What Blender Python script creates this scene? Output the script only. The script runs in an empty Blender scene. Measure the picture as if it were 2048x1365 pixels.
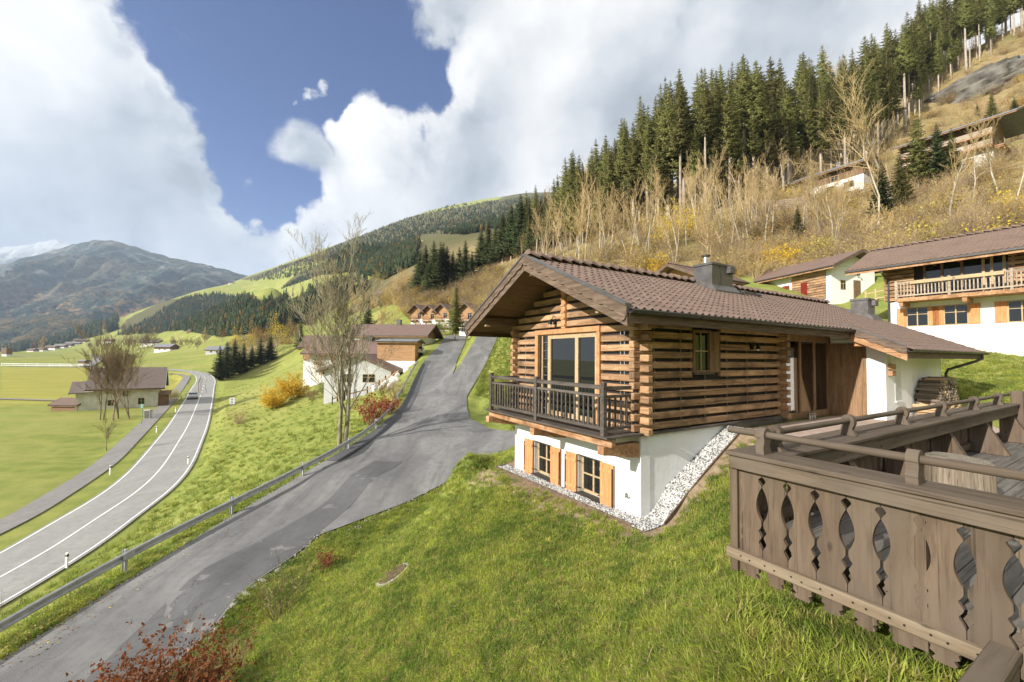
import bpy, bmesh, math, random
import numpy as np
from mathutils import Vector, Matrix, geometry, noise as mnoise

R = math.radians
random.seed(7)
rng = np.random.default_rng(7)
scene = bpy.context.scene
COL = scene.collection

# ------------------------------------------------------------------ camera
F, PITCH, ROLL = 841.2, .0362, .0092          # focal length in photo pixels, tilt, roll
cp, sp, cr, sr = math.cos(PITCH), math.sin(PITCH), math.cos(ROLL), math.sin(ROLL)
cam_data = bpy.data.cameras.new('camera')
cam_data.sensor_width = 36.0
cam_data.lens = F / 2048 * 36
cam_data.clip_start = .05
cam_data.clip_end = 30000
cam = bpy.data.objects.new('camera', cam_data)
COL.objects.link(cam)
_r, _u, _f = Vector((1, 0, 0)), Vector((0, -sp, cp)), Vector((0, cp, sp))
_X, _Y = _r*cr + _u*sr, -_r*sr + _u*cr
cam.matrix_world = Matrix((( _X.x, _Y.x, -_f.x, 0), (_X.y, _Y.y, -_f.y, 0), (_X.z, _Y.z, -_f.z, 0), (0, 0, 0, 1)))
scene.camera = cam

# ------------------------------------------------------------------ view
scene.view_settings.view_transform = 'Standard'
scene.view_settings.look = 'None'
scene.view_settings.exposure = .95
scene.view_settings.gamma = 1
scene.view_settings.use_curve_mapping = False
scene.cycles.use_denoising = True
scene.cycles.max_bounces = 6
scene.cycles.diffuse_bounces = 3
scene.cycles.glossy_bounces = 3
scene.cycles.transmission_bounces = 4
scene.cycles.transparent_max_bounces = 12
scene.cycles.volume_bounces = 0
scene.cycles.sample_clamp_indirect = 6
scene.cycles.use_adaptive_sampling = True
scene.cycles.adaptive_threshold = .015

# ------------------------------------------------------------------ sun
YAW = .5464                                    # the chalet's long side against world X
SUN_EL = R(25)
_a = math.atan2(-math.sin(YAW), -math.cos(YAW)) + R(6)
SUN = Vector((math.cos(_a)*math.cos(SUN_EL), math.sin(_a)*math.cos(SUN_EL), math.sin(SUN_EL)))
sd = bpy.data.lights.new('sun', 'SUN')
sd.energy = 5.0
sd.angle = R(.53)
sd.color = (1.0, .95, .87)
sun = bpy.data.objects.new('sun', sd)
COL.objects.link(sun)
sun.rotation_euler = SUN.to_track_quat('Z', 'Y').to_euler()
sun.location = (-40, -30, 60)

# ------------------------------------------------------------------ sky with broken cumulus
def pixdir(px, py):
    """world direction seen at a photo pixel"""
    du, dv = px - 1024, py - 682.5
    u = du*cr + dv*sr
    v = -du*sr + dv*cr
    return Vector((u/F, cp + sp*v/F, sp - cp*v/F))

world = bpy.data.worlds.new('World')
scene.world = world
world.use_nodes = True
wt = world.node_tree
wt.nodes.clear()

class NT:
    """small helper for building node trees"""
    def __init__(s, t): s.t = t
    def n(s, kind, **kw):
        nd = s.t.nodes.new(kind)
        for k, v in kw.items():
            if k.startswith('i_'):
                key = k[2:]
                key = int(key) if key.isdigit() else key.replace('_', ' ')
                s.set(nd.inputs[key], v)
            else: setattr(nd, k, v)
        return nd
    def set(s, sock, v):
        if hasattr(v, 'is_output') : s.t.links.new(v, sock)
        else: sock.default_value = v
    def m(s, op, a, b=None, c=None, clamp=False):
        nd = s.t.nodes.new('ShaderNodeMath'); nd.operation = op; nd.use_clamp = clamp
        for i, x in enumerate((a, b, c)):
            if x is not None: s.set(nd.inputs[i], x)
        return nd.outputs[0]
    def vm(s, op, a, b=None, scale=None):
        nd = s.t.nodes.new('ShaderNodeVectorMath'); nd.operation = op
        s.set(nd.inputs[0], a)
        if b is not None: s.set(nd.inputs[1], b)
        if scale is not None: s.set(nd.inputs['Scale'], scale)
        return nd.outputs['Value'] if op in ('LENGTH', 'DOT_PRODUCT', 'DISTANCE') else nd.outputs[0]
    def ramp(s, x, lo, hi, a=0., b=1., smooth=True):
        nd = s.t.nodes.new('ShaderNodeMapRange'); nd.interpolation_type = 'SMOOTHSTEP' if smooth else 'LINEAR'
        s.set(nd.inputs[0], x)
        for i, v in zip((1, 2, 3, 4), (lo, hi, a, b)): s.set(nd.inputs[i], v)
        return nd.outputs[0]
    def mix(s, f, a, b):
        nd = s.t.nodes.new('ShaderNodeMix'); nd.data_type = 'RGBA'
        s.set(nd.inputs[0], f); s.set(nd.inputs[6], a); s.set(nd.inputs[7], b)
        return nd.outputs[2]
    def noise(s, vec, scale, detail=4, rough=.55, dist=0., fac=True):
        nd = s.t.nodes.new('ShaderNodeTexNoise')
        if vec is not None: s.set(nd.inputs['Vector'], vec)
        nd.inputs['Scale'].default_value = scale; nd.inputs['Detail'].default_value = detail
        nd.inputs['Roughness'].default_value = rough; nd.inputs['Distortion'].default_value = dist
        return nd.outputs['Fac'] if fac else nd.outputs['Color']

N = NT(wt)
tc = N.n('ShaderNodeTexCoord')
D = N.vm('NORMALIZE', tc.outputs['Generated'])
skyn = N.n('ShaderNodeTexSky', sky_type='NISHITA', sun_disc=False, sun_elevation=SUN_EL,
           sun_rotation=math.atan2(SUN.x, SUN.y), altitude=900, air_density=1.0, dust_density=.6, ozone_density=2.2)
# clear patches between the clouds (direction, angular radius)
GAPS = [(345, -70, .085), (440, 20, .105), (530, 90, .125), (610, 50, .145), (690, 20, .13), (690, 130, .115), (790, 150, .10), (880, 165, .06),
        (525, 320, .07), (550, 390, .06), (520, 425, .05), (560, 235, .085), (540, 165, .10), (710, 215, .05)]
GREYS = [(430, 330, .20), (300, 400, .26), (620, 325, .085), (1350, 230, .22), (1560, 60, .22), (150, 470, .2), (850, 20, .12), (930, 330, .16)]
warp = N.vm('ADD', N.vm('SCALE', N.vm('SUBTRACT', N.noise(D, 5.0, 3, .5, fac=False), (.5, .5, .5)), scale=.22), N.vm('SCALE', N.vm('SUBTRACT', N.noise(D, 15.0, 6, .6, fac=False), (.5, .5, .5)), scale=.075))
Dw = N.vm('ADD', D, warp)
def field(vec, lst):
    """how far outside the nearest patch, in patch radii"""
    g = None
    for px, py, r in lst:
        k = N.m('DIVIDE', N.vm('DISTANCE', vec, tuple(pixdir(px, py).normalized())), r)
        g = k if g is None else N.m('SMOOTH_MIN', g, k, .25)
    return g
def billow(vec, detail): return N.noise(N.vm('ADD', vec, N.vm('SCALE', warp, scale=.5)), 6.0, detail, .55)
hi0 = billow(D, 9)
Ds = N.vm('NORMALIZE', N.vm('ADD', D, N.vm('SCALE', tuple(SUN), scale=.05)))
sm0, sm1 = billow(D, 5), billow(Ds, 5)
fg = N.m('MINIMUM', N.m('SUBTRACT', field(Dw, GAPS), 1.0), 1.0)
d0 = N.m('ADD', fg, N.m('MULTIPLY', N.m('SUBTRACT', hi0, .5), 2.0))
d0 = N.m('ADD', d0, N.m('MULTIPLY', N.m('SUBTRACT', N.noise(D, 1.7, 2, .5), .5), .5))
small = N.m('MULTIPLY', N.ramp(field(Dw, [(620, 322, .055), (655, 190, .022), (740, 200, .018), (640, 215, .014)]), .6, 1.25, 1., 0.), .95)
mask = N.m('MAXIMUM', N.ramp(d0, -.08, .22), small)
sep = N.n('ShaderNodeSeparateXYZ'); wt.links.new(D, sep.inputs[0])
# lit rims are white, thick parts grey, billows shaded away from the sun
thick = N.ramp(d0, .1, 1.3)
grey = N.m('MULTIPLY', N.ramp(field(N.vm('ADD', D, N.vm('SCALE', warp, scale=.6)), GREYS), .15, 1.2, 1., 0.), .36)
big = N.m('MULTIPLY', N.ramp(N.noise(D, 2.6, 4, .5), .36, .66), .16)
shade = N.m('MULTIPLY', N.m('SUBTRACT', sm0, sm1), N.ramp(thick, .2, 1., 1.3, .55))
lum = N.m('SUBTRACT', N.m('ADD', 1.0, shade), N.m('ADD', grey, N.m('MULTIPLY', thick, big)))
lum = N.m('MAXIMUM', N.m('MINIMUM', lum, 1.06), .46)
ccol = N.mix(N.ramp(lum, .55, .95), (.85, .92, 1.0, 1), (1.0, .995, .985, 1))
cl = N.vm('SCALE', ccol, scale=N.m('MULTIPLY', lum, 5.7))
hz = N.ramp(sep.outputs[2], .0, .25, .85, 0.)           # whitish air low over the valley
blue = N.vm('MULTIPLY', skyn.outputs[0], (.23, .37, .66))
col = N.mix(N.m('MAXIMUM', mask, hz), blue, cl)
bg = N.n('ShaderNodeBackground'); wt.links.new(col, bg.inputs[0]); bg.inputs[1].default_value = .1
out = N.n('ShaderNodeOutputWorld'); wt.links.new(bg.outputs[0], out.inputs[0])
world.cycles.sampling_method = 'MANUAL'
world.cycles.sample_map_resolution = 512
# ------------------------------------------------------------------ frames
CH = Vector((3.0803, 10.1139, -1.8667))           # the chalet's near wall corner, floor level
VX = Vector((math.cos(YAW), math.sin(YAW), 0))
UY = Vector((-math.sin(YAW), math.cos(YAW), 0))
def L(x, y, z=0.): return CH + VX*x + UY*y + Vector((0, 0, z))
def at(px, py, y):
    d = pixdir(px, py); return d*(y/d.y)
def to_pix(P):
    P = np.asarray(P, float); x, y, z = P[..., 0], P[..., 1], P[..., 2]
    d = np.maximum(y*cp + z*sp, 1e-3); up = -y*sp + z*cp
    u = F*x/d; v = -F*up/d
    return 1024 + u*cr - v*sr, 682.5 + u*sr + v*cr

# ------------------------------------------------------------------ the lie of the land
CTRL = []
def cpt(px, py, y): CTRL.append(tuple(at(px, py, y)))
def cw(x, y, z): CTRL.append((x, y, z))
def cl_(x, y, z): CTRL.append(tuple(L(x, y, z)))
# lawn round the chalet and the terrace
for x, y, z in ((-.5, -.5, -1.97), (-.5, 1.5, -2.0), (-.5, 3.2, -2.05), (-.5, 6.0, -2.12), (.6, -.75, -1.62), (1.8, -.75, -.98), (3.0, -.75, -.42),
                (4.4, -.8, -.2), (7, -1.6, -.17), (9.5, -3, -.17), (4.2, -3.0, -.2), (1.5, -3.5, -.45), (8, -5, -.17), (13, -4, -.15), (17, -3, -.1),
                (19, 2, .1), (14, 3, 0), (6, 3, -.3), (3, 3, -1.2), (8, 6.5, 0), (2, 7.5, -1.6), (-.2, 9, -2.25), (-2.2, -2.2, -1.65), (-4.4, -4.9, -.42), (-4.4, -6.2, -.12), (-3.4, -4.6, -.62),
                (-4.4, -8, .0), (0, -6, -.4), (5, -8, -.2), (12, -9, -.1), (-7, -9, -1.3), (-1.5, -.8, -1.98)): cl_(x, y, z)
for p in ((-.16, 5.4, -4.15), (1.24, 4.7, -3.45), (1.75, 6.6, -3.75), (-2.7, 7.2, -5.45), (-5, 8.6, -6.7), (-1.2, 11.5, -4.75), (-4, 13, -6.2), (-.8, 16.5, -4.65),
          (0, 0, -3.0), (-4, 2, -6.2), (-8.2, 5, -8.6), (-3.2, 17.5, -6.1)): cw(*p)
# the drive: verge to verge, climbing away
def drive_z(y): return -9.75 + .145*y
for y, xl, xr in ((4, -15.0, -9.2), (9, -14.2, -8.4), (13, -13.7, -7.6), (17, -12.9, -6.4), (21, -11.9, -3.4), (26, -10.6, -1.2), (33, -9.9, -1.5), (42, -10.8, -3.0), (54, -12.0, -6.0), (66, -12.8, -8.0), (80, -13.4, -9.0), (100, -15, -11)):
    for x in (xl, xr): cw(x, y, drive_z(y))
for p in ((3, 29, -5.0), (8, 34, -2.2)): cw(*p)
# bank between the drive and the valley road
def valley_z(x, y): return -13.8 + .033*y
for x, y, z in ((-17, 9, -9.6), (-21, 14, -11.9), (-24, 20, -12.9), (-19, 22, -10.2), (-24, 30, -11.9), (-17, 30, -8.0), (-23, 40, -9.0), (-33, 44, -11.6), (-16, 42, -6.3),
                (-30, 55, -9.0), (-44, 62, -11.0), (-22, 55, -6.3), (-17, 56, -4.0), (-25, 66, -6.2), (-20, 66, -5.2), (-37, 70, -7.6), (-27, 82, -1.8), (-36, 86, -3.4), (-52, 84, -9.0),
                (-50, 100, -6.2), (-70, 105, -9.6), (-74, 125, -7.4), (-92, 138, -8.8), (-66, 118, -5.6), (-48, 110, -3.0), (-34, 105, 1.2), (-17, 74, .4)): cw(x, y, z)
# valley floor
for x, y in ((-27, 21, ), (-27, 10), (-26, -5), (-36, 28), (-30, 31), (-42, 44), (-40, 50), (-70, 86), (-64, 92), (-96, 130), (-60, 40), (-60, 10), (-100, 60), (-120, 120), (-180, 180), (-120, 185),
             (-95, 170), (-150, 300), (-260, 260), (-340, 340), (-200, 420), (-420, 500), (-300, 600), (-560, 600), (-700, 500), (-600, 900), (-900, 900), (-760, 760), (-60, -40), (-300, 0), (-200, -200), (-800, 0)):
    cw(x, y, valley_z(x, max(y, 0)))
# far side of the valley and the hill on its right bank
for a in ((430, 714, 230), (380, 690, 420), (480, 716, 200), (560, 680, 240), (520, 662, 400), (600, 636, 320), (440, 640, 600), (330, 665, 640), (260, 672, 900), (230, 650, 1100), (280, 622, 1200), (330, 605, 1350),
          (640, 600, 380), (700, 620, 170), (760, 600, 190), (800, 575, 190), (780, 560, 300), (560, 590, 560), (640, 560, 600), (480, 600, 800), (420, 585, 1250), (500, 560, 1500), (700, 540, 520), (600, 540, 1200), (700, 500, 1150), (800, 500, 620),
          (860, 480, 520), (560, 533, 1700), (680, 490, 1750), (800, 443, 1750), (900, 413, 1800), (1000, 400, 1800), (1100, 386, 1900), (900, 455, 900), (1000, 440, 700), (1150, 395, 1900), (1300, 400, 1700)): cpt(*a)
# hillside behind the chalets
for a in ((870, 664, 110), (960, 655, 100), (840, 600, 135), (900, 575, 140), (975, 668, 62), (1000, 640, 70), (985, 610, 88), (1040, 560, 100), (1000, 520, 140), (1100, 500, 115), (1060, 470, 170), (1200, 480, 100), (1180, 440, 130), (1300, 480, 85), (1300, 400, 120), (1400, 500, 66), (1400, 400, 100), (1450, 330, 130),
          (1500, 450, 78), (1500, 370, 104), (1600, 350, 112), (1600, 430, 82), (1600, 510, 60), (1700, 300, 118), (1700, 390, 86), (1750, 480, 54), (1800, 240, 128), (1850, 330, 92), (1850, 420, 66), (1900, 200, 130), (1950, 348, 76), (2040, 325, 76), (2000, 130, 135), (1880, 130, 150), (2040, 60, 150), (2040, 430, 54), (2040, 500, 42), (1900, 500, 44),
          (1740, 560, 42), (1700, 606, 40), (1600, 600, 40), (1450, 590, 44), (1340, 610, 42), (1200, 620, 46), (1080, 640, 48), (1740, 684, 26), (2048, 690, 25.5), (1900, 688, 25.8), (1850, 640, 31), (2000, 600, 33), (1950, 745, 21.5), (1900, 775, 18), (2040, 760, 19), (1400, 640, 38), (1250, 655, 40),
          (1000, 480, 220), (1150, 470, 200), (1300, 408, 190), (1450, 338, 185), (1600, 268, 180), (1750, 200, 175), (1900, 128, 175), (2040, 65, 190), (1300, 450, 320), (1600, 330, 320), (1900, 210, 320)): cpt(*a)
for p in ((30, 10, .5), (60, 10, 16), (60, -30, 14), (140, 40, 56), (260, 60, 95), (120, -100, 50), (30, -40, -1), (0, -20, -5), (-10, -40, -8), (0, -150, -6), (500, 0, 170), (600, 700, 250), (400, 900, 290), (900, 900, 350), (200, -500, 90), (800, -600, 300), (-1500, 1500, 60), (-1500, -300, 0)): cw(*p)

_c = np.array(CTRL)
def _feat(x, y):
    rho = np.hypot(x, y) + 1.2
    return np.stack([2.2*np.arctan2(x, y), np.log(rho)], -1), rho
_cf, _cr = _feat(_c[:, 0], _c[:, 1])
_cv = _c[:, 2]/_cr
def _phi(d2): return .5*d2*np.log(d2 + 1e-12)
def _solve():
    n = len(_c)
    d2 = ((_cf[:, None] - _cf[None])**2).sum(-1)
    A = np.zeros((n + 3, n + 3)); A[:n, :n] = _phi(d2) + 2e-4*np.eye(n)
    A[:n, n] = 1; A[:n, n+1:] = _cf; A[n, :n] = 1; A[n+1:, :n] = _cf.T
    return np.linalg.solve(A, np.concatenate([_cv, np.zeros(3)]))
_w = _solve()
def base_h(x, y):
    x = np.asarray(x, float).ravel(); y = np.asarray(y, float).ravel()
    o = np.empty(len(x))
    for i in range(0, len(x), 20000):
        f, rho = _feat(x[i:i+20000], y[i:i+20000])
        d2 = ((f[:, None] - _cf[None])**2).sum(-1)
        o[i:i+20000] = (_phi(d2) @ _w[:-3] + _w[-3] + f @ _w[-2:])*rho
    return o

def catmull(pts, n=14):
    p = [np.array(q, float) for q in pts]; p = [2*p[0] - p[1]] + p + [2*p[-1] - p[-2]]
    o = []
    for i in range(1, len(p) - 2):
        for k in range(n):
            t = k/n
            o.append(.5*((2*p[i]) + (-p[i-1] + p[i+1])*t + (2*p[i-1] - 5*p[i] + 4*p[i+1] - p[i+2])*t*t + (-p[i-1] + 3*p[i] - 3*p[i+1] + p[i+2])*t**3))
    o.append(p[-2]); return np.array(o)

# corridors: the ground is graded flat under roads (centre line x, y, z, half width)
def vz(pts): return [(x, y, valley_z(x, y)) for x, y in pts]
MAIN = catmull(vz([(-27, -16), (-27, 0), (-27.6, 12), (-28.6, 21), (-29.7, 27), (-31.4, 32.2), (-33.7, 38.5), (-37.2, 45.2), (-43.7, 55.5), (-53.2, 70), (-71.5, 96.7), (-87, 119), (-101.5, 140), (-117, 160), (-130, 174), (-143, 184.5), (-157, 192.5),
                (-174, 198), (-200, 201), (-240, 203)]))
PATH = catmull(vz([(-35, -16), (-34.6, 0), (-34.6, 14), (-35.4, 24), (-37, 31), (-39.3, 36.5), (-44.5, 46.5), (-52, 58), (-64, 76), (-77.5, 96), (-100, 128), (-118, 153), (-126, 161.5), (-134, 168), (-146, 172)]))
DRIVE = catmull([(-12.0, -6, drive_z(-6)), (-11.6, 2, drive_z(2)), (-11.15, 9, drive_z(9)), (-10.5, 14, drive_z(14)), (-9.6, 19, drive_z(19)), (-8.3, 25, drive_z(25)), (-7.3, 31, drive_z(31)), (-7.3, 38, drive_z(38)), (-8.7, 48, drive_z(48)), (-10.2, 60, drive_z(60)), (-11.0, 72, drive_z(72)), (-11.9, 86, drive_z(86)), (-13.4, 100, drive_z(100))])
FORK = catmull([(-6.6, 24, -6.25), (-3.0, 26, -5.9), (1.0, 28.2, -5.45), (4.5, 29.8, -4.9), (7, 30.8, -4.4)])
LANE = catmull([(-6.0, 35, -4.7), (-5.6, 41, -3.6), (-4.7, 50, -1.2), (-3.9, 58, 1.6), (-3.3, 64, 3.6), (-2.6, 71, 5.2)])
JOIN = catmull([(-8.2, 16, drive_z(16)), (-6.9, 19, drive_z(19)), (-5.0, 22.5, drive_z(22.5)), (-3.0, 25.5, drive_z(25.5)), (-3.4, 30, drive_z(30)), (-5.0, 34, drive_z(34))])
CORR = [(MAIN, 2.9, 2.0), (PATH, 1.15, .8), (DRIVE, 2.9, 1.5), (JOIN, 2.4, 1.5), (FORK, 2.3, 2.6), (LANE, 1.8, 1.5)]
def corridor(x, y, h):
    x = np.asarray(x, float).ravel(); y = np.asarray(y, float).ravel(); h = h.copy()
    for line, hw, bl in CORR:
        a, b = line[:-1], line[1:]
        lo = line[:, :2].min(0) - hw - bl; hi = line[:, :2].max(0) + hw + bl
        s = np.where((x > lo[0]) & (x < hi[0]) & (y > lo[1]) & (y < hi[1]))[0]
        for i in range(0, len(s), 8000):
            k = s[i:i+8000]
            px, py = x[k][:, None], y[k][:, None]
            d = b - a
            t = np.clip(((px - a[:, 0])*d[:, 0] + (py - a[:, 1])*d[:, 1])/(d[:, 0]**2 + d[:, 1]**2), 0, 1)
            q = np.hypot(a[:, 0] + t*d[:, 0] - px, a[:, 1] + t*d[:, 1] - py)
            j = q.argmin(1); r_ = np.arange(len(k))
            dist = q[r_, j]; z = a[j, 2] + t[r_, j]*d[j, 2]
            w = np.clip((hw + bl - dist)/bl, 0, 1); w = w*w*(3 - 2*w)
            h[k] = h[k]*(1 - w) + z*w
    return h
def fbm(x, y, s, seed=0., oct=4):
    o = 0; a = 1.; x = np.asarray(x)*s + seed; y = np.asarray(y)*s - seed*1.7
    for _ in range(oct):
        o = o + a*(np.sin(x*1.3 + 1.7*np.sin(y*1.1 + 2.)) * np.cos(y*1.7 + 1.3*np.sin(x*.9 - 1.)))
        x, y = 1.9*x + .7*y + 3.1, -.7*x + 1.9*y - 1.3; a *= .5
    return o
# house platforms: local flattening  (x, y, z, radius)
PADS = []
def height(x, y):
    shp = np.shape(x); x = np.asarray(x, float).ravel(); y = np.asarray(y, float).ravel()
    h = base_h(x, y); rho = np.hypot(x, y)
    far = np.clip((rho - 120)/400, 0, 1)
    hill = np.clip((x + .25*y - 10)/60, 0, 1)
    h = h + fbm(x, y, .35, 1., 3)*.035*np.clip((rho - 3)/6, 0, 1) + hill*fbm(x, y, .06, 4., 4)*.8*np.clip((rho - 45)/30, 0, 1) + far*fbm(x, y, .012, 2., 5)*2.2*np.clip((x + .85*y)/200, 0, 1)
    for pxx, pyy, pz, pr, pb in PADS:
        d = np.hypot(x - pxx, y - pyy); w = np.clip((pr + pb - d)/pb, 0, 1); w = w*w*(3 - 2*w)
        h = h*(1 - w) + pz*w
    # ground along the chalet's side and behind it
    lx = (x - CH.x)*VX.x + (y - CH.y)*VX.y; ly = (x - CH.x)*UY.x + (y - CH.y)*UY.y
    prof = CH.z + np.interp(lx, [-6, -.35, 0, 3.45, 4.2, 30], [-2.0, -1.98, -1.86, -.06, -.14, -.14])
    w = np.clip((1.5 - np.abs(ly + .2))/.9, 0, 1)*np.clip((lx + 1.2)/.9, 0, 1)*np.clip((17 - lx)/2, 0, 1)
    h = h*(1 - w) + prof*w
    w = np.clip((1.3 - np.abs(lx + .35))/.8, 0, 1)*np.clip((ly + 1.2)/.8, 0, 1)*np.clip((7.2 - ly)/1.2, 0, 1)
    h = h*(1 - w) + (CH.z - 1.98 - .017*ly)*w
    # under the house the ground never reaches the floor
    ins = (lx > .2) & (lx < 15) & (ly > .2) & (ly < 5.4)
    h = np.where(ins, np.minimum(h, CH.z - .3), h)
    # entrance terrace and the timber terrace
    ter = np.clip((lx - 3.4)/1.2, 0, 1)*np.clip((18 - lx)/2, 0, 1)*np.clip((ly + 4.7)/.8, 0, 1)*np.clip((.8 - ly)/.5, 0, 1)
    h = h*(1 - ter) + (CH.z - .16)*ter
    dk = np.clip((lx + 4.3)/.3, 0, 1)*np.clip((9 - lx)/1, 0, 1)*np.clip((-4.9 - ly)/.3, 0, 1)*np.clip((ly + 14)/1, 0, 1)
    h = h*(1 - dk) + np.minimum(h, CH.z - .2)*dk
    h = corridor(x, y, h)
    return h.reshape(shp)
GRID_T = np.concatenate([np.radians(np.arange(-180, -66, 3.)), np.radians(np.arange(-66, 66, .27)), np.radians(np.arange(66, 180.1, 3.))])
GRID_R = np.log(1.2) + np.arange(400)*(math.log(2600) - math.log(1.2))/399
GRID_H = None
def hq(x, y):
    """height of the ground sheet as built, read off its grid"""
    global GRID_H
    if GRID_H is None:
        T_, R_ = np.meshgrid(GRID_T, np.exp(GRID_R)); GRID_H = height(R_*np.sin(T_), R_*np.cos(T_))
    shp = np.shape(x); x = np.asarray(x, float).ravel(); y = np.asarray(y, float).ravel()
    t = np.arctan2(x, y); l = np.log(np.maximum(np.hypot(x, y), 1.21))
    i = np.clip(np.searchsorted(GRID_T, t) - 1, 0, len(GRID_T) - 2); u = (t - GRID_T[i])/(GRID_T[i+1] - GRID_T[i])
    f = np.clip((l - GRID_R[0])/(GRID_R[1] - GRID_R[0]), 0, 398.999); j = f.astype(int); v = f - j
    return ((GRID_H[j, i]*(1-u) + GRID_H[j, i+1]*u)*(1-v) + (GRID_H[j+1, i]*(1-u) + GRID_H[j+1, i+1]*u)*v).reshape(shp)
def gz(x, y): return float(hq(np.array([x]), np.array([y]))[0])
def ground(px, py, y0=3., y1=2500.):
    """where the line of sight through a photo pixel first meets the ground"""
    d = pixdir(px, py); d = d/d.y
    ys = np.exp(np.linspace(math.log(y0), math.log(y1), 700))
    diff = ys*d.z - hq(ys*d.x, ys)
    k = np.where((diff[:-1] > 0) & (diff[1:] <= 0))[0]
    if len(k) == 0: return None
    lo, hi = ys[k[0]], ys[k[0]+1]
    for _ in range(24):
        m = .5*(lo + hi)
        if m*d.z > gz(m*d.x, m): lo = m
        else: hi = m
    return Vector((lo*d.x, lo, gz(lo*d.x, lo)))
# ------------------------------------------------------------------ object helpers
def setp(o, label=None, cat=None, group=None, kind=None):
    if label: o['label'] = label
    if cat: o['category'] = cat
    if group: o['group'] = group
    if kind: o['kind'] = kind
    return o
def thing(name, label, cat, loc=(0, 0, 0), rz=0., group=None):
    o = bpy.data.objects.new(name, None); COL.objects.link(o)
    o.empty_display_size = .2; o.location = loc; o.rotation_euler = (0, 0, rz)
    return setp(o, label, cat, group)
def link(name, me, parent=None, loc=None, rot=None, scale=None):
    o = bpy.data.objects.new(name, me); COL.objects.link(o)
    if parent is not None: o.parent = parent
    if loc is not None: o.location = loc
    if rot is not None: o.rotation_euler = rot
    if scale is not None: o.scale = scale
    return o
def mesh(name, verts, faces, mat=None, smooth=False):
    me = bpy.data.meshes.new(name)
    me.from_pydata([tuple(v) for v in verts], [], [tuple(f) for f in faces])
    for m in (mat if isinstance(mat, (list, tuple)) else [mat]):
        if m: me.materials.append(m)
    if smooth: me.polygons.foreach_set('use_smooth', [True]*len(me.polygons))
    me.update(); return me
def np_mesh(name, V, Fq, mat=None, smooth=False):
    """V (n,3) floats, Fq (m,k) ints, all faces of one size"""
    me = bpy.data.meshes.new(name)
    V = np.asarray(V, np.float32); Fq = np.asarray(Fq, np.int32); k = Fq.shape[1]
    me.vertices.add(len(V)); me.vertices.foreach_set('co', V.ravel())
    me.loops.add(Fq.size); me.loops.foreach_set('vertex_index', Fq.ravel())
    me.polygons.add(len(Fq)); me.polygons.foreach_set('loop_start', np.arange(0, Fq.size, k, dtype=np.int32))
    if smooth: me.polygons.foreach_set('use_smooth', np.ones(len(Fq), bool))
    if mat: me.materials.append(mat)
    me.update(calc_edges=True); me.validate(); return me
class MB:
    """collects boxes, prisms and tubes into one mesh"""
    def __init__(s): s.v = []; s.f = []; s.mi = []; s.cur = 0
    def add(s, v, f):
        o = len(s.v); s.v += [tuple(q) for q in v]; s.f += [tuple(i + o for i in q) for q in f]; s.mi += [s.cur]*len(f); return s
    def box(s, x0, x1, y0, y1, z0, z1, ch=0.):
        if ch <= 0:
            return s.add([(x0, y0, z0), (x1, y0, z0), (x1, y1, z0), (x0, y1, z0), (x0, y0, z1), (x1, y0, z1), (x1, y1, z1), (x0, y1, z1)],
                         [(3, 2, 1, 0), (4, 5, 6, 7), (0, 1, 5, 4), (1, 2, 6, 5), (2, 3, 7, 6), (3, 0, 4, 7)])
        bm = bmesh.new(); bmesh.ops.create_cube(bm, size=1)
        for v in bm.verts: v.co = ((x0 + x1)/2 + v.co.x*(x1 - x0), (y0 + y1)/2 + v.co.y*(y1 - y0), (z0 + z1)/2 + v.co.z*(z1 - z0))
        bmesh.ops.bevel(bm, geom=bm.edges[:], offset=ch, segments=1, affect='EDGES', profile=.5)
        bm.verts.index_update()
        s.add([v.co[:] for v in bm.verts], [[v.index for v in f.verts] for f in bm.faces]); bm.free(); return s
    def prism(s, poly, a, b, axis='x'):
        """extrude a 2-D outline (counter-clockwise) from a to b along an axis"""
        n = len(poly)
        def mk(t, p): return (t, p[0], p[1]) if axis == 'x' else ((p[0], t, p[1]) if axis == 'y' else (p[0], p[1], t))
        v = [mk(a, p) for p in poly] + [mk(b, p) for p in poly]
        f = [tuple(range(n))[::-1], tuple(range(n, 2*n))] + [(i, (i+1) % n, n + (i+1) % n, n + i) for i in range(n)]
        if axis == 'y': f = [q[::-1] for q in f]
        return s.add(v, f)
    def tube(s, pts, rad, sides=8, caps=True):
        pts = [Vector(p) for p in pts]; rad = rad if isinstance(rad, (list, tuple)) else [rad]*len(pts)
        rings = []; nrm = None
        for i, p in enumerate(pts):
            d = (pts[min(i+1, len(pts)-1)] - pts[max(i-1, 0)]).normalized()
            if nrm is None: nrm = d.orthogonal().normalized()
            else:
                nrm = nrm - d*nrm.dot(d)
                nrm = nrm.normalized() if nrm.length > 1e-6 else d.orthogonal().normalized()
            b = d.cross(nrm)
            rings.append([p + (nrm*math.cos(2*math.pi*k/sides) + b*math.sin(2*math.pi*k/sides))*rad[i] for k in range(sides)])
        v = [q for r_ in rings for q in r_]; f = []
        for i in range(len(pts) - 1):
            for k in range(sides): f.append((i*sides + k, i*sides + (k+1) % sides, (i+1)*sides + (k+1) % sides, (i+1)*sides + k))
        if caps: f += [tuple(range(sides))[::-1], tuple(range((len(pts)-1)*sides, len(pts)*sides))]
        return s.add(v, f)
    def xform(s, M, start=0):
        s.v[start:] = [tuple(M @ Vector(q)) for q in s.v[start:]]; return s
    def me(s, name, mat, smooth=False):
        m = mesh(name, s.v, s.f, mat, smooth)
        if any(s.mi): m.polygons.foreach_set('material_index', s.mi)
        return m
    def ob(s, name, mat, parent=None, loc=None, rot=None, smooth=False): return link(name, s.me(name, mat, smooth), parent, loc, rot)
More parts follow.
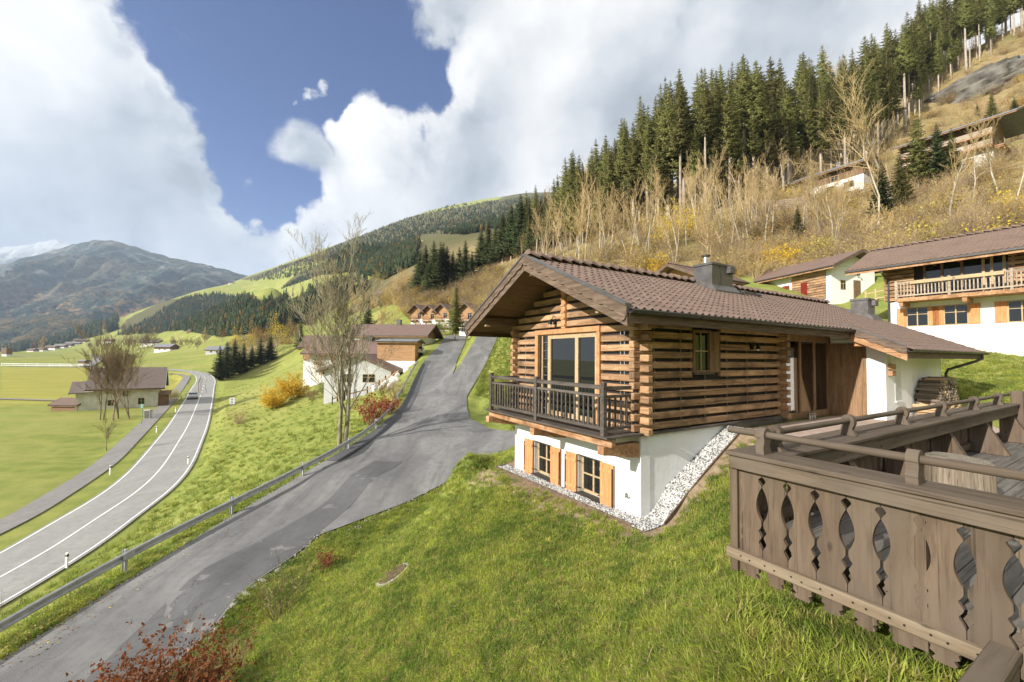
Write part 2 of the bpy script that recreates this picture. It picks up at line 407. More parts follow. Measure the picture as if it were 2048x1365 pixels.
def B(name, mat, parent, x0, x1, y0, y1, z0, z1, ch=0., loc=None, rot=None):
    return MB().box(x0, x1, y0, y1, z0, z1, ch).ob(name, mat, parent, loc, rot)
def smooth_auto(o, ang=40):
    me = o.data; me.polygons.foreach_set('use_smooth', [True]*len(me.polygons)); me.set_sharp_from_angle(angle=R(ang)); return o

# ------------------------------------------------------------------ materials
MATS = {}
def mat(name, rough=.8, spec=.3):
    m = bpy.data.materials.new(name); m.use_nodes = True
    t = m.node_tree; b = t.nodes['Principled BSDF']
    b.inputs['Roughness'].default_value = rough; b.inputs['Specular IOR Level'].default_value = spec
    MATS[name] = m
    return m, NT(t), b
def bump(N_, b, h, strength=.3, dist=.02):
    nd = N_.n('ShaderNodeBump'); nd.inputs['Strength'].default_value = strength; nd.inputs['Distance'].default_value = dist
    N_.set(nd.inputs['Height'], h); N_.set(b.inputs['Normal'], nd.outputs[0])
def objco(N_, rnd=20.):
    """object coordinates shifted by a random amount per object, so that alike pieces differ"""
    tcn = N_.n('ShaderNodeTexCoord'); oi = N_.n('ShaderNodeObjectInfo')
    off = N_.vm('SCALE', (1., .37, .71), scale=N_.m('MULTIPLY', oi.outputs['Random'], rnd))
    return N_.vm('ADD', tcn.outputs['Object'], off), oi.outputs['Random']
def worldco(N_): return N_.n('ShaderNodeNewGeometry').outputs['Position']
def c4(c): return (c[0], c[1], c[2], 1)
def wood(name, c1, c2, grain=(1.2, 14, 14), axis='x', rough=.75, knots=True, stain=None, vary=.25, bmp=.35, grey=None, spec=.25):
    m, n, b = mat(name, rough, spec)
    co, rnd = objco(n)
    sc = {'x': grain, 'y': (grain[1], grain[0], grain[2]), 'z': (grain[1], grain[2], grain[0])}[axis]
    g = n.vm('MULTIPLY', co, sc)
    f1 = n.noise(g, 1.0, 6, .6, .6); f2 = n.noise(g, 3.2, 4, .6)
    colr = n.mix(n.ramp(f1, .32, .68), c4(c1), c4(c2))
    dark = tuple(v*.45 for v in c1)
    colr = n.mix(n.ramp(f2, .50, .74, 0, .55), colr, c4(dark))
    if knots:
        vo = n.n('ShaderNodeTexVoronoi'); n.set(vo.inputs['Vector'], n.vm('MULTIPLY', co, tuple(3.0 if i == 'xyz'.index(axis) else 7. for i in range(3)))); vo.inputs['Scale'].default_value = 1.0
        colr = n.mix(n.ramp(vo.outputs['Distance'], .05, .16, .85, 0.), colr, c4(tuple(v*.3 for v in c1)))
    crk = n.noise(n.vm('MULTIPLY', g, (.35, 2.4, 2.4) if axis == 'x' else ((2.4, .35, 2.4) if axis == 'y' else (2.4, 2.4, .35))), 1.6, 3, .5)
    colr = n.mix(n.ramp(crk, .615, .66, 0, .75), colr, c4(tuple(v*.25 for v in c1)))
    if stain:
        colr = n.mix(n.ramp(n.noise(co, 1.6, 4, .6), .45, .7, 0, .8), colr, c4(stain))
    if grey:
        colr = n.mix(n.ramp(n.noise(worldco(n), 1.1, 4, .6), .42, .68, 0, .75), colr, c4(grey))
    hs = n.n('ShaderNodeHueSaturation'); n.set(hs.inputs['Color'], colr); n.set(hs.inputs['Value'], n.m('MULTIPLY_ADD', rnd, vary, 1 - vary/2))
    n.set(b.inputs['Base Color'], hs.outputs[0])
    bump(n, b, n.m('ADD', f1, n.m('MULTIPLY', f2, .5)), bmp, .006)
    return m
def plain(name, c, rough=.6, spec=.4, metal=0., vary=.12, scale=6., bmp=0., c2=None):
    m, n, b = mat(name, rough, spec)
    co, rnd = objco(n)
    f = n.noise(co, scale, 5, .6)
    n.set(b.inputs['Base Color'], n.mix(n.ramp(f, .3, .7), c4(tuple(v*(1 - vary) for v in c)), c4(c2 or tuple(min(1, v*(1 + vary)) for v in c))))
    b.inputs['Metallic'].default_value = metal
    n.set(b.inputs['Roughness'], n.ramp(f, .2, .8, max(rough - .1, .02), min(rough + .1, 1)))
    if bmp: bump(n, b, f, bmp, .01)
    return m
M = {}
M['log'] = wood('log_wood', (.27, .150, .078), (.44, .275, .15), (.9, 9, 9), stain=(.13, .080, .05), vary=.65)
M['log_end'] = wood('log_end_wood', (.40, .195, .085), (.50, .27, .13), (5, 5, 5), knots=False, vary=.3)
M['dark_wood'] = wood('weathered_rail_wood', (.060, .048, .040), (.125, .105, .090), (1.5, 16, 16), knots=False, vary=.3)
M['barge_x'] = wood('eave_board_wood', (.085, .055, .038), (.15, .10, .07), (1.2, 14, 14), knots=False, vary=.2)
M['dark_wood_y'] = wood('weathered_rail_wood_y', (.060, .048, .040), (.125, .105, .090), (1.5, 16, 16), axis='y', knots=False, vary=.3)
M['barge'] = wood('barge_board_wood', (0.098, 0.066, 0.045), (0.174, 0.123, 0.089), (.8, 12, 12), axis='y', knots=False, vary=.2)
M['soffit'] = wood('soffit_wood', (.14, .085, .050), (.21, .135, .085), (1.2, 14, 14), knots=False, vary=.15)
M['beam'] = wood('balcony_beam_wood', (.34, .17, .075), (.50, .31, .18), (1.2, 9, 9), axis='y', stain=(.17, .07, .028), vary=.15)
M['shutter'] = wood('shutter_wood', (.56, .225, .085), (.66, .30, .135), (1.0, 12, 12), axis='z', knots=True, vary=.15)
M['frame'] = wood('window_frame_wood', (.40, .28, .155), (.50, .37, .22), (1.2, 12, 12), knots=False, vary=.08)
M['deck'] = wood('terrace_fence_wood', (.082, .055, .036), (.140, .099, .067), (1.0, 11, 11), axis='z', vary=.22, grey=(.115, .088, .064))
M['deck_x'] = wood('terrace_rail_wood', (.076, .054, .037), (.126, .095, .068), (1.0, 12, 12), axis='x', vary=.18, grey=(.122, .097, .074))
M['deck_y'] = wood('terrace_ledge_wood', (.080, .057, .039), (.134, .100, .071), (1.0, 12, 12), axis='y', vary=.18, grey=(.122, .097, .074))
M['deck_pale'] = wood('terrace_batten_wood', (0.156, 0.114, 0.072), (0.222, 0.174, 0.120), (1.0, 12, 12), axis='y', vary=.1)
M['floor'] = wood('terrace_floor_wood', (0.091, 0.081, 0.070), (0.164, 0.147, 0.126), (1.0, 14, 14), axis='x', knots=False, vary=.25)
M['door'] = wood('entrance_panel_wood', (.19, .11, .055), (.27, .165, .090), (1.0, 9, 9), axis='z', vary=.1)
M['core'] = plain('wall_core', (.030, .026, .024), .8, .2, bmp=.2)
M['gutter'] = plain('gutter_metal', (0.056, 0.053, 0.053), .45, .5, .35, .15)
M['zinc'] = plain('chimney_sheet', (.115, .105, .10), .42, .5, .45, .18, 3.)
M['steel'] = plain('stainless_pipe', (.62, .62, .63), .25, .6, .9, .06)
M['galv'] = plain('galvanised_steel', (.44, .445, .45), .45, .5, .3, .16, 4.)
M['iron'] = plain('black_iron', (.018, .017, .016), .5, .5, .6)
M['black'] = plain('dark_interior', (.018, .017, .016), .9, .1)
M['curtain'] = plain('curtain_cloth', (.30, .28, .27), .9, .1, vary=.25, scale=9.)
def white_wall():
    m, n, b = mat('white_render', .9, .15)
    p = worldco(n)
    f = n.noise(p, 9, 6, .6); big = n.noise(p, .8, 4, .6)
    n.set(b.inputs['Base Color'], n.mix(n.ramp(big, .35, .75), (.80, .80, .785, 1), (.73, .725, .70, 1)))
    bump(n, b, n.m('ADD', f, n.m('MULTIPLY', n.noise(p, 34, 3, .6), .5)), .5, .018)
    prev = b.inputs['Base Color'].links[0].from_socket
    st = n.m('MULTIPLY', n.ramp(n.noise(n.vm('MULTIPLY', p, (2.2, 2.2, .35)), 1., 5, .65), .54, .74, 0, .4), n.ramp(n.noise(p, .9, 3, .5), .42, .6))
    n.set(b.inputs['Base Color'], n.mix(st, prev, (.50, .475, .42, 1)))
    return m
M['white'] = white_wall()
def glass_mat():
    m, n, b = mat('window_glass', .015, .55)
    b.inputs['Base Color'].default_value = (.012, .014, .014, 1); b.inputs['Coat Weight'].default_value = .0; b.inputs['Coat Roughness'].default_value = .02
    return m
M['glass'] = glass_mat()
def clear_glass():
    m = bpy.data.materials.new('clear_glass'); m.use_nodes = True; t = m.node_tree; t.nodes.clear(); n = NT(t)
    g = n.n('ShaderNodeBsdfGlossy'); g.inputs['Roughness'].default_value = .01
    tr = n.n('ShaderNodeBsdfTransparent'); tr.inputs[0].default_value = (.80, .84, .82, 1)
    fr = n.n('ShaderNodeFresnel'); fr.inputs[0].default_value = 1.6
    mx = n.n('ShaderNodeMixShader'); n.set(mx.inputs[0], n.m('MULTIPLY_ADD', fr.outputs[0], 1.6, .10, clamp=True)); n.set(mx.inputs[1], tr.outputs[0]); n.set(mx.inputs[2], g.outputs[0])
    o = n.n('ShaderNodeOutputMaterial'); n.set(o.inputs[0], mx.outputs[0]); return m
M['clear'] = clear_glass()
def tile_mat(name, c1, c2, world_rows=False):
    m, n, b = mat(name, .62, .35)
    co, rnd = objco(n); p = worldco(n)
    f = n.noise(p, 14, 5, .6); big = n.noise(p, 1.3, 4, .6)
    colr = n.mix(n.ramp(f, .3, .7), c4(c1), c4(c2))
    colr = n.mix(n.ramp(big, .45, .75, 0, .5), colr, c4(tuple(v*.72 for v in c1)))
    colr = n.mix(n.ramp(n.noise(p, 60, 2, .5), .62, .75, 0, .35), colr, (.30, .27, .22, 1))
    hs = n.n('ShaderNodeHueSaturation'); n.set(hs.inputs['Color'], colr); n.set(hs.inputs['Value'], n.m('MULTIPLY_ADD', rnd, .25, .88))
    n.set(b.inputs['Base Color'], hs.outputs[0]); bump(n, b, f, .25, .006)
    return m
M['tile'] = tile_mat('roof_tile', (0.120, 0.078, 0.059), (0.172, 0.118, 0.090))
M['tile_far'] = tile_mat('far_roof_tile', (0.140, 0.089, 0.071), (0.187, 0.123, 0.098))
def gravel_mat():
    m, n, b = mat('gravel_stone', .85, .2)
    oi = n.n('ShaderNodeObjectInfo'); p = worldco(n)
    colr = n.mix(n.ramp(n.noise(p, 26, 2, .5), .35, .65), (.70, .69, .66, 1), (.22, .21, .20, 1))
    n.set(b.inputs['Base Color'], colr); return m
M['gravel'] = gravel_mat()
def asphalt(name, base, pale, wear=.5, scale=1., cracks=0.):
    m, n, b = mat(name, .88, .25)
    p = worldco(n)
    fine = n.noise(p, 55*scale, 3, .7); mid = n.noise(p, 2.2, 5, .62); big = n.noise(n.vm('MULTIPLY', p, (.55, .16, .3)), 1.0, 5, .6, .8)
    colr = n.mix(n.ramp(big, .36, .66), c4(base), c4(pale))
    colr = n.mix(n.ramp(mid, .42, .72, 0, .45), colr, c4(tuple(v*.62 for v in base)))
    colr = n.mix(n.ramp(fine, .35, .7, 0, .35), colr, c4(tuple(v*1.5 for v in pale)))
    tyre = n.noise(n.vm('MULTIPLY', p, (1.6, .14, .1)), 1.0, 5, .65)
    colr = n.mix(n.ramp(tyre, .52, .70, 0, wear), colr, c4(tuple(v*.55 for v in base)))
    vo = n.n('ShaderNodeTexVoronoi', feature='DISTANCE_TO_EDGE'); n.set(vo.inputs['Vector'], n.vm('ADD', n.vm('MULTIPLY', p, (.55, .35, .5)), n.vm('SCALE', n.noise(p, 1.8, 4, .6, fac=False), scale=.45))); vo.inputs['Scale'].default_value = 1.0
    colr = n.mix(n.m('MULTIPLY', n.ramp(vo.outputs['Distance'], .002, .009, cracks, 0.), n.ramp(n.noise(p, .5, 3, .5), .50, .60)), colr, c4(tuple(v*.3 for v in base)))
    n.set(b.inputs['Base Color'], colr); bump(n, b, fine, .35, .008); return m
M['asphalt'] = asphalt('drive_asphalt', (0.115, 0.112, 0.112), (0.200, 0.196, 0.189), wear=.32, cracks=.55)
M['asphalt_new'] = asphalt('drive_patch_asphalt', (.075, .075, .08), (.10, .10, .105))
M['asphalt_mid'] = asphalt('worn_drive_asphalt', (.085, .084, .086), (.125, .123, .122), wear=.3, cracks=.5)
M['road'] = asphalt('road_asphalt', (.25, .243, .228), (.30, .29, .27), scale=.5, wear=.12)
M['path'] = asphalt('path_asphalt', (.20, .185, .175), (.25, .235, .22), scale=.5, wear=.12)
M['paint'] = plain('road_paint', (.78, .78, .75), .7, .3, vary=.1, scale=3.)
M['paving'] = plain('pink_paving', (.40, .30, .245), .85, .2, vary=.15, scale=5., bmp=.3)
M['kerb'] = plain('kerb_stone', (.36, .345, .32), .9, .2, vary=.2, scale=5., bmp=.4)
# ------------------------------------------------------------------ ground sheet
def in_poly(x, y, poly):
    x = np.asarray(x); y = np.asarray(y); c = np.zeros(x.shape, bool); n = len(poly)
    for i in range(n):
        x1, y1 = poly[i]; x2, y2 = poly[(i+1) % n]
        if y1 == y2: continue
        k = ((y1 > y) != (y2 > y)) & (x < (x2 - x1)*(y - y1)/(y2 - y1) + x1); c ^= k
    return c
# land cover seen from the terrace (outlines as sighted from there)
WOODS = [[(822, 620), (780, 590), (700, 600), (640, 640), (610, 650), (560, 690), (500, 720), (440, 745), (450, 690), (520, 640), (600, 610), (700, 575), (740, 560), (800, 520), (860, 470), (940, 440), (1040, 370), (1200, 300), (1450, 170), (2100, -200), (2100, 520), (1700, 545), (1300, 560), (1050, 590), (985, 640), (940, 640), (900, 600)],
         [(240, 672), (330, 650), (480, 665), (560, 640), (520, 600), (440, 590), (330, 600), (250, 640)],
         [(560, 575), (640, 545), (760, 545), (830, 520), (830, 470), (700, 510), (600, 545)],
         [(480, 560), (560, 533), (640, 505), (680, 487), (800, 437), (1100, 380), (1100, 470), (840, 480), (740, 500), (700, 512), (590, 530), (520, 560)]]
DRY = [[(0, 735), (170, 735), (240, 745), (300, 740), (380, 745), (350, 790), (290, 800), (150, 810), (0, 812)], [(290, 740), (385, 745), (340, 790), (290, 790)]]
def terrain():
    th = GRID_T[:-1]; rr = np.exp(GRID_R)
    T, RR = np.meshgrid(th, rr)
    x = RR*np.sin(T); y = RR*np.cos(T); hq(0., 1.); z = GRID_H[:, :-1]
    nt, nr = len(th), len(rr)
    V = np.stack([x, y, z], -1).reshape(-1, 3)
    i = np.arange(nr - 1)[:, None]; j = np.arange(nt)[None]
    j2 = (j + 1) % nt
    Fq = np.stack([i*nt + j, i*nt + j2, (i+1)*nt + j2, (i+1)*nt + j], -1).reshape(-1, 4)
    me = np_mesh('ground', V, Fq, None, True)
    px, py = to_pix(V); front = V[:, 1] > 1
    rho = np.hypot(V[:, 0], V[:, 1])
    woods = np.zeros(len(V)); dry = np.zeros(len(V))
    for p in WOODS: woods[front & in_poly(px, py, p) & (rho > 36)] = 1
    woods[~front & (V[:, 0] > 30)] = 1
    for p in DRY: dry[front & in_poly(px, py, p) & (rho > 60)] = 1
    lx = (V[:, 0] - CH.x)*VX.x + (V[:, 1] - CH.y)*VX.y; ly = (V[:, 0] - CH.x)*UY.x + (V[:, 1] - CH.y)*UY.y
    # worn earth along the gravel strip
    q = np.hypot(np.maximum(np.maximum(-1.0 - lx, lx - 3.0), 0), np.maximum(np.maximum(-.95 - ly, ly - 6.2), 0))
    bare = np.clip(1.2 - q/.85, 0, 1)
    a = me.color_attributes.new('cover', 'FLOAT_COLOR', 'POINT')
    a.data.foreach_set('color', np.stack([woods, dry, bare, np.clip((rho - 200)/150, 0, 1)], -1).astype(np.float32).ravel())
    m, n, b = mat('meadow_and_woodland_floor', .95, .1)
    at_ = n.n('ShaderNodeAttribute'); at_.attribute_name = 'cover'
    sp_ = n.n('ShaderNodeSeparateColor'); n.set(sp_.inputs[0], at_.outputs['Color'])
    p = worldco(n)
    near = n.noise(p, 7., 5, .65); mid = n.noise(p, .55, 5, .62); big = n.noise(p, .035, 5, .6); wide = n.noise(p, .009, 4, .6)
    fine = n.noise(p, 38., 3, .6)
    g = n.mix(n.ramp(mid, .34, .68), (.175, .21, .045, 1), (.285, .29, .072, 1))
    g = n.mix(n.ramp(near, .38, .68, 0, .6), g, (.125, .165, .035, 1))
    g = n.mix(n.ramp(big, .44, .66, 0, .55), g, (.35, .315, .11, 1))
    g = n.mix(n.ramp(wide, .5, .66, 0, .45), g, (.21, .255, .06, 1))
    g = n.mix(n.m('MULTIPLY', n.ramp(n.noise(n.vm('MULTIPLY', p, (.035, .30, .1)), 1., 4, .6, .5), .46, .62, 0, .5), n.ramp(n.vm('DOT_PRODUCT', p, (-1., 0., 0.)), 30, 50)), g, (.30, .285, .085, 1))
    dy = n.mix(n.ramp(n.noise(n.vm('MULTIPLY', p, (.06, .4, .2)), 1., 4, .6), .35, .65), (.36, .315, .070, 1), (.28, .265, .058, 1))
    g = n.mix(n.m('MULTIPLY', sp_.outputs[1], .75), g, dy)
    w = n.mix(n.ramp(mid, .34, .66), (.25, .18, .085, 1), (.33, .26, .135, 1))
    w = n.mix(n.ramp(near, .42, .66, 0, .7), w, (.13, .085, .035, 1))
    w = n.mix(n.ramp(big, .45, .62, 0, .6), w, (.16, .15, .05, 1))
    w = n.mix(n.m('MULTIPLY', at_.outputs['Alpha'], .85), w, (.075, .075, .030, 1))
    g = n.mix(n.ramp(n.m('ADD', sp_.outputs[0], n.m('MULTIPLY', n.m('SUBTRACT', mid, .5), .5)), .35, .65), g, w)
    so = n.mix(n.ramp(near, .35, .65), (.23, .165, .10, 1), (.33, .25, .165, 1))
    g = n.mix(n.ramp(n.m('ADD', sp_.outputs[2], n.m('MULTIPLY', n.m('SUBTRACT', near, .5), 1.2)), .45, .8), g, so)
    n.set(b.inputs['Base Color'], g)
    bump(n, b, n.m('ADD', near, n.m('MULTIPLY', fine, .5)), .6, .06)
    me.materials.append(m)
    setp(link('ground', me), kind='structure')
terrain()

# ------------------------------------------------------------------ draped sheets (roads, paths, markings)
def drape(name, outline, step, off, material, parent=None, kind='structure'):
    outline = [Vector((p[0], p[1])) for p in outline]
    pts = []
    for i, p in enumerate(outline):
        q = outline[(i+1) % len(outline)]; n_ = max(1, int((q - p).length/step))
        pts += [p.lerp(q, k/n_) for k in range(n_)]
    nb = len(pts)
    xs = [p.x for p in pts]; ys = [p.y for p in pts]
    gx, gy = np.meshgrid(np.arange(min(xs), max(xs), step), np.arange(min(ys), max(ys), step))
    gx = gx.ravel() + (np.arange(gx.size) % 2)*.01; gy = gy.ravel()
    k = in_poly(gx, gy, [(p.x, p.y) for p in pts])
    pts += [Vector((a, c)) for a, c in zip(gx[k], gy[k])]
    r_ = geometry.delaunay_2d_cdt(pts, [], [list(range(nb))], 1, 1e-4)
    V = np.array([(v.x, v.y) for v in r_[0]]); z = np.maximum(height(V[:, 0], V[:, 1]), hq(V[:, 0], V[:, 1])) + off
    me = mesh(name, np.column_stack([V, z]), r_[2], material, True)
    o = link(name, me, parent)
    if parent is None: setp(o, kind=kind)
    return o
def offset_line(line, d):
    t = np.gradient(line[:, :2], axis=0); t /= np.linalg.norm(t, axis=1)[:, None]
    return line[:, :2] + np.stack([t[:, 1], -t[:, 0]], -1)*d
def strip(name, line, d0, d1, off, material, parent=None, kind='structure', dash=None, nacross=1):
    """ribbon between two offsets of a centre line, at the line's own level"""
    V = []; Fq = []
    A = [offset_line(line, d0 + (d1 - d0)*k/nacross) for k in range(nacross + 1)]
    m_ = nacross + 1
    for i in range(len(line)):
        for k in range(m_): V.append((A[k][i][0], A[k][i][1], line[i, 2] + off))
    for i in range(len(line) - 1):
        for k in range(nacross): Fq.append((i*m_ + k, i*m_ + k + 1, (i+1)*m_ + k + 1, (i+1)*m_ + k))
    me = mesh(name, V, Fq, material, True)
    o = link(name, me, parent)
    if parent is None: setp(o, kind=kind)
    return o
def resample(line, step):
    d = np.concatenate([[0], np.cumsum(np.linalg.norm(np.diff(line, axis=0), axis=1))])
    t = np.arange(0, d[-1], step)
    return np.stack([np.interp(t, d, line[:, k]) for k in range(3)], -1)
mainr = resample(MAIN, 1.5)
road = strip('valley_road', mainr, -2.75, 2.75, .09, M['road'], nacross=4)
for s_ in (-2.5, 2.5): strip('edge_line', mainr, s_ - .06, s_ + .06, .105, M['paint'], road)
c_ = resample(MAIN, .75)
dd = np.arange(len(c_))*.75
# centre line: solid near, broken further off
solid = c_[(dd < 130)]
strip('centre_line', solid, -.07, .07, .105, M['paint'], road)
k0 = 130
while k0 < dd[-1] - 8:
    seg = c_[(dd >= k0) & (dd <= k0 + 4.5)]
    if len(seg) > 2: strip('centre_dash', seg, -.08, .08, .105, M['paint'], road)
    k0 += 9
pathr = resample(PATH, 1.5)
cyc = strip('cycle_path', pathr, -1.0, 1.0, .09, M['path'], nacross=2)
dr = resample(DRIVE, .7)
Lf = offset_line(dr, -2.35); Rt = offset_line(dr, 2.3)
fr = resample(FORK, .8); ln = resample(LANE, .8)
fL, fR = offset_line(fr, -2.0), offset_line(fr, 2.0)
lL, lR = offset_line(ln, -1.5), offset_line(ln, 1.5)
def before(a, y): return [tuple(p) for p in a if p[1] < y]
def after(a, y): return [tuple(p) for p in a if p[1] >= y]
drv_out = before(Rt, 17.5) + [(-4.9, 19.4), (-3.2, 21.3), (-1.6, 23.2), (.2, 25.2), (1.9, 26.6)] + [tuple(p) for p in fR if p[0] > 2.6] + [tuple(p) for p in fL[::-1] if p[0] > 2.2] + \
          [(0.3, 30.3), (-1.8, 31.3), (-3.2, 33.2), (-3.8, 36)] + [tuple(p) for p in lR if p[1] > 39] + [tuple(p) for p in lL[::-1] if p[1] > 45] + [(-6.55, 44.5), (-6.55, 46.5)] + after(Rt, 49.5) + [tuple(p) for p in Lf[::-1]]
drive = drape('drive', drv_out, .55, .09, M['asphalt'])

k_ = (dr[:, 1] > 24) & (dr[:, 1] < 62)
strip('asphalt_patch', dr[k_], -2.33, -1.45, .115, M['asphalt_new'], drive)
lane_ = resample(catmull(vz([(-600, 470), (-560, 460), (-484, 441), (-387, 378), (-307, 310), (-257, 261), (-222, 222), (-205, 204)])), 3.)
lane_[:, 2] = hq(lane_[:, 0], lane_[:, 1])
strip('field_lane', lane_, -2.2, 2.2, .5, M['road'], nacross=2)

trk = resample(catmull(vz([(-150, 92), (-125, 94), (-104, 93), (-92, 92)])), 2.); trk[:, 2] = hq(trk[:, 0], trk[:, 1])
strip('field_track', trk, -.9, .9, .12, M['path'])

# the older, darker half of the surface on the lawn side
rim = [offset_line(dr, 2.22)[i] for i in range(len(dr)) if 3 < dr[i, 1] < 25]
inn = [offset_line(dr, .55 + .35*math.sin(i*.37) + .25*math.sin(i*.13 + 1) - (.5 if dr[i, 1] < 9 else 0))[i] for i in range(len(dr)) if 3 < dr[i, 1] < 25]
drape('asphalt_patch', [tuple(p) for p in rim] + [tuple(p) for p in inn[::-1]], .45, .098, M['asphalt_mid'], drive)
# ------------------------------------------------------------------ the log chalet
W, EV, OV, ZR, ZE, XE = 5.685, .978, 1.47, 4.68, 2.90, 17.2
SL = (ZR - ZE)/(W/2 + EV); AL = math.atan(SL); YR = W/2
ZO = CH.z
chalet = thing('log_chalet', 'log chalet with white basement, orange shutters and dark wooden balcony', 'house', CH, YAW)
def roof_z(y): return ZE + SL*(min(y, W - y) + EV)
LOGS = {}
def log_mesh(length, th=.16, h=.168):
    """squared log lying along local x from 0 to length, edges rounded"""
    key = (round(length, 2), th, h)
    if key not in LOGS:
        mb = MB(); mb.box(0, length, 0, th, 0, h, .018)
        LOGS[key] = mb.me('log', [M['log']])
    return LOGS[key]
def gable_log(y0, y1, z, x=0., name='gable_log'):
    return link(name, log_mesh(y1 - y0), chalet, (x + .16, y0, z + random.uniform(-.006, .006)), (0, 0, R(90)))
def side_log(x0, x1, z, y=0., name='side_log'):
    return link(name, log_mesh(x1 - x0), chalet, (x0, y, z + random.uniform(-.006, .006)))
DY0, DY1, DZ = 1.36, 4.40, 2.56
for k in range(11):
    z = .02 + .25*k
    p = .25 if k < 10 else .9
    if z + .2 < DZ + .1:
        gable_log(-.25, DY0, z); gable_log(DY1, W + .25, z)
    else: gable_log(-.25, W + .25, z)
for k in range(11, 17):
    z = .02 + .25*k
    ys = (z + .36 - ZE)/SL - EV
    if ys < YR - .25:
        gable_log(max(ys, -.25), YR - .02, z); gable_log(YR + .17, min(W - ys, W + .25), z)
MB().box(-.06, .17, YR - .02, YR + .17, DZ + .14, 3.95, .02).ob('gable_post', [M['log_end']], chalet)
for k in range(12): 
    B('post_joint', M['log_end'], chalet, -.085, -.055, YR - .015, YR + .165, 2.78 + .1*k, 2.83 + .1*k) if k % 2 == 0 and k < 11 else None
WX0, WX1, WZ0, WZ1 = 2.02, 3.26, 1.47, 2.62
for k in range(11):
    z = .145 + .25*k - .125*1.0 + .0
    z = .10 + .25*k
    if z + .2 > WZ0 and z < WZ1:
        side_log(-.22, WX0, z); side_log(WX1, 6.42 + .3, z)
    else: side_log(-.22, 6.42 + .3, z)
    # log heads of the far walls at the crossing corners
    gl = link('log_head', log_mesh(.42), chalet, (-.22, W - .16, z))
    if k < 11: link('log_head', log_mesh(.5), chalet, (6.42 + .16, -.24, z - .125), (0, 0, R(90)))
# dark wall core behind the log gaps
MB().box(.10, 6.46, .10, W - .10, -.02, 2.74).ob('wall_core', [M['core']], chalet)
MB().prism([(.1, 2.75), (W - .1, 2.75), (W - .1, 3.05), (YR, 4.3), (.1, 3.05)], .08, .3, 'x').ob('gable_core', [M['core']], chalet)
for y in (.55, .68, 5.1): B('core_batten', M['steel'], chalet, .06, .10, y, y + .025, .05, 2.6)
for i in range(6): B('core_batten', M['zinc'], chalet, .55 + i*1.02, .585 + i*1.02, .055, .099, .1, 2.65)
# balcony door
door = MB().box(-.05, .20, DY0 - .005, DY0 + .12, 0, DZ, .01).box(-.05, .20, DY1 - .16, DY1 + .005, 0, DZ, .01).box(-.055, .20, DY0 - .005, DY1 + .005, DZ + .001, DZ + .15, .01).ob('balcony_door', [M['log_end']], chalet)
MB().box(.065, .07, DY0 + .12, DY1 - .16, .02, DZ).ob('pane', [M['glass']], door)
for y, wd in ((1.50, .10), (2.30, .14), (3.62, .15), (4.05, .05)): B('stile', M['frame'], door, .02, .075, y, y + wd, .04, DZ - .02)
B('top_rail', M['frame'], door, .022, .075, 1.50, 3.77, DZ - .14, DZ - .02); B('bottom_rail', M['frame'], door, .022, .075, 1.50, 3.77, .04, .20)
for i in range(9): B('side_slat', M['zinc'], door, .03, .06, 3.80, 4.04, .22 + .26*i, .25 + .26*i)
# wall lamps
def lamp(parent, x, y, z, ax):
    mb = MB(); mb.tube([(0, 0, 0), (-.08, 0, .03), (-.16, 0, .10), (-.2, 0, .06)], .014, 6).tube([(-.2, 0, .08), (-.2, 0, -.06)], [.03, .075], 10).tube([(-.03, 0, -.07), (-.03, 0, .10)], .05, 8).tube([(-.1, 0, .05), (-.12, 0, .16), (-.07, 0, .2), (-.03, 0, .15)], .01, 5)
    o = mb.ob('wall_lamp', [M['iron']], parent, (x, y, z), (0, 0, ax)); smooth_auto(o)
    link('bulb', MB().tube([(-.2, 0, -.02), (-.2, 0, -.08), (-.2, 0, -.11)], [.03, .04, .01], 8).me('bulb', [M['paint']], True), o)
lamp(chalet, -.02, 3.32, 2.92, 0); lamp(chalet, 4.75, -.02, 2.2, R(90))
# side window with its board shutter
win = MB().box(WX0, WX0 + .07, -.02, .12, WZ0, WZ1).box(2.72, 2.79, -.02, .12, WZ0, WZ1).box(WX0 + .07, 2.72, -.018, .12, WZ1 - .07, WZ1 - .002).box(WX0 + .07, 2.72, -.018, .12, WZ0 + .002, WZ0 + .07).ob('side_window', [M['door']], chalet)
B('pane', M['glass'], win, WX0 + .07, 2.72, .05, .055, WZ0 + .07, WZ1 - .07)
B('glazing_bar', M['frame'], win, 2.38, 2.41, .02, .049, WZ0 + .07, WZ1 - .07); B('glazing_bar', M['frame'], win, WX0 + .07, 2.72, .025, .048, 2.04, 2.07)
B('curtain', M['curtain'], win, 2.5, 2.70, .06, .08, WZ0 + .1, WZ1 - .1)
B('sill', M['gutter'], win, WX0 - .05, 2.84, -.08, .10, WZ0 - .045, WZ0 - .003)
B('board_shutter', M['door'], chalet, 2.80, WX1, .02, .06, WZ0, WZ1 - .02, .006)
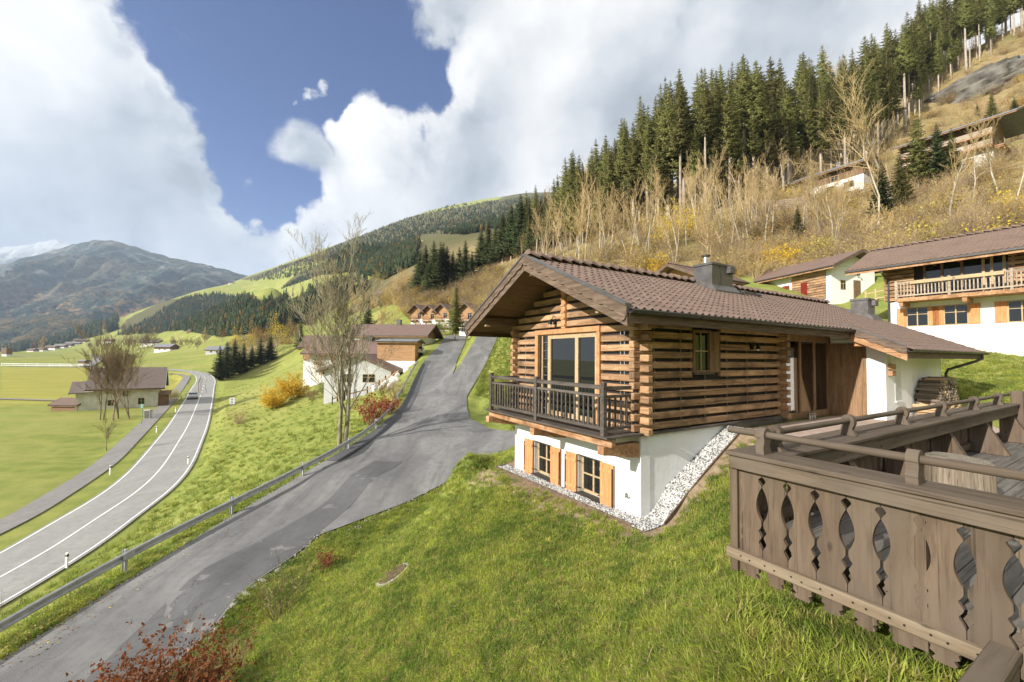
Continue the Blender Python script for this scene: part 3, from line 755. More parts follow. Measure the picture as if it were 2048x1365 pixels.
# white basement
bw = MB()
GB = -2.6
edges = [0.0, 1.33, 2.28, 3.52, 4.48, W]
for a, b_, open_ in ((0, 1.33, 0), (1.33, 2.28, 1), (2.28, 3.52, 0), (3.52, 4.48, 1), (4.48, W, 0)):
    if open_: bw.box(.02, .34, a, b_, GB, -1.98).box(.02, .34, a, b_, -.90, .0)
    else: bw.box(.02, .34, a, b_, GB, .0)
bw.box(.34, 4.2, .02, .34, GB, -.001).box(.34, 4.2, W - .34, W - .02, GB, -.001).box(3.8, 4.2, .34, W - .34, GB, -.001)
bw.ob('basement_wall', [M['white']], chalet)
B('basement_floor', M['black'], chalet, .4, 3.8, .34, W - .34, GB, -2.3)
B('sill_board', M['dark_wood'], chalet, -.09, 3.56, -.085, .16, .003, .055, .008)
B('sill_board', M['dark_wood'], chalet, 3.56, 6.75, -.06, .16, -.16, .06, .008)
for y0, y1 in ((1.33, 2.28), (3.52, 4.48)):
    w = MB().box(.17, .24, y0 + .002, y0 + .06, -1.93, -.92).box(.17, .24, y1 - .06, y1 - .002, -1.93, -.92).box(.171, .24, y0 + .06, y1 - .06, -.98, -.92).box(.171, .24, y0 + .06, y1 - .06, -1.93, -1.86).ob('basement_window', [M['frame']], chalet)
    B('pane', M['glass'], w, .20, .205, y0 + .06, y1 - .06, -1.86, -.98)
    B('mullion', M['frame'], w, .165, .199, (y0 + y1)/2 - .03, (y0 + y1)/2 + .03, -1.86, -.98)
    B('glazing_bar', M['frame'], w, .17, .199, y0 + .06, (y0 + y1)/2 - .03, -1.44, -1.40); B('glazing_bar', M['frame'], w, .17, .199, (y0 + y1)/2 + .03, y1 - .06, -1.44, -1.40)
    B('sill', M['gutter'], w, -.10, .168, y0 - .03, y1 + .03, -1.978, -1.945)
    B('lintel_flashing', M['gutter'], w, -.03, .02, y0 + .0, y1 - .0, -.905, -.885)
    for s0, s1, hinge in ((y0 - .49, y0 - .005, y0), (y1 + .005, y1 + .50, y1)):
        sh = link('shutter', bpy.data.meshes.new('shutter'), chalet)
        mb = MB(); n_ = 4; wd = (s1 - s0)/n_
        for q in range(n_): mb.box(-.052, -.022, s0 + q*wd + .002, s0 + (q+1)*wd - .002, -2.02, -.89, .004)
        sh.data = mb.me('shutter', [M['shutter']])
        for zc in (-1.08, -1.82): B('ledge_batten', M['shutter'], sh, -.068, -.0525, s0 + .01, s1 - .01, zc - .045, zc + .045, .004)
        outer = s0 if hinge == y0 and s0 < y0 else s1
        B('strap_hinge', M['iron'], sh, -.078, -.069, min(outer, outer + (.035 if outer == s0 else -.035)), max(outer, outer + (.035 if outer == s0 else -.035)), -1.95, -.98)
        for zc in (-1.08, -1.82):
            link('hook', MB().tube([(-.01, hinge, zc), (-.05, hinge + (.07 if hinge == y1 else -.07)*-1, zc + .03), (.05, hinge + (-.10 if hinge == y1 else .10), zc)], .012, 5).me('hook', [M['iron']]), sh)
smooth_auto(MB().tube([(.02, .37, -1.5), (-.07, .37, -1.5)], .06, 10).tube([(-.04, .37, -1.5), (-.10, .40, -1.55)], .03, 8).ob('garden_tap', [M['steel']], chalet))
# balcony
BZ = .10
bal = MB().box(-1.02, -.86, -.08, W + .05, BZ - .29, BZ - .075, .02).ob('balcony_beam', [M['beam']], chalet)
bal.data.transform(Matrix())
for y in (.02, YR - .05, W - .22):
    poly = [(-1.16, -.10), (-.02, -.10), (-.02, -.46), (-.35, -.42), (-.7, -.36), (-.98, -.31), (-1.16, -.29)]
    mb = MB(); mb.prism([(p_[0], p_[1] - .06 + BZ - .10) for p_ in poly][::-1], y, y + .2, 'y')
    mb.ob('balcony_bracket', [M['beam']], chalet)
for i in range(9):
    B('floor_board', M['dark_wood_y'], chalet, -1.19 + i*.135, -1.19 + i*.135 + .128, -.12, W + .02, BZ - .07, BZ - .035 + random.uniform(0, .004))
py_ = (.106, 2.79, 5.44)
def post(x, y, h=1.2): return MB().box(x - .06, x + .06, y - .06, y + .06, BZ - .04, BZ + h, .012).ob('balcony_post', [M['dark_wood']], chalet)
for y in py_: post(-1.08, y)
for y in (.106, 5.44): B('balcony_post', M['dark_wood'], chalet, -.09, -.012, y - .04, y + .04, BZ - .03, BZ + 1.08, .008)
BAL = MB().box(-.022, .022, -.022, .022, 0, .70, .005).me('baluster', [M['dark_wood']])
for y0, y1, nb in ((.166, 2.73, 15), (2.85, 5.38, 16)):
    for z0, z1, t in ((1.02, 1.12, .045), (.84, .91, .035), (.09, .17, .035)):
        B('rail', M['dark_wood_y'], chalet, -1.08 - t, -1.08 + t, y0, y1, BZ + z0, BZ + z1, .012)
    for i in range(nb): link('baluster', BAL, chalet, (-1.08, y0 + (i + .6)*(y1 - y0)/nb, BZ + .155))
for y in (.106, 5.44):
    for z0, z1, t in ((1.0, 1.09, .04), (.82, .89, .03), (.09, .16, .03)):
        B('rail', M['dark_wood'], chalet, -1.02, -.09, y - t, y + t, BZ + z0, BZ + z1, .01)
    for i in range(5): link('baluster', BAL, chalet, (-.98 + (i + .5)*.18, y, BZ + .14))
# ---- roof structure
def roof_prism(t0, t1, x0, x1, name, m_):
    """slab following both slopes, t0 and t1 below the tile line"""
    top = [(-EV, ZE - t0), (YR, ZR - t0), (W + EV, ZE - t0)]; bot = [(W + EV, ZE - t1), (YR, ZR - t1), (-EV, ZE - t1)]
    mb = MB(); mb.prism((top + bot)[::-1], x0, x1, 'x'); return mb.ob(name, [m_], chalet)
roof = roof_prism(.05, .17, -OV + .03, XE, 'roof', M['soffit'])
mb = MB(); y2 = -2.38; z2 = roof_z(y2)
mb.prism([(-EV + .0, ZE - .17), (y2, z2 - .17), (y2, z2 - .05), (-EV, ZE - .05)], 8.9, XE, 'x'); mb.ob('wing_roof', [M['soffit']], chalet)
# soffit boards read as planks from below
for s_ in (0, 1):
    for i in range(26):
        y = -EV + .06 + i*.143
        if y > YR - .05: break
        ya, yb = y, min(y + .138, YR)
        f_ = (lambda q: q) if s_ == 0 else (lambda q: W - q)
        pa, pb = (f_(ya), roof_z(f_(ya)) - .172), (f_(yb), roof_z(f_(yb)) - .172)
        mb = MB(); mb.add([(-OV + .05, pa[0], pa[1] - .014), (-.0, pa[0], pa[1] - .014), (0, pb[0], pb[1] - .014), (-OV + .05, pb[0], pb[1] - .014), (-OV + .05, pa[0], pa[1]), (0, pa[0], pa[1]), (0, pb[0], pb[1]), (-OV + .05, pb[0], pb[1])],
                          [(3, 2, 1, 0), (4, 5, 6, 7), (0, 1, 5, 4), (1, 2, 6, 5), (2, 3, 7, 6), (3, 0, 4, 7)])
        mb.ob('soffit_board', [M['soffit']], roof)
# purlins with their bevelled heads
for y, z in ((YR - .09, ZR - .46), (.02, roof_z(.02) - .44), (W - .2, roof_z(W - .02) - .44)):
    mb = MB(); mb.prism([(-OV + .22, 0), (.3, 0), (.3, .24), (-OV + .16, .24), (-OV + .16, .10)], y, y + .18, 'y'); mb.ob('purlin', [M['barge_x']], chalet, (0, 0, z))
    B('purlin_tip', M['frame'], chalet, -OV + .19, -OV + .36, y + .04, y + .14, z - .055, z - .002)
    B('purlin_head', M['log_end'], chalet, -OV + .148, -OV + .158, y + .01, y + .17, z + .105, z + .235)
# barge boards: an upper one and a scalloped lower one on each rake
def rake(y_from, y_to, zt, zb, scal=0.):
    """outline in (y, z) of a board that follows the slope between depths zt and zb under the tile line"""
    n_ = 46; ys = [y_from + (y_to - y_from)*i/n_ for i in range(n_ + 1)]
    top = [(y, roof_z(y) - zt) for y in ys]
    bot = []
    for i, y in enumerate(ys):
        d = scal*(1 - abs(math.sin(i*math.pi/4)))
        bot.append((y, roof_z(y) - zb + d))
    return top + bot[::-1]
for ya, yb in ((-EV - .02, YR), (YR, W + EV + .02)):
    for nm, x0, zt, zb, sc in (('barge_board', -OV - .045, -.02, .20, .0), ('barge_trim', -OV - .065, .175, .235, .045), ('barge_board', -OV - .022, .20, .40, .0)):
        out_ = rake(ya, yb, zt, zb, sc)
        mb = MB(); mb.prism(out_[::-1] if yb > ya else out_, x0, x0 + .04, 'x'); mb.ob(nm, [M['barge']], chalet)
    mb = MB(); mb.prism(rake(ya, yb, -.075, -.022)[::-1], -OV - .07, -OV + .10, 'x'); mb.ob('verge_flashing', [M['zinc']], chalet)
for s_ in (-1, 1):
    ye = -EV - .02 if s_ < 0 else W + EV + .02
    ze_ = ZE - .30
    smooth_auto(MB().tube([(-OV - .06, ye - s_*.10, ze_ + .10), (-OV + .0, ye - s_*.10, ze_ + .10)], .085, 12).ob('barge_scroll', [M['barge']], chalet))
def wrake(zt, zb, sc=0.):
    n_ = 24; ys = [y2 - .02 + (-EV + .25 - y2)*i/n_ for i in range(n_ + 1)]
    return [(y, ZE + SL*(y + EV) - zt) for y in ys] + [(y, ZE + SL*(y + EV) - zb + sc*(1 - abs(math.sin(i*math.pi/5)))) for i, y in reversed(list(enumerate(ys)))]
for nm, x0, zt, zb, sc, m_ in (('wing_barge_board', 8.86, -.02, .20, 0, 'barge'), ('wing_barge_trim', 8.835, .10, .22, .06, 'barge'), ('wing_barge_board', 8.875, .20, .40, 0, 'beam'), ('wing_verge_flashing', 8.84, -.07, -.022, 0, 'zinc')):
    mb = MB(); mb.prism(wrake(zt, zb, sc)[::-1], x0, x0 + .04, 'x'); mb.ob(nm, [M[m_]], chalet)
# eaves: fascia, gutters, rafter tails
B('eave_fascia', M['barge_x'], chalet, -OV + .05, 8.86, -EV - .022, -EV + .02, ZE - .33, ZE - .06)
B('eave_fascia', M['barge_x'], chalet, 8.92, XE, y2 - .022, y2 + .02, z2 - .33, z2 - .06)
B('eave_fascia', M['barge_x'], chalet, -OV + .05, XE, W + EV - .02, W + EV + .022, ZE - .33, ZE - .06)
def gutter(x0, x1, y, z, r=.075):
    pts = []
    for i in range(9):
        a = math.pi + math.pi*i/8
        pts.append((y + r*math.cos(a), z + r*math.sin(a)))
    inn = [(y + (r - .008)*math.cos(math.pi + math.pi*i/8), z + (r - .008)*math.sin(math.pi + math.pi*i/8)) for i in range(8, -1, -1)]
    g = MB().prism(pts + inn, x0, x1, 'x').ob('gutter', [M['gutter']], chalet); smooth_auto(g)
    link('gutter_bead', MB().tube([(x0, y - r, z), (x1, y - r, z)], .012, 6).me('gutter_bead', [M['gutter']], True), g)
    x = x0 + .4
    while x < x1:
        link('gutter_bracket', MB().tube([(x, y - r - .004, z + .01), (x, y - r*.75, z - r*.72), (x, y, z - r - .006), (x, y + r*.75, z - r*.72), (x, y + r, z + .03)], .008, 4).me('gutter_bracket', [M['gutter']]), g); x += .62
    return g
gutter(-OV - .02, 9.02, -EV - .10, ZE - .07); gutter(8.86, XE + .12, y2 - .10, z2 - .07); gutter(-OV - .02, XE, W + EV + .10, ZE - .07)
B('eave_flashing', M['gutter'], chalet, -OV, 8.86, -EV - .06, -EV + .12, ZE - .052, ZE - .035)
for i in range(12):
    x = .35 + i*.82
    mb = MB(); mb.prism([(-EV + .06, ZE - .30), (.3, roof_z(.3) - .33), (.3, roof_z(.3) - .18), (-EV + .03, roof_z(-EV + .03) - .18)][::-1], x, x + .1, 'x'); mb.ob('rafter', [M['soffit']], chalet)
for i in range(9):
    x = 9.3 + i*.86
    mb = MB(); mb.prism([(y2 + .06, z2 - .28), (-1.5, ZE + SL*(-1.5 + EV) - .31), (-1.5, ZE + SL*(-1.5 + EV) - .18), (y2 + .03, z2 - .17)][::-1], x, x + .1, 'x'); mb.ob('rafter', [M['soffit']], chalet)
smooth_auto(MB().tube([(XE - .5, y2 - .1, z2 - .14), (XE - .5, y2 - .1, z2 - .30), (XE - .7, y2 + .05, z2 - .42), (15.75, -1.72, z2 - .75), (15.65, -1.68, z2 - .90), (15.65, -1.68, -.1)], .05, 10).ob('downpipe', [M['gutter']], chalet))
# ---- tiles
TW, ROWS = .245, 13
SLEN = (YR + EV)/math.cos(AL); TE = SLEN/ROWS
def tile_mesh():
    """one interlocking tile: a flat pan and a raised roll, thick at its lower edge"""
    prof = [(0, .012), (.03, .008), (.09, .006), (.125, .012), (.155, .040), (.185, .052), (.215, .040), (.245, .012)]
    n_ = len(prof); v = []; f = []
    for yy, lift in ((0, .028), (.40, .0)):
        for x, z in prof: v.append((x, yy, z + lift))
    for x, z in prof: v.append((x, .004, max(z + .028 - .030, -.004)))
    for i in range(n_ - 1): f.append((i, i+1, n_ + i + 1, n_ + i)); f.append((2*n_ + i, 2*n_ + i + 1, i + 1, i))
    me = mesh('tile', v, f, M['tile'], True); me.set_sharp_from_angle(angle=R(50)); return me
TILE = tile_mesh()
tv = np.array([v.co[:] for v in TILE.vertices]); tf = [tuple(p.vertices) for p in TILE.polygons]
spots = []
for r_ in range(-5, ROWS):
    for c in range(int((XE + OV)/TW)):
        x = -OV + .02 + c*TW
        if r_ < 0 and x < 8.9: continue
        y = -EV - .03 + r_*TE*math.cos(AL); z = ZE - .05 + SL*(y + EV)
        if 6.25 < x + TW/2 < 7.6 and 2.2 < y < 3.1 and False: continue
        P_ = L(x, y, z); spots.append((P_.length*(1.0 if r_ >= 0 else 1.0), x, y, z))
spots.sort()
for d_, x, y, z in spots[:300]:
    link('tile', TILE, roof, (x, y, z), (AL + random.uniform(-.008, .008), 0, random.uniform(-.006, .006)))
ca, sa = math.cos(AL), math.sin(AL)
def tile_mass(lst, name, flip=False):
    V = []; Fq = []
    for k, (x, y, z) in enumerate(lst):
        q = tv.copy(); a = AL + random.uniform(-.008, .008)
        yy = q[:, 1]*math.cos(a) - q[:, 2]*math.sin(a); zz = q[:, 1]*math.sin(a) + q[:, 2]*math.cos(a)
        V.append(np.stack([q[:, 0] + x, yy + y, zz + z], -1) if not flip else np.stack([x - q[:, 0], W - (yy + y), zz + z], -1))
        Fq.append(np.array(tf) + k*len(tv))
    me = np_mesh(name, np.concatenate(V), np.concatenate(Fq), M['tile'], True); me.set_sharp_from_angle(angle=R(50))
    o = link(name, me, roof); o['kind'] = 'stuff'; return o
tile_mass([s_[1:] for s_ in spots[300:]], 'roof_tiles')
tile_mass([(-OV + .02 + (c+1)*TW, -EV - .03 + r_*TE*ca, ZE - .05 + SL*(-.03 + r_*TE*ca)) for r_ in range(ROWS) for c in range(int((XE + OV)/TW))], 'roof_tiles', True)
def ridge_mesh():
    v = []; f = []
    for x, rr, lift in ((0, .135, .095), (.035, .15, .105), (.42, .10, .02)):
        for i in range(7):
            a = math.pi*i/6; v.append((x, rr*math.cos(a)*1.15, rr*math.sin(a) - .07 + lift))
    for k in range(2):
        for i in range(6): f.append((k*7 + i, k*7 + i + 1, (k+1)*7 + i + 1, (k+1)*7 + i))
    f.append(tuple(range(7)))
    me = mesh('ridge_tile', v, f, M['tile'], True); me.set_sharp_from_angle(angle=R(45)); return me
RIDGE = ridge_mesh()
for i in range(48): link('ridge_tile', RIDGE, roof, (-OV + .05 + i*.385, YR, ZR + (.02 if i % 2 else .035)))
# ---- chimneys
def chimney(x0, x1, y0, y1, zb, zt, flue):
    c = MB().box(x0, x1, y0, y1, zb, zt - .10, .01).box(x0 - .03, x1 + .03, y0 - .03, y1 + .03, zt - .099, zt, .012).ob('chimney', [M['zinc']], chalet)
    B('vent_box', M['zinc'], c, x1 - .42, x1 - .08, y0 - .16, y0 - .001, zt - .34, zt - .09, .01)
    B('seam', M['gutter'], c, x0 + .45, x0 + .465, y0 - .012, y0 - .0005, zb + .2, zt - .12)
    mb = MB(); mb.prism([(y0 - .22, zb + .02 + SL*-.1), (y1 + .1, zb + .02 + SL*(y1 - y0 + .2)), (y1 + .1, zb + .16 + SL*(y1 - y0 + .2)), (y0 - .05, zb + .27), (y0 - .22, zb + .06)][::-1], x0 - .12, x1 + .12, 'x'); mb.ob('flashing_skirt', [M['zinc']], c)
    if flue:
        fx, fy = x0 + .3, y1 - .3
        smooth_auto(link('flue', MB().tube([(fx, fy, zt - .02), (fx, fy, zt + .28)], .09, 14).me('flue', [M['steel']]), c))
        smooth_auto(link('flue_cap', MB().tube([(fx, fy, zt + .29), (fx, fy, zt + .35), (fx, fy, zt + .37)], [.15, .16, .02], 14).me('flue_cap', [M['gutter']]), c))
        smooth_auto(link('flue', MB().tube([(x1 - .4, fy, zt), (x1 - .4, fy, zt + .06), (x1 - .4, fy, zt + .08)], [.08, .08, .02], 12).me('flue', [M['gutter']]), c))
chimney(6.12, 7.42, 2.12, 2.86, 4.25, 5.36, True)
chimney(15.6, 16.35, .75, 1.4, 3.65, 4.65, False)
link('snow_guard', MB().tube([(7.6, 2.0, 4.40), (9.0, 2.0, 4.40)], .025, 6).tube([(7.6, 1.9, 4.33), (9.0, 1.9, 4.33)], .025, 6).box(7.7, 7.74, 1.85, 2.05, 4.25, 4.42).box(8.8, 8.84, 1.85, 2.05, 4.25, 4.42).me('snow_guard', [M['gutter']]), chalet)
# ---- entrance side: glazing, wooden panel, white wing
gl = MB()
for x in (6.74, 7.72, 8.72, 9.75): gl.box(x, x + .12, .02, .12, -.1, 2.72)
gl.box(6.74, 9.87, .021, .12, 2.45, 2.71).box(6.74, 9.87, .021, .119, -.14, .08)
gz_ = gl.ob('entrance_glazing', [M['door']], chalet)
for x in (6.86, 7.84, 8.84): B('pane', M['clear'], gz_, x, x + .90, .06, .066, .08, 2.45)
def curtain(x0, x1, y, z0, z1, parent, m_):
    n_ = 40; v = []; f = []
    for i in range(n_ + 1):
        x = x0 + (x1 - x0)*i/n_; yy = y + .035*math.sin(i*1.9) + .01*math.sin(i*.7)
        v += [(x, yy, z0), (x, yy + .01, z1)]
    for i in range(n_): f.append((2*i, 2*i + 2, 2*i + 3, 2*i + 1))
    o = link('curtain', mesh('curtain', v, f, m_, True), parent); return o
M['frosted'] = plain('frosted_pane', (.55, .56, .55), .35, .4)
M['white_cloth'] = plain('white_curtain', (.75, .74, .72), .9, .1, vary=.06)
curtain(6.80, 7.12, .24, -.05, 2.4, gz_, M['white_cloth']); curtain(8.86, 9.35, .22, -.05, 2.4, gz_, M['curtain']); curtain(7.25, 7.70, .3, -.05, 2.4, gz_, M['door'])
MB().box(6.5, 9.9, 2.6, 2.7, -.3, 2.9).box(6.5, 9.9, .13, 2.6, -.3, -.14).box(6.5, 9.9, .13, 2.6, 2.72, 2.85).box(9.9, 10.0, .02, 2.7, -.3, 2.9).ob('entrance_room', [M['soffit']], chalet)
MB().box(9.86, 9.90, -1.07, .019, -.15, 2.42, .004).ob('entrance_panel', [M['door']], chalet)
MB().box(9.9, 15.5, -1.58, -.02, -.6, 2.55).box(9.861, 9.899, -1.579, -1.075, -.6, 2.3).box(15.0, 15.5, -.02, W, -.6, 2.6).box(9.99, 15.0, .0, .3, -.6, 3.0).ob('wing_wall', [M['white']], chalet)
MB().prism([(-1.55, 2.3), (-.02, 2.3), (-.02, 2.95)], 9.95, 15.45, 'x').ob('wing_gable', [M['white']], chalet)
B('wing_purlin_head', M['log_end'], chalet, 9.0, 9.9, -1.30, -1.02, 2.30, 2.5, .01)
sl_ = MB().box(10.6, 11.2, -1.62, -1.581, .42, .47).ob('slot_window', [M['white']], chalet)
B('pane', M['frosted'], sl_, 10.62, 11.15, -1.592, -1.5805, .47, 1.95)
for z in (1.55, 1.33): 
    B('letter_box', M['beam'], chalet, 10.05, 10.38, -1.70, -1.5805, z, z + .17, .01)
MB().box(6.46, 15.2, W - .16, W, -.6, 2.9).ob('rear_wall', [M['log']], chalet)
MB().box(6.5, 15, .3, W - .2, 2.86, 2.95).ob('ceiling_slab', [M['core']], chalet)
# ------------------------------------------------------------------ timber terrace in front
deck = thing('timber_terrace', 'raised wooden terrace with carved board fence and round handrail, lower right', 'terrace', CH, YAW)
ledge_z = 1.07
def gap(z):
    """half width of the carved opening along a joint between two fence boards"""
    def bell(z0, z1, w, skew=.5):
        if z <= z0 or z >= z1: return 0.
        t = (z - z0)/(z1 - z0); t = t/(2*skew) if t < skew else .5 + (t - skew)/(2*(1 - skew))
        return w*math.sin(math.pi*t)**.8
    def dia(z0, z1, w):
        if z <= z0 or z >= z1: return 0.
        t = abs((z - z0)/(z1 - z0) - .62)/.62
        return w*max(0., 1 - t)**1.3
    return max(.0015, dia(.80, .885, .034), bell(.515, .80, .047, .45), (.008 if .44 < z < .53 else 0), dia(.375, .475, .034), dia(.28, .385, .034))
def board_mesh(wd, z0, z1, th=.032, name='fence_board'):
    zs = [z0 + .0] + [z0 + .105 + (z1 - z0 - .105)*i/54 for i in range(55)]
    R_ = []; 
    for z in zs[1:]: R_.append((wd/2 - gap(z), z))
    # lower ogee
    low = [(wd/2 - .040, z0 + .004), (wd/2 - .056, z0 + .028), (wd/2 - .030, z0 + .046), (wd/2 - .036, z0 + .074), (wd/2 - .006, z0 + .10)]
    right = [(wd*.0, z0 - .012), (wd*.22, z0 - .010)] + low + R_
    left = [(-x, z) for x, z in reversed(right[1:])]
    out_ = right + left
    bm = bmesh.new()
    vs = [bm.verts.new((x, 0, z)) for x, z in out_]
    f = bm.faces.new(vs); f.normal_update(); bmesh.ops.triangulate(bm, faces=[f], ngon_method='EAR_CLIP')
    g = bmesh.ops.extrude_face_region(bm, geom=bm.faces[:])
    bmesh.ops.translate(bm, verts=[e for e in g['geom'] if isinstance(e, bmesh.types.BMVert)], vec=(0, -th, 0))
    bmesh.ops.recalc_face_normals(bm, faces=bm.faces[:])
    me = bpy.data.meshes.new(name); bm.to_mesh(me); bm.free(); me.materials.append(M['deck']); return me
FB = board_mesh(.192, .045, .93)
for i in range(14):
    if i == 0: 
        pass
    link('fence_board', FB, deck, (-4.29 + random.uniform(-.002, .002), -5.02 - i*.1935, 0), (0, 0, R(90)))
for i in range(9):
    for z_ in (.207, .215):
        smooth_auto(MB().tube([(-4.3755, -5.02 - i*.1935 + (z_ - .211)*9, z_), (-4.379, -5.02 - i*.1935 + (z_ - .211)*9, z_)], .007, 6).ob('screw_head', [M['iron']], deck)) if i < 8 else None
B('corner_board', M['deck'], deck, -4.322, -4.29, -4.925, -4.86, .045, .93, .003)
B('batten', M['deck_pale'], deck, -4.375, -4.3235, -6.42, -4.85, .165, .25, .008)
# ledges
B('ledge', M['deck_y'], deck, -4.39, -4.06, -8.0, -4.86, ledge_z - .035, ledge_z, .006)
B('ledge_fascia', M['deck_y'], deck, -4.365, -4.325, -8.0, -4.88, .925, ledge_z - .0355, .004)
B('ledge', M['deck_x'], deck, -4.058, 4.3, -5.24, -4.86, ledge_z - .037, ledge_z - .002, .006)
B('ledge_fascia', M['deck_x'], deck, -4.055, 4.3, -5.215, -5.175, .875, ledge_z - .0375, .004)
B('ledge_fascia', M['deck_x'], deck, -4.055, 4.3, -4.915, -4.88, .925, ledge_z - .0375, .004)
# side fence seen from inside
SB = board_mesh(.168, .10, .93)
for i in range(48): link('fence_board', SB, deck, (-4.13 + i*.1695, -4.93, 0))
def bracket(x, y, ax):
    """hook-shaped rail holder: foot, neck and a ring round the rail"""
    poly = [(-.085, 0), (.065, 0), (.075, .06), (.055, .12), (.068, .165)] + [(.0 + .068*math.cos(a), .165 + .062*math.sin(a)) for a in [i*math.pi/8 for i in range(1, 9)]] + [(-.07, .13), (-.045, .07)]
    mb = MB(); mb.prism([(a*.86, b*.96) for a, b in poly], -.032, .032, 'x')
    o = mb.ob('rail_bracket', [M['deck_x']], deck, (x, y, ledge_z), (0, 0, ax)); return smooth_auto(o, 35)
RZ = ledge_z + .155
bx = [-2.54, -1.02, .47, 2.1, 3.63]
for x in bx: bracket(x, -5.08, 0)
bracket(-4.0, -5.08, 0)
bracket(-4.225, -5.10, R(90)); bracket(-4.225, -6.05, R(90)); bracket(-4.225, -7.3, R(90))
smooth_auto(MB().tube([(-4.28, -5.08, RZ), (4.4, -5.08, RZ)], .028, 12).ob('handrail', [M['deck_x']], deck))
smooth_auto(MB().tube([(-4.225, -4.80, RZ + .003), (-4.225, -8.0, RZ + .003)], .028, 12).ob('handrail', [M['deck_y']], deck))
# tapered posts under the side ledge
for i, x in enumerate([-2.75, -1.25, .45, 2.35, 4.2]):
    mb = MB(); mb.prism([(-5.42, .36), (-5.0, .36), (-5.0, .87), (-5.16, .87)], x - .06, x + .06, 'x'); mb.ob('fence_post', [M['deck']], deck)
B('bottom_rail', M['deck_x'], deck, -4.05, 4.3, -5.0, -4.965, .40, .50)
for y in (-4.98, -6.05, -7.3): B('fence_post', M['deck'], deck, -4.289, -4.17, y - .06, y + .06, .06, .92)
for x in (-3.4, -1.0, 1.5, 4.2):
    for y in (-5.0, -8.6):
        P_ = L(x, y); B('support_post', M['deck'], deck, x - .06, x + .06, y - .06, y + .06, gz(P_.x, P_.y) - CH.z - .1, .27)
B('corner_post', M['deck'], deck, 4.32, 4.47, -5.28, -5.12, .2, 1.30, .01)
B('ledge', M['deck_y'], deck, 4.31, 4.64, -9.0, -5.29, ledge_z - .037, ledge_z - .002, .006)
for i in range(18): link('fence_board', FB, deck, (4.60, -5.42 - i*.1935, 0), (0, 0, R(90)))
B('floor_frame', M['deck_x'], deck, -4.16, 4.3, -9.2, -4.97, .22, .325)
n_ = 0
y = -4.985
while y > -9.1:
    B('floor_plank', M['floor'], deck, -4.16, 4.3, y - .132, y, .3255, .355 + random.uniform(-.002, .002), .004); y -= .138
# chopping-block stump
def stump():
    t = thing('tree_stump', 'sawn tree stump standing on the wooden terrace by the handrail', 'stump', L(-1.34, -5.62, .357), YAW)
    n_ = 40; rings = []; v = []; f = []
    prof = [1 + .05*math.sin(3*a) + .035*math.sin(7*a + 1) + random.uniform(-.018, .018) for a in [2*math.pi*i/n_ for i in range(n_)]]
    for z, rr in ((0, .285), (.03, .275), (.40, .262), (.435, .258), (.45, .248)):
        for i in range(n_):
            a = 2*math.pi*i/n_; q = prof[i]*rr; v.append((q*math.cos(a), q*math.sin(a), z + .012*math.sin(a)*(z > .1)))
    for k in range(4):
        for i in range(n_): f.append((k*n_ + i, k*n_ + (i+1) % n_, (k+1)*n_ + (i+1) % n_, (k+1)*n_ + i))
    M['bark'] = wood('split_bark', (.15, .115, .08), (.27, .22, .16), (1.0, 24, 24), axis='z', knots=False, vary=.1, bmp=.9)
    o = link('bark', mesh('bark', v, f, M['bark'], False), t)
    m, nn, b = mat('sawn_end', .8, .2)
    tcn = nn.n('ShaderNodeTexCoord'); s_ = nn.n('ShaderNodeSeparateXYZ'); nn.set(s_.inputs[0], tcn.outputs['Object'])
    rr = nn.m('SQRT', nn.m('ADD', nn.m('POWER', s_.outputs[0], 2.), nn.m('POWER', s_.outputs[1], 2.)))
    ring = nn.m('SINE', nn.m('MULTIPLY', nn.m('ADD', rr, nn.m('MULTIPLY', nn.noise(tcn.outputs['Object'], 6, 3), .05)), 260.))
    c = nn.mix(nn.ramp(ring, -1, 1), (.17, .14, .105, 1), (.27, .23, .18, 1)); c = nn.mix(nn.ramp(nn.noise(tcn.outputs['Object'], 9, 5), .4, .7, 0, .8), c, (.09, .075, .06, 1))
    nn.set(b.inputs['Base Color'], c); bump(nn, b, ring, .4, .004)
    top = [v[4*n_ + i] for i in range(n_)]
    link('cut_face', mesh('cut_face', top, [tuple(range(n_))], m), t)
stump()
# lower railing that meets the terrace fence, bottom right corner
lowr = thing('lower_railing', 'dark wooden railing corner at the bottom right edge below the terrace', 'railing', CH, YAW)
B('cap_beam', M['deck_x'], lowr, -7.2, -4.38, -6.50, -6.385, .27, .33, .008)
B('cap_fascia', M['deck_x'], lowr, -7.2, -4.38, -6.49, -6.46, .12, .2695, .004)
B('panel_board', M['deck'], lowr, -7.2, -4.38, -6.455, -6.43, -.75, .268)
for x in (-4.55, -5.2): B('panel_slat', M['deck_pale'], lowr, x, x + .05, -6.515, -6.491, -.6, .10, .004)
B('rail_post', M['deck'], lowr, -4.47, -4.385, -6.45, -6.37, -1.2, .265, .006)
B('rail_post', M['deck'], lowr, -7.2, -7.1, -6.45, -6.37, -2.0, .265, .006)

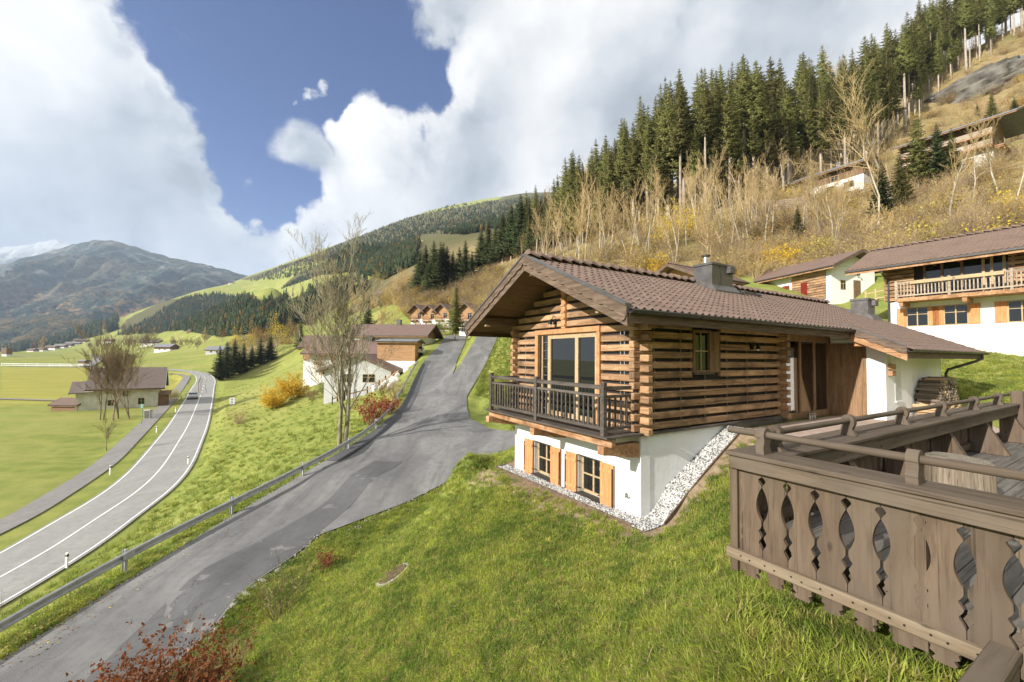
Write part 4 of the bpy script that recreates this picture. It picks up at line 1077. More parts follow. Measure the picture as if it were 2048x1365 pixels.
# ------------------------------------------------------------------ entrance paving and gravel border
pv = drape('entrance_paving', [tuple(L(x, y).xy) for x, y in ((4.3, -.25), (9.86, -.25), (9.86, -1.55), (13.2, -1.65), (13.2, -2.9), (10.5, -4.0), (7.0, -4.2), (4.9, -3.2), (3.5, -1.9), (3.3, -.9), (3.6, -.35))], .35, .035, M['paving'])
bed = [(-.50, 6.1), (-.50, -.55), (.2, -.58), (3.3, -.50), (3.75, -.40), (3.62, -.02), (3.3, .01), (.02, .015), (.02, 5.75), (.02, 6.1)]
grv = drape('gravel_bed', [tuple(L(x, y).xy) for x, y in bed], .25, .02, M['gravel'])
def edging(pts, w=.03, h=.10):
    for (xa, ya), (xb, yb) in zip(pts, pts[1:]):
        a, b_ = L(xa, ya), L(xb, yb); n_ = max(1, int((b_ - a).length/1.2))
        for k in range(n_):
            p, q = a.lerp(b_, k/n_), a.lerp(b_, (k + 1)/n_); p.z = gz(p.x, p.y); q.z = gz(q.x, q.y)
            d = (q - p); s_ = Vector((-d.y, d.x, 0)).normalized()*w/2; u_ = Vector((0, 0, h))
            v = [p - s_ - u_, q - s_ - u_, q + s_ - u_, p + s_ - u_, p - s_ + u_*.7, q - s_ + u_*.7, q + s_ + u_*.7, p + s_ + u_*.7]
            MB().add(v, [(3, 2, 1, 0), (4, 5, 6, 7), (0, 1, 5, 4), (1, 2, 6, 5), (2, 3, 7, 6), (3, 0, 4, 7)]).ob('edging_board', [M['barge']], grv)
edging([(-.51, 6.1), (-.51, -.2)]); edging([(.1, -.60), (3.3, -.52)]); edging([(.0, 6.12), (-.51, 6.12)])

# ------------------------------------------------------------------ instancing of uncountable stuff on points
def scatter(name, pts, rots, scls, protos, label=None, cat=None, parent=None):
    """one object: an instance of a random prototype mesh on every point"""
    pts = np.asarray(pts, np.float32)
    me = bpy.data.meshes.new(name); me.vertices.add(len(pts)); me.vertices.foreach_set('co', pts.ravel())
    a = me.attributes.new('rot', 'FLOAT_VECTOR', 'POINT'); a.data.foreach_set('vector', np.asarray(rots, np.float32).ravel())
    a = me.attributes.new('scl', 'FLOAT_VECTOR', 'POINT'); a.data.foreach_set('vector', np.asarray(scls, np.float32).ravel())
    a = me.attributes.new('pick', 'INT', 'POINT'); a.data.foreach_set('value', rng.integers(0, len(protos), len(pts)).astype(np.int32))
    o = link(name, me, parent); o['kind'] = 'stuff'
    if label: o['label'] = label
    if cat: o['category'] = cat
    ng = bpy.data.node_groups.new(name, 'GeometryNodeTree')
    ng.interface.new_socket('Geometry', in_out='INPUT', socket_type='NodeSocketGeometry'); ng.interface.new_socket('Geometry', in_out='OUTPUT', socket_type='NodeSocketGeometry')
    n = NT(ng); gi = n.n('NodeGroupInput'); go = n.n('NodeGroupOutput')
    coll = bpy.data.collections.new(name + '_kinds')
    src = []
    for k, pm in enumerate(protos):
        po = bpy.data.objects.new(f'{name}_kind', pm); coll.objects.link(po); src.append(po)
    ci = n.n('GeometryNodeCollectionInfo'); ci.inputs['Collection'].default_value = coll; ci.inputs['Separate Children'].default_value = True; ci.inputs['Reset Children'].default_value = True
    iop = n.n('GeometryNodeInstanceOnPoints')
    def attr(nm, tp):
        q = n.n('GeometryNodeInputNamedAttribute', data_type=tp); q.inputs[0].default_value = nm; return q.outputs[0]
    n.set(iop.inputs['Points'], gi.outputs[0]); n.set(iop.inputs['Instance'], ci.outputs[0]); iop.inputs['Pick Instance'].default_value = True
    n.set(iop.inputs['Instance Index'], attr('pick', 'INT'))
    e2r = n.n('FunctionNodeEulerToRotation'); n.set(e2r.inputs[0], attr('rot', 'FLOAT_VECTOR')); n.set(iop.inputs['Rotation'], e2r.outputs[0])
    n.set(iop.inputs['Scale'], attr('scl', 'FLOAT_VECTOR'))
    n.set(go.inputs[0], iop.outputs[0])
    md = o.modifiers.new('scatter', 'NODES'); md.node_group = ng
    return o
# pebbles
def pebble(seed, m_):
    r2 = np.random.default_rng(seed); bm = bmesh.new(); bmesh.ops.create_icosphere(bm, subdivisions=1, radius=1)
    for v in bm.verts: v.co = Vector((v.co.x*1.25, v.co.y, v.co.z*.7))*(1 + r2.uniform(-.15, .15))
    me = bpy.data.meshes.new('pebble'); bm.to_mesh(me); bm.free(); me.materials.append(m_); return me
PG = [plain('pebble_pale', (.58, .57, .54), .8, .2), plain('pebble_grey', (.42, .41, .39), .8, .2), plain('pebble_dark', (.13, .13, .13), .8, .2)]
peb = [pebble(1, PG[0]), pebble(2, PG[0]), pebble(4, PG[1]), pebble(5, PG[1]), pebble(6, PG[2]), pebble(7, PG[2])]
bp = [tuple(L(x, y).xy) for x, y in bed]
gx = rng.uniform(-2, 9, 140000); gy = rng.uniform(7, 17, 140000)
k = in_poly(gx, gy, bp); gx, gy = gx[k], gy[k]
gzv = height(gx, gy) + .028
sc_ = rng.uniform(.011, .027, len(gx))
scatter('gravel', np.stack([gx, gy, gzv], -1), rng.uniform(0, 6.28, (len(gx), 3)), np.stack([sc_]*3, -1), peb, 'pale and dark gravel in the border round the chalet', 'gravel')

# ------------------------------------------------------------------ firewood
fw = thing('firewood_stack', 'stack of split firewood against the white wall of the chalet', 'firewood', L(12.1, -1.62, -.15), YAW)
FWM = [wood('split_wood_side', (.42, .26, .13), (.55, .38, .22), (2, 14, 14), axis='y', knots=False, vary=.4), wood('split_wood_end', (.20, .15, .10), (.36, .28, .19), (8, 8, 8), knots=False, vary=.6), wood('old_split_wood', (.13, .10, .075), (.25, .20, .15), (2, 14, 14), axis='y', knots=False, vary=.5)]
def split_log(seed):
    r2 = random.Random(seed); n_ = r2.choice((3, 4, 5, 5)); a0 = r2.uniform(0, 6); poly = [(math.cos(a0 + 2*math.pi*i/n_)*r2.uniform(.8, 1.1), math.sin(a0 + 2*math.pi*i/n_)*r2.uniform(.8, 1.1)) for i in range(n_)]
    out_ = []
    for old in (0, 1):
        mb = MB(); mb.prism(poly, 0, 1, 'y'); me = mb.me('split_log', [FWM[2] if old else FWM[0], FWM[1]])
        me.polygons.foreach_set('material_index', [1, 1] + [0]*n_); out_.append(me)
    return out_
SPL = [split_log(i) for i in range(6)]
row = 0; z = .05
while z < 1.42:
    half = 1.28*math.sqrt(max(.05, 1 - (z/1.5)**2)) if z > .5 else 1.28
    x = 1.35 - half + (row % 2)*.05
    x1 = 1.35 + half
    while x < x1:
        r_ = random.uniform(.045, .068)
        old = 0 if z < .42 else 1
        if random.random() < .15: old = 1 - old
        o = link('split_log', SPL[random.randrange(6)][old], fw, (x, -.62 + random.uniform(-.06, .06), z), (random.uniform(-.05, .05), random.uniform(0, 6), random.uniform(-.06, .06)), (r_, random.uniform(.50, .60), r_))
        x += r_*1.75
    z += .092; row += 1

# ------------------------------------------------------------------ guard rail
gr = thing('guard_rail', 'galvanised steel guard rail along the drive above the bank', 'guard rail')
gline = resample(catmull([(-14.6, -2, 0), (-14.4, 5, 0), (-14.05, 10.9, 0), (-13.36, 15, 0), (-12.2, 18.8, 0), (-11.0, 22.6, 0), (-10.1, 26.5, 0), (-9.7, 30, 0), (-9.8, 34, 0), (-10.3, 38.5, 0), (-11.2, 45, 0), (-12.2, 52, 0), (-12.9, 58, 0)]), .5)
gline[:, 2] = height(gline[:, 0], gline[:, 1]); 
k_ = np.ones(9)/9; gs = np.convolve(np.pad(gline[:, 2], 4, 'edge'), k_, 'valid'); gline[:, 2] = gs
prof = [(.0, -.155), (-.045, -.12), (-.045, -.075), (.03, -.035), (.03, .035), (-.045, .075), (-.045, .12), (.0, .155)]
V = []; Fq = []
o2 = offset_line(gline, 1.0) - gline[:, :2]
for i, p in enumerate(gline):
    for a, b_ in prof: V.append((p[0] + o2[i][0]*(-a + .06), p[1] + o2[i][1]*(-a + .06), p[2] + .60 + b_))
np_ = len(prof)
for i in range(len(gline) - 1):
    for j in range(np_ - 1): Fq.append((i*np_ + j, (i+1)*np_ + j, (i+1)*np_ + j + 1, i*np_ + j + 1))
gro = link('beam', mesh('beam', V, Fq, M['galv'], False), gr)
md = gro.modifiers.new('thick', 'SOLIDIFY'); md.thickness = .006
for i in range(2, len(gline), 8):
    p = gline[i]; t_ = math.atan2(*(gline[min(i+1, len(gline)-1)] - gline[i-1])[:2][::-1])
    po = MB().box(-.05, .05, -.07, -.062, -.5, .80).box(-.05, .05, .062, .07, -.5, .80).box(-.004, .004, -.062, .062, -.5, .80).ob('post', [M['galv']], gr, (p[0] - o2[i][0]*.06, p[1] - o2[i][1]*.06, p[2]), (0, 0, t_))
    smooth_auto(link('bolt', MB().tube([(0, -.06, .6), (0, -.20, .6)], .02, 6).me('bolt', [M['galv']]), po))
    if i % 16 == 2: B('splice_plate', M['galv'], po, -.18, .18, -.19, -.18, .50, .70)
# ------------------------------------------------------------------ vegetation kits
def outward(V, T):
    """wind every face so that its front looks away from the stem"""
    V_ = np.array([tuple(v) for v in V], float); T_ = np.array(T); a, b, c = V_[T_[:, 0]], V_[T_[:, 1]], V_[T_[:, 2]]
    nr = np.cross(b - a, c - a); ce = (a + b + c)/3; d = (nr[:, :2]*ce[:, :2]).sum(1) + nr[:, 2]*.25*np.hypot(ce[:, 0], ce[:, 1])
    T_[d < 0] = T_[d < 0][:, ::-1]; return T_
def puff_normals(me, fn):
    """foliage shaded as a volume: vertex normals given by a function of position"""
    co = np.empty(len(me.vertices)*3, np.float32); me.vertices.foreach_get('co', co); co = co.reshape(-1, 3)
    nr = fn(co.astype(float)); nr = nr/np.maximum(np.linalg.norm(nr, axis=1), 1e-6)[:, None]
    me.polygons.foreach_set('use_smooth', np.ones(len(me.polygons), bool))
    me.normals_split_custom_set_from_vertices(nr.tolist()); return me
def leafmat(name, c1, c2, trans=.25, vary=.5, scale=.8):
    m, n, b = mat(name, .8, .15)
    oi = n.n('ShaderNodeObjectInfo'); p = worldco(n)
    f = n.noise(p, scale, 4, .6); g = n.n('ShaderNodeNewGeometry')
    isl = g.outputs['Random Per Island']
    colr = n.mix(n.m('ADD', n.m('MULTIPLY', n.ramp(f, .3, .7), .55), n.m('MULTIPLY', isl, .45)), c4(c1), c4(c2))
    hs = n.n('ShaderNodeHueSaturation'); n.set(hs.inputs['Color'], colr); n.set(hs.inputs['Value'], n.m('MULTIPLY_ADD', oi.outputs['Random'], vary, 1 - vary/2)); n.set(hs.inputs['Hue'], n.m('MULTIPLY_ADD', oi.outputs['Random'], .03, .485))
    n.set(b.inputs['Base Color'], hs.outputs[0])
    if trans:
        t = n.n('ShaderNodeBsdfTranslucent'); n.set(t.inputs[0], hs.outputs[0]); mx = n.n('ShaderNodeMixShader'); mx.inputs[0].default_value = trans
        o = [q for q in m.node_tree.nodes if q.type == 'OUTPUT_MATERIAL'][0]
        n.set(mx.inputs[1], b.outputs[0]); n.set(mx.inputs[2], t.outputs[0]); n.set(o.inputs[0], mx.outputs[0])
    return m
def barkmat(name, c1, c2):
    m, n, b = mat(name, .9, .1); co, rnd = objco(n)
    f = n.noise(n.vm('MULTIPLY', co, (6, 6, 1.2)), 1., 5, .65)
    hs = n.n('ShaderNodeHueSaturation'); n.set(hs.inputs['Color'], n.mix(n.ramp(f, .35, .65), c4(c1), c4(c2))); n.set(hs.inputs['Value'], n.m('MULTIPLY_ADD', rnd, .5, .75))
    n.set(b.inputs['Base Color'], hs.outputs[0]); bump(n, b, f, .5, .03); return m
M['needles'] = leafmat('spruce_needles', (.18, .19, .062), (.36, .34, .125), .5, .6, .5)
M['needles_dark'] = leafmat('dark_spruce_needles', (.065, .088, .036), (.15, .17, .068), .4, .4, .5)
M['needles_far'] = leafmat('far_spruce_needles', (.040, .058, .028), (.080, .10, .042), .0, .6, .02)
M['larch'] = leafmat('autumn_larch_needles', (.24, .12, .028), (.36, .21, .055), .25, .6, .5)
M['yellow'] = leafmat('yellow_autumn_leaves', (.55, .36, .035), (.75, .55, .07), .4, .5, 1.2)
M['olive'] = leafmat('olive_autumn_leaves', (.30, .235, .06), (.46, .37, .11), .35, .5, 1.2)
M['rust'] = leafmat('rust_autumn_leaves', (.15, .048, .018), (.36, .15, .04), .3, .5, 3.)
M['red'] = leafmat('red_autumn_leaves', (.20, .028, .018), (.34, .07, .03), .3, .4, 3.)
M['green_leaf'] = leafmat('pale_green_leaves', (.15, .19, .045), (.28, .29, .085), .3, .4, 2.)
M['bark_grey'] = barkmat('grey_bark', (.26, .225, .175), (.44, .39, .31))
M['bark_ash'] = barkmat('mossy_ash_bark', (.15, .13, .082), (.30, .265, .18))
M['bark_brown'] = barkmat('brown_bark', (.15, .11, .075), (.29, .225, .165))
M['twig'] = barkmat('pale_twigs', (.30, .215, .105), (.46, .345, .18))
M['twig_brown'] = barkmat('brown_twigs', (.19, .135, .085), (.32, .24, .155))
M['bark_spruce'] = barkmat('spruce_bark', (.28, .225, .175), (.46, .395, .325))

def conifer_meshes(seed, H, cb, wid, whorl=.55, per=7, nm='crown', m_='needles'):
    """trunk and crown of a spruce: drooping boughs made of many small sprays"""
    r = np.random.default_rng(seed); V = []; T = []
    def tri(a, b, c):
        k = len(V); V.extend((a, b, c)); T.append((k, k+1, k+2))
    z = H*cb
    while z < H*.985:
        t = (z - H*cb)/(H*(1 - cb)); 
        Lb = wid*((1 - t)**.85)*(.35 + .65*min(1, t/.10)) + .12
        nb = max(4, int(per*(.6 + .4*(1 - t)) + r.integers(-1, 2))); a0 = r.uniform(0, 6.28)
        for k in range(nb):
            a = a0 + 6.283*k/nb + r.uniform(-.25, .25); l = Lb*r.uniform(.62, 1.12)
            d = np.array([math.cos(a), math.sin(a), 0]); s = np.array([-d[1], d[0], 0]); dr = r.uniform(.18, .42)*(1 - .75*t)
            base = np.array([0, 0, z + r.uniform(-.2, .2)])
            pts = [base + d*l*u + np.array([0, 0, l*(.10*t - dr*u + .22*dr*u*u + (.10 if u > .9 else 0))]) for u in (0, .3, .55, .78, 1.)]
            for i in range(1, 5):
                p = pts[i]; q = pts[i-1]; w = l*(.34 - .055*i)*r.uniform(.8, 1.2)
                for sg in (1, -1):
                    tip = p + s*sg*w + d*w*.35 + np.array([0, 0, -w*r.uniform(.15, .55)])
                    tri(q, p + np.array([0, 0, .03]), tip)
                    tip2 = (p + q)/2 + s*sg*w*.7 + np.array([0, 0, -w*r.uniform(.5, .9)])
                    tri(q, p, tip2)
                tri(q + s*.05, p - s*.03, p + d*.08*l + np.array([0, 0, -w*.9]))
            tri(pts[4] + s*.06, pts[4] - s*.06, pts[4] + d*l*.12 + np.array([0, 0, .04]))
        z += whorl*r.uniform(.75, 1.25)*(1 - .35*t)
    for k in range(5): 
        a = 1.257*k; tri(np.array([0, 0, H]), np.array([.09*math.cos(a), .09*math.sin(a), H*.965]), np.array([.16*math.cos(a + .6), .16*math.sin(a + .6), H*.95]))
    T = outward(V, T)
    crown = np_mesh(nm, V, T, M[m_])
    puff_normals(crown, lambda c: np.stack([c[:, 0], c[:, 1], .45*np.hypot(c[:, 0], c[:, 1]) + .05], -1) + rng.normal(0, .45, c.shape)*np.hypot(c[:, 0], c[:, 1])[:, None])
    tr = MB().tube([(0, 0, -.8), (0, 0, H*.02), (.05, .02, H*.3), (0, .03, H*.65), (0, 0, H*.97)], [H*.0135 + .03, H*.0115 + .02, H*.0095, H*.006, .01], 7, False).me('trunk', [M['bark_spruce']], True)
    # dead twigs on the bare part
    return tr, crown
def tree_obj(name, label, cat, meshes, loc, rz=0., sc=1., group=None, names=('trunk', 'crown')):
    t = thing(name, label, cat, loc, rz, group); t.scale = (sc, sc, sc) if not isinstance(sc, tuple) else sc
    for nm, me in zip(names, meshes):
        if me is not None: link(nm, me, t)
    return t
def branchy(seed, H, stems=1, spread=.35, depth=5, lean=0., r0=None, mt='bark_grey', mc='twig', upright=.5, tw=.012, nchild=(3, 5), start=.25, leaf=None, nleaf=0, lsize=.06, clump=0.25, shorten=.62):
    """bare broad-leaved tree: tapered stems (trunk) and fine twigs (crown), optional sparse leaves"""
    r = random.Random(seed); trunk = MB(); tw_b = MB(); tips = []
    def grow(p, d, l, rad, lev):
        n_ = 4 if lev <= 1 else 3; pts = [p]; rads = [rad]; dd = d.copy()
        for i in range(n_):
            dd = (dd + Vector((r.gauss(0, 1), r.gauss(0, 1), r.gauss(0, .6) + upright*.35))*(.10 if lev == 0 else .17)).normalized()
            pts.append(pts[-1] + dd*(l/n_)); rads.append(max(rad*(1 - (i+1)/n_*(.62 if lev < depth else .8)), tw*.6))
        (trunk if lev <= 0 else tw_b).tube(pts, rads, 7 if lev == 0 else (4 if lev == 1 else 3), False)
        if lev >= depth:
            tips.append((pts[-1], dd)); return
        nc = r.randint(*nchild) + (3 if lev == 0 else 0)
        for k in range(nc):
            u = start + (1 - start)*(k + r.random())/nc if lev == 0 else .2 + .8*(k + r.random())/nc
            i = min(int(u*n_), n_ - 1); q = pts[i].lerp(pts[i+1], u*n_ - i)
            a = r.uniform(0, 6.283); side = dd.orthogonal().normalized(); side.rotate(Matrix.Rotation(a, 3, dd))
            nd = (dd*(1 - spread) + side*spread*r.uniform(.8, 1.5) + Vector((0, 0, upright*.25))).normalized()
            grow(q, nd, l*shorten*r.uniform(.7, 1.15)*(1.15 - .55*u if lev == 0 else 1), max(rads[i]*r.uniform(.42, .6), tw), lev + 1)
        grow(pts[-1], dd, l*shorten*.9, rads[-1]*.95, lev + 1)
    for s in range(stems):
        a = r.uniform(0, 6.283); off = Vector((math.cos(a), math.sin(a), 0))
        grow(off*.25*(stems > 1)*r.uniform(.4, 1.2) - Vector((0, 0, .25)), (Vector((0, 0, 1)) + off*(.10 if stems > 1 else 0)*r.uniform(.5, 2) + Vector((lean, 0, 0))).normalized(), H*.58*r.uniform(.85, 1.05), (r0 or H*.012)*(1 if stems == 1 else .8), 0)
    out_ = [trunk.me('trunk', [M[mt]], True), tw_b.me('crown', [M[mc]])]
    if leaf:
        V = []; T = []
        for k in range(nleaf):
            p, dd = r.choice(tips); c = p + Vector((r.gauss(0, clump), r.gauss(0, clump), r.gauss(0, clump)))
            leafquad(V, T, c, lsize*r.uniform(.6, 1.3), r)
        out_.append(np_mesh('leaves', V, T, M[leaf]))
    return out_
def leafquad(V, T, c, s, r):
    d = Vector((r.gauss(0, 1), r.gauss(0, 1), r.gauss(0, 1))).normalized(); e = d.orthogonal().normalized(); e.rotate(Matrix.Rotation(r.uniform(0, 6.28), 3, d))
    k = len(V); V += [tuple(c - d*s), tuple(c + e*s*.5), tuple(c + d*s), tuple(c - e*s*.5)]; T.append((k, k+1, k+2, k+3))
def shrub(seed, H, Wd, ntw, leaf=None, nleaf=0, lsize=.05, mt='twig', r0=.012, cl_=.07):
    """many-stemmed bush: thin forking stems and leaves through its volume"""
    r = random.Random(seed); mb = MB(); pts_ = []
    for k in range(ntw):
        a = r.uniform(0, 6.283); sp = r.random()**.6; d = Vector((math.cos(a)*sp*Wd/H*.9, math.sin(a)*sp*Wd/H*.9, 1)).normalized()
        l = H*r.uniform(.55, 1.05); p = Vector((math.cos(a)*Wd*.12*sp, math.sin(a)*Wd*.12*sp, -.1)); q = [p]
        for i in range(4):
            d = (d + Vector((r.gauss(0, .13), r.gauss(0, .13), r.gauss(0, .08)))).normalized(); q.append(q[-1] + d*l/4)
        mb.tube(q, [r0, r0*.8, r0*.6, r0*.45, r0*.2], 3, False)
        for j in range(4):
            i = r.randint(1, 3); e = (d + Vector((r.gauss(0, .6), r.gauss(0, .6), r.gauss(.1, .3)))).normalized(); b0 = q[i].lerp(q[i+1], r.random())
            b1 = b0 + e*l*r.uniform(.15, .32); mb.tube([b0, b1], [r0*.5, r0*.2], 3, False); pts_ += [b1, (b0 + b1)/2]
        pts_ += q[2:]
    out_ = [mb.me('stems', [M[mt]])]
    if leaf:
        V = []; T = []
        for k in range(nleaf):
            c = r.choice(pts_) + Vector((r.gauss(0, Wd*cl_), r.gauss(0, Wd*cl_), r.gauss(0, Wd*cl_))); c.z = max(c.z, .05); leafquad(V, T, c, lsize*r.uniform(.6, 1.4), r)
        out_.append(np_mesh('leaves', V, T, M[leaf]))
    return out_
def joined(meshes, name='kind'):
    """several meshes of a kit as one instance prototype"""
    bm = bmesh.new(); me = bpy.data.meshes.new(name); mats = []
    for m_ in meshes:
        if m_ is None: continue
        k = len(bm.faces); bm.from_mesh(m_); bm.faces.ensure_lookup_table()
        for f in bm.faces[k:]: f.material_index = len(mats)
        mats.append(m_.materials[0])
    bm.to_mesh(me); bm.free()
    for q in mats: me.materials.append(q)
    return me
def rand_in(polys, n, y0=30, y1=2500, seed=1):
    """random ground points sighted inside outlines, evenly over the picture plane"""
    r = np.random.default_rng(seed); out_ = []
    for poly in polys:
        P_ = np.array(poly); lo, hi = P_.min(0), P_.max(0)
        xs = r.uniform(lo[0], hi[0], n); ys = r.uniform(lo[1], hi[1], n); k = in_poly(xs, ys, poly); xs, ys = xs[k], ys[k]
        d = np.array([pixdir(a, b)[:] for a, b in zip(xs, ys)]); d = d/d[:, 1:2]
        Y = np.exp(np.linspace(math.log(y0), math.log(y1), 260)); best = np.full(len(xs), np.nan)
        prev = np.full(len(xs), np.inf)
        for i, yy in enumerate(Y):
            df = yy*d[:, 2] - hq(yy*d[:, 0], np.full(len(xs), yy))
            hit = np.isnan(best) & (df <= 0)
            if i: 
                t = np.where(np.isfinite(prev) & (prev > df), prev/(prev - df), 1)
                best[hit] = (Y[i-1] + (yy - Y[i-1])*np.clip(t, 0, 1))[hit] if np.ndim(t) else yy
            prev = df
        ok = np.isfinite(best) & (best > y0*1.05)
        x = best[ok]*d[ok, 0]; y = best[ok]; out_.append(np.stack([x, y, hq(x, y)], -1))
    return np.concatenate(out_)

# ------------------------------------------------------------------ mountains beyond the valley
def mountain(name, sky, base_py, dist, depth, seed, rough, mat_):
    """massif whose crest is at the given bearings; ridges and gullies run down its flank"""
    sky = np.array(sky, float); px = np.linspace(sky[0, 0], sky[-1, 0], 240); top = np.interp(px, sky[:, 0], sky[:, 1])
    k = np.ones(5)/5; top = np.convolve(np.pad(top, 2, 'edge'), k, 'valid')
    nv = 90; V = []
    for j in range(nv):
        t = j/(nv - 1)
        for i in range(len(px)):
            D0 = dist - depth*(1 - min(t, 1)); 
            db = pixdir(px[i], base_py); dt = pixdir(px[i], top[i])
            zb = db.z/db.y*(dist - depth); zt = dt.z/dt.y*dist
            z = zb + (zt - zb)*(t**1.15)
            x = db.x/db.y*D0
            V.append((x, D0, z))
    V = np.array(V)
    env = np.sin(np.pi*np.clip(np.tile(np.arange(nv)[:, None]/(nv - 1), (1, len(px))), 0, 1)).ravel()**.7
    n1 = fbm(V[:, 0], V[:, 2]*.35, rough*.004, seed, 5); n2 = np.abs(fbm(V[:, 0] + V[:, 2]*.3, V[:, 2]*.2, rough*.009, seed + 3, 4))
    V[:, 1] += env*(n1*depth*.08 - n2*depth*.10); V[:, 2] += env*fbm(V[:, 0], V[:, 1], rough*.01, seed + 5, 5)*depth*.012 
    crest = V[-len(px):].copy(); crest[:, 2] += fbm(crest[:, 0], crest[:, 1], rough*.03, seed, 4)*dist*.0016; V[-len(px):] = crest
    back = crest.copy(); back[:, 1] += depth*.6; back[:, 2] -= (crest[:, 2] - crest[:, 2].min()*.2)*.5; V = np.concatenate([V, back]); nv += 1
    nx = len(px); i = np.arange(nv - 1)[:, None]; j = np.arange(nx - 1)[None]
    Fq = np.stack([i*nx + j, i*nx + j + 1, (i+1)*nx + j + 1, (i+1)*nx + j], -1).reshape(-1, 4)
    setp(link(name, np_mesh(name, V, Fq, mat_, True)), kind='structure')
def mountain_mat(name, forest, rock, autumn, snow=False, sc=1.):
    m, n, b = mat(name, .95, .05); p = worldco(n); s_ = n.n('ShaderNodeSeparateXYZ'); n.set(s_.inputs[0], p)
    a = n.noise(p, .012*sc, 6, .65); c = n.noise(p, .045*sc, 4, .7); e = n.noise(p, .0035*sc, 5, .6)
    g = n.mix(n.ramp(c, .35, .7), c4(forest), c4(tuple(v*1.7 for v in forest)))
    low = n.ramp(s_.outputs[2], 60, 420, 1., .25)
    g = n.mix(n.m('MULTIPLY', n.ramp(n.m('ADD', n.m('MULTIPLY', c, .6), n.m('MULTIPLY', e, .4)), .47, .56, 0, .65), low), g, c4(autumn))
    g = n.mix(n.m('MULTIPLY', n.ramp(a, .52, .66, 0, .8), n.ramp(s_.outputs[2], 150, 600, .1, 1.)), g, c4(rock))
    if snow: g = n.mix(n.ramp(n.m('ADD', s_.outputs[2], n.m('MULTIPLY', a, 400.)), 950, 1250, 0, .45), g, (.55, .57, .60, 1))
    n.set(b.inputs['Base Color'], g); bump(n, b, n.m('ADD', a, n.m('MULTIPLY', c, .6)), .7, 18.); return m
mountain('snowy_mountain', [(-230, 505), (-120, 500), (0, 495), (60, 488), (100, 479), (140, 490), (220, 520), (330, 570), (420, 610)], 660, 4700, 1500, 5., .9, mountain_mat('snowy_rock', (.10, .10, .085), (.30, .29, .28), (.22, .17, .10), True, .5))
mountain('wooded_mountain', [(-520, 640), (-300, 600), (-120, 560), (0, 533), (50, 516), (100, 500), (150, 486), (185, 480), (215, 481), (250, 490), (285, 502), (330, 515), (385, 525), (440, 538), (480, 550), (540, 562), (620, 585)], 702, 3000, 1500, 2., 1., mountain_mat('wooded_slope', (.030, .044, .036), (.22, .21, .20), (.40, .21, .07)))

mountain('wooded_foothill', [(-420, 650), (-200, 640), (-60, 642), (30, 636), (110, 630), (170, 634), (215, 650), (250, 672), (300, 694)], 704, 1550, 330, 8., 2.5, mountain_mat('dark_wooded_foothill', (.030, .042, .030), (.07, .07, .05), (.22, .13, .05), False, 3.))
# ------------------------------------------------------------------ far woods on the valley sides
FARK = []
for sd_, m_ in ((1, 'needles_far'), (2, 'needles_far'), (3, 'needles_far'), (4, 'larch')):
    r = random.Random(sd_); mb = MB(); H = 1.; V = []; T = []
    for w_ in range(9):
        z = .10 + .1*w_; rad = .21*(1 - w_/9.4) + .015
        for k in range(7):
            a = .9*w_ + k*6.283/7 + r.uniform(-.2, .2); l = rad*r.uniform(.7, 1.2); q = len(V)
            V += [(0, 0, z + .10), (l*math.cos(a - .33), l*math.sin(a - .33), z - .06*r.random()), (l*1.2*math.cos(a), l*1.2*math.sin(a), z - .05), (l*math.cos(a + .33), l*math.sin(a + .33), z - .06*r.random())]; T.append((q, q+1, q+2, q+3))
    q = len(V); V += [(0, 0, 1), (.03, 0, .8), (0, .03, .8), (-.03, -.02, .8)]; T.append((q, q+1, q+2, q+3)); FARK.append(puff_normals(np_mesh('far_tree', V, outward(V, T), M[m_]), lambda c: np.stack([c[:, 0], c[:, 1], .4*np.hypot(c[:, 0], c[:, 1]) + .02], -1)))
def far_wood(name, label, polys, n, hlo, hhi, seed, kinds, y0=100, y1=2500):
    P_ = rand_in(polys, n, y0, y1, seed); r = np.random.default_rng(seed); h = r.uniform(hlo, hhi, len(P_)); wd = r.uniform(.75, 1.2, len(P_))
    scatter(name, P_, np.stack([r.uniform(-.03, .03, len(P_)), r.uniform(-.03, .03, len(P_)), r.uniform(0, 6.28, len(P_))], -1), np.stack([h*wd, h*wd, h], -1), kinds, label, 'trees')
    return P_
K3 = FARK[:3]*4 + FARK[3:]
far_wood('distant_wood', 'distant conifer wood on the lower slope at the foot of the mountain', [[(235, 672), (300, 640), (330, 618), (370, 596), (430, 588), (500, 600), (520, 620), (560, 612), (570, 640), (500, 668), (440, 676), (360, 662), (300, 668)]], 4500, 8, 14, 11, K3, 200)
far_wood('ridge_wood', 'conifer wood covering the long ridge behind the valley', [[(500, 563), (560, 534), (620, 515), (680, 489), (800, 441), (900, 412), (1000, 401), (1100, 388), (1100, 440), (930, 470), (850, 470), (780, 500), (700, 520), (640, 540), (560, 560)], [(560, 580), (640, 552), (700, 545), (770, 560), (830, 530), (840, 480), (760, 510), (690, 530), (600, 556)]], 14000, 6, 11, 12, FARK[:3]*5 + FARK[3:], 220)
r_ = np.random.default_rng(13); tt_ = r_.uniform(1000, 1190, 900); xx_ = np.array([pixdir(p_, 690).x/pixdir(p_, 690).y for p_ in r_.uniform(-420, 235, 900)])*tt_; hh_ = r_.uniform(14, 30, 900)
scatter('valley_floor_wood', np.stack([xx_, tt_, hq(xx_, tt_)], -1), np.stack([xx_*0, xx_*0, r_.uniform(0, 6.28, 900)], -1), np.stack([hh_*1.3, hh_*1.3, hh_], -1), FARK[:3]*3 + FARK[3:], 'dark band of trees at the far end of the valley floor', 'trees')
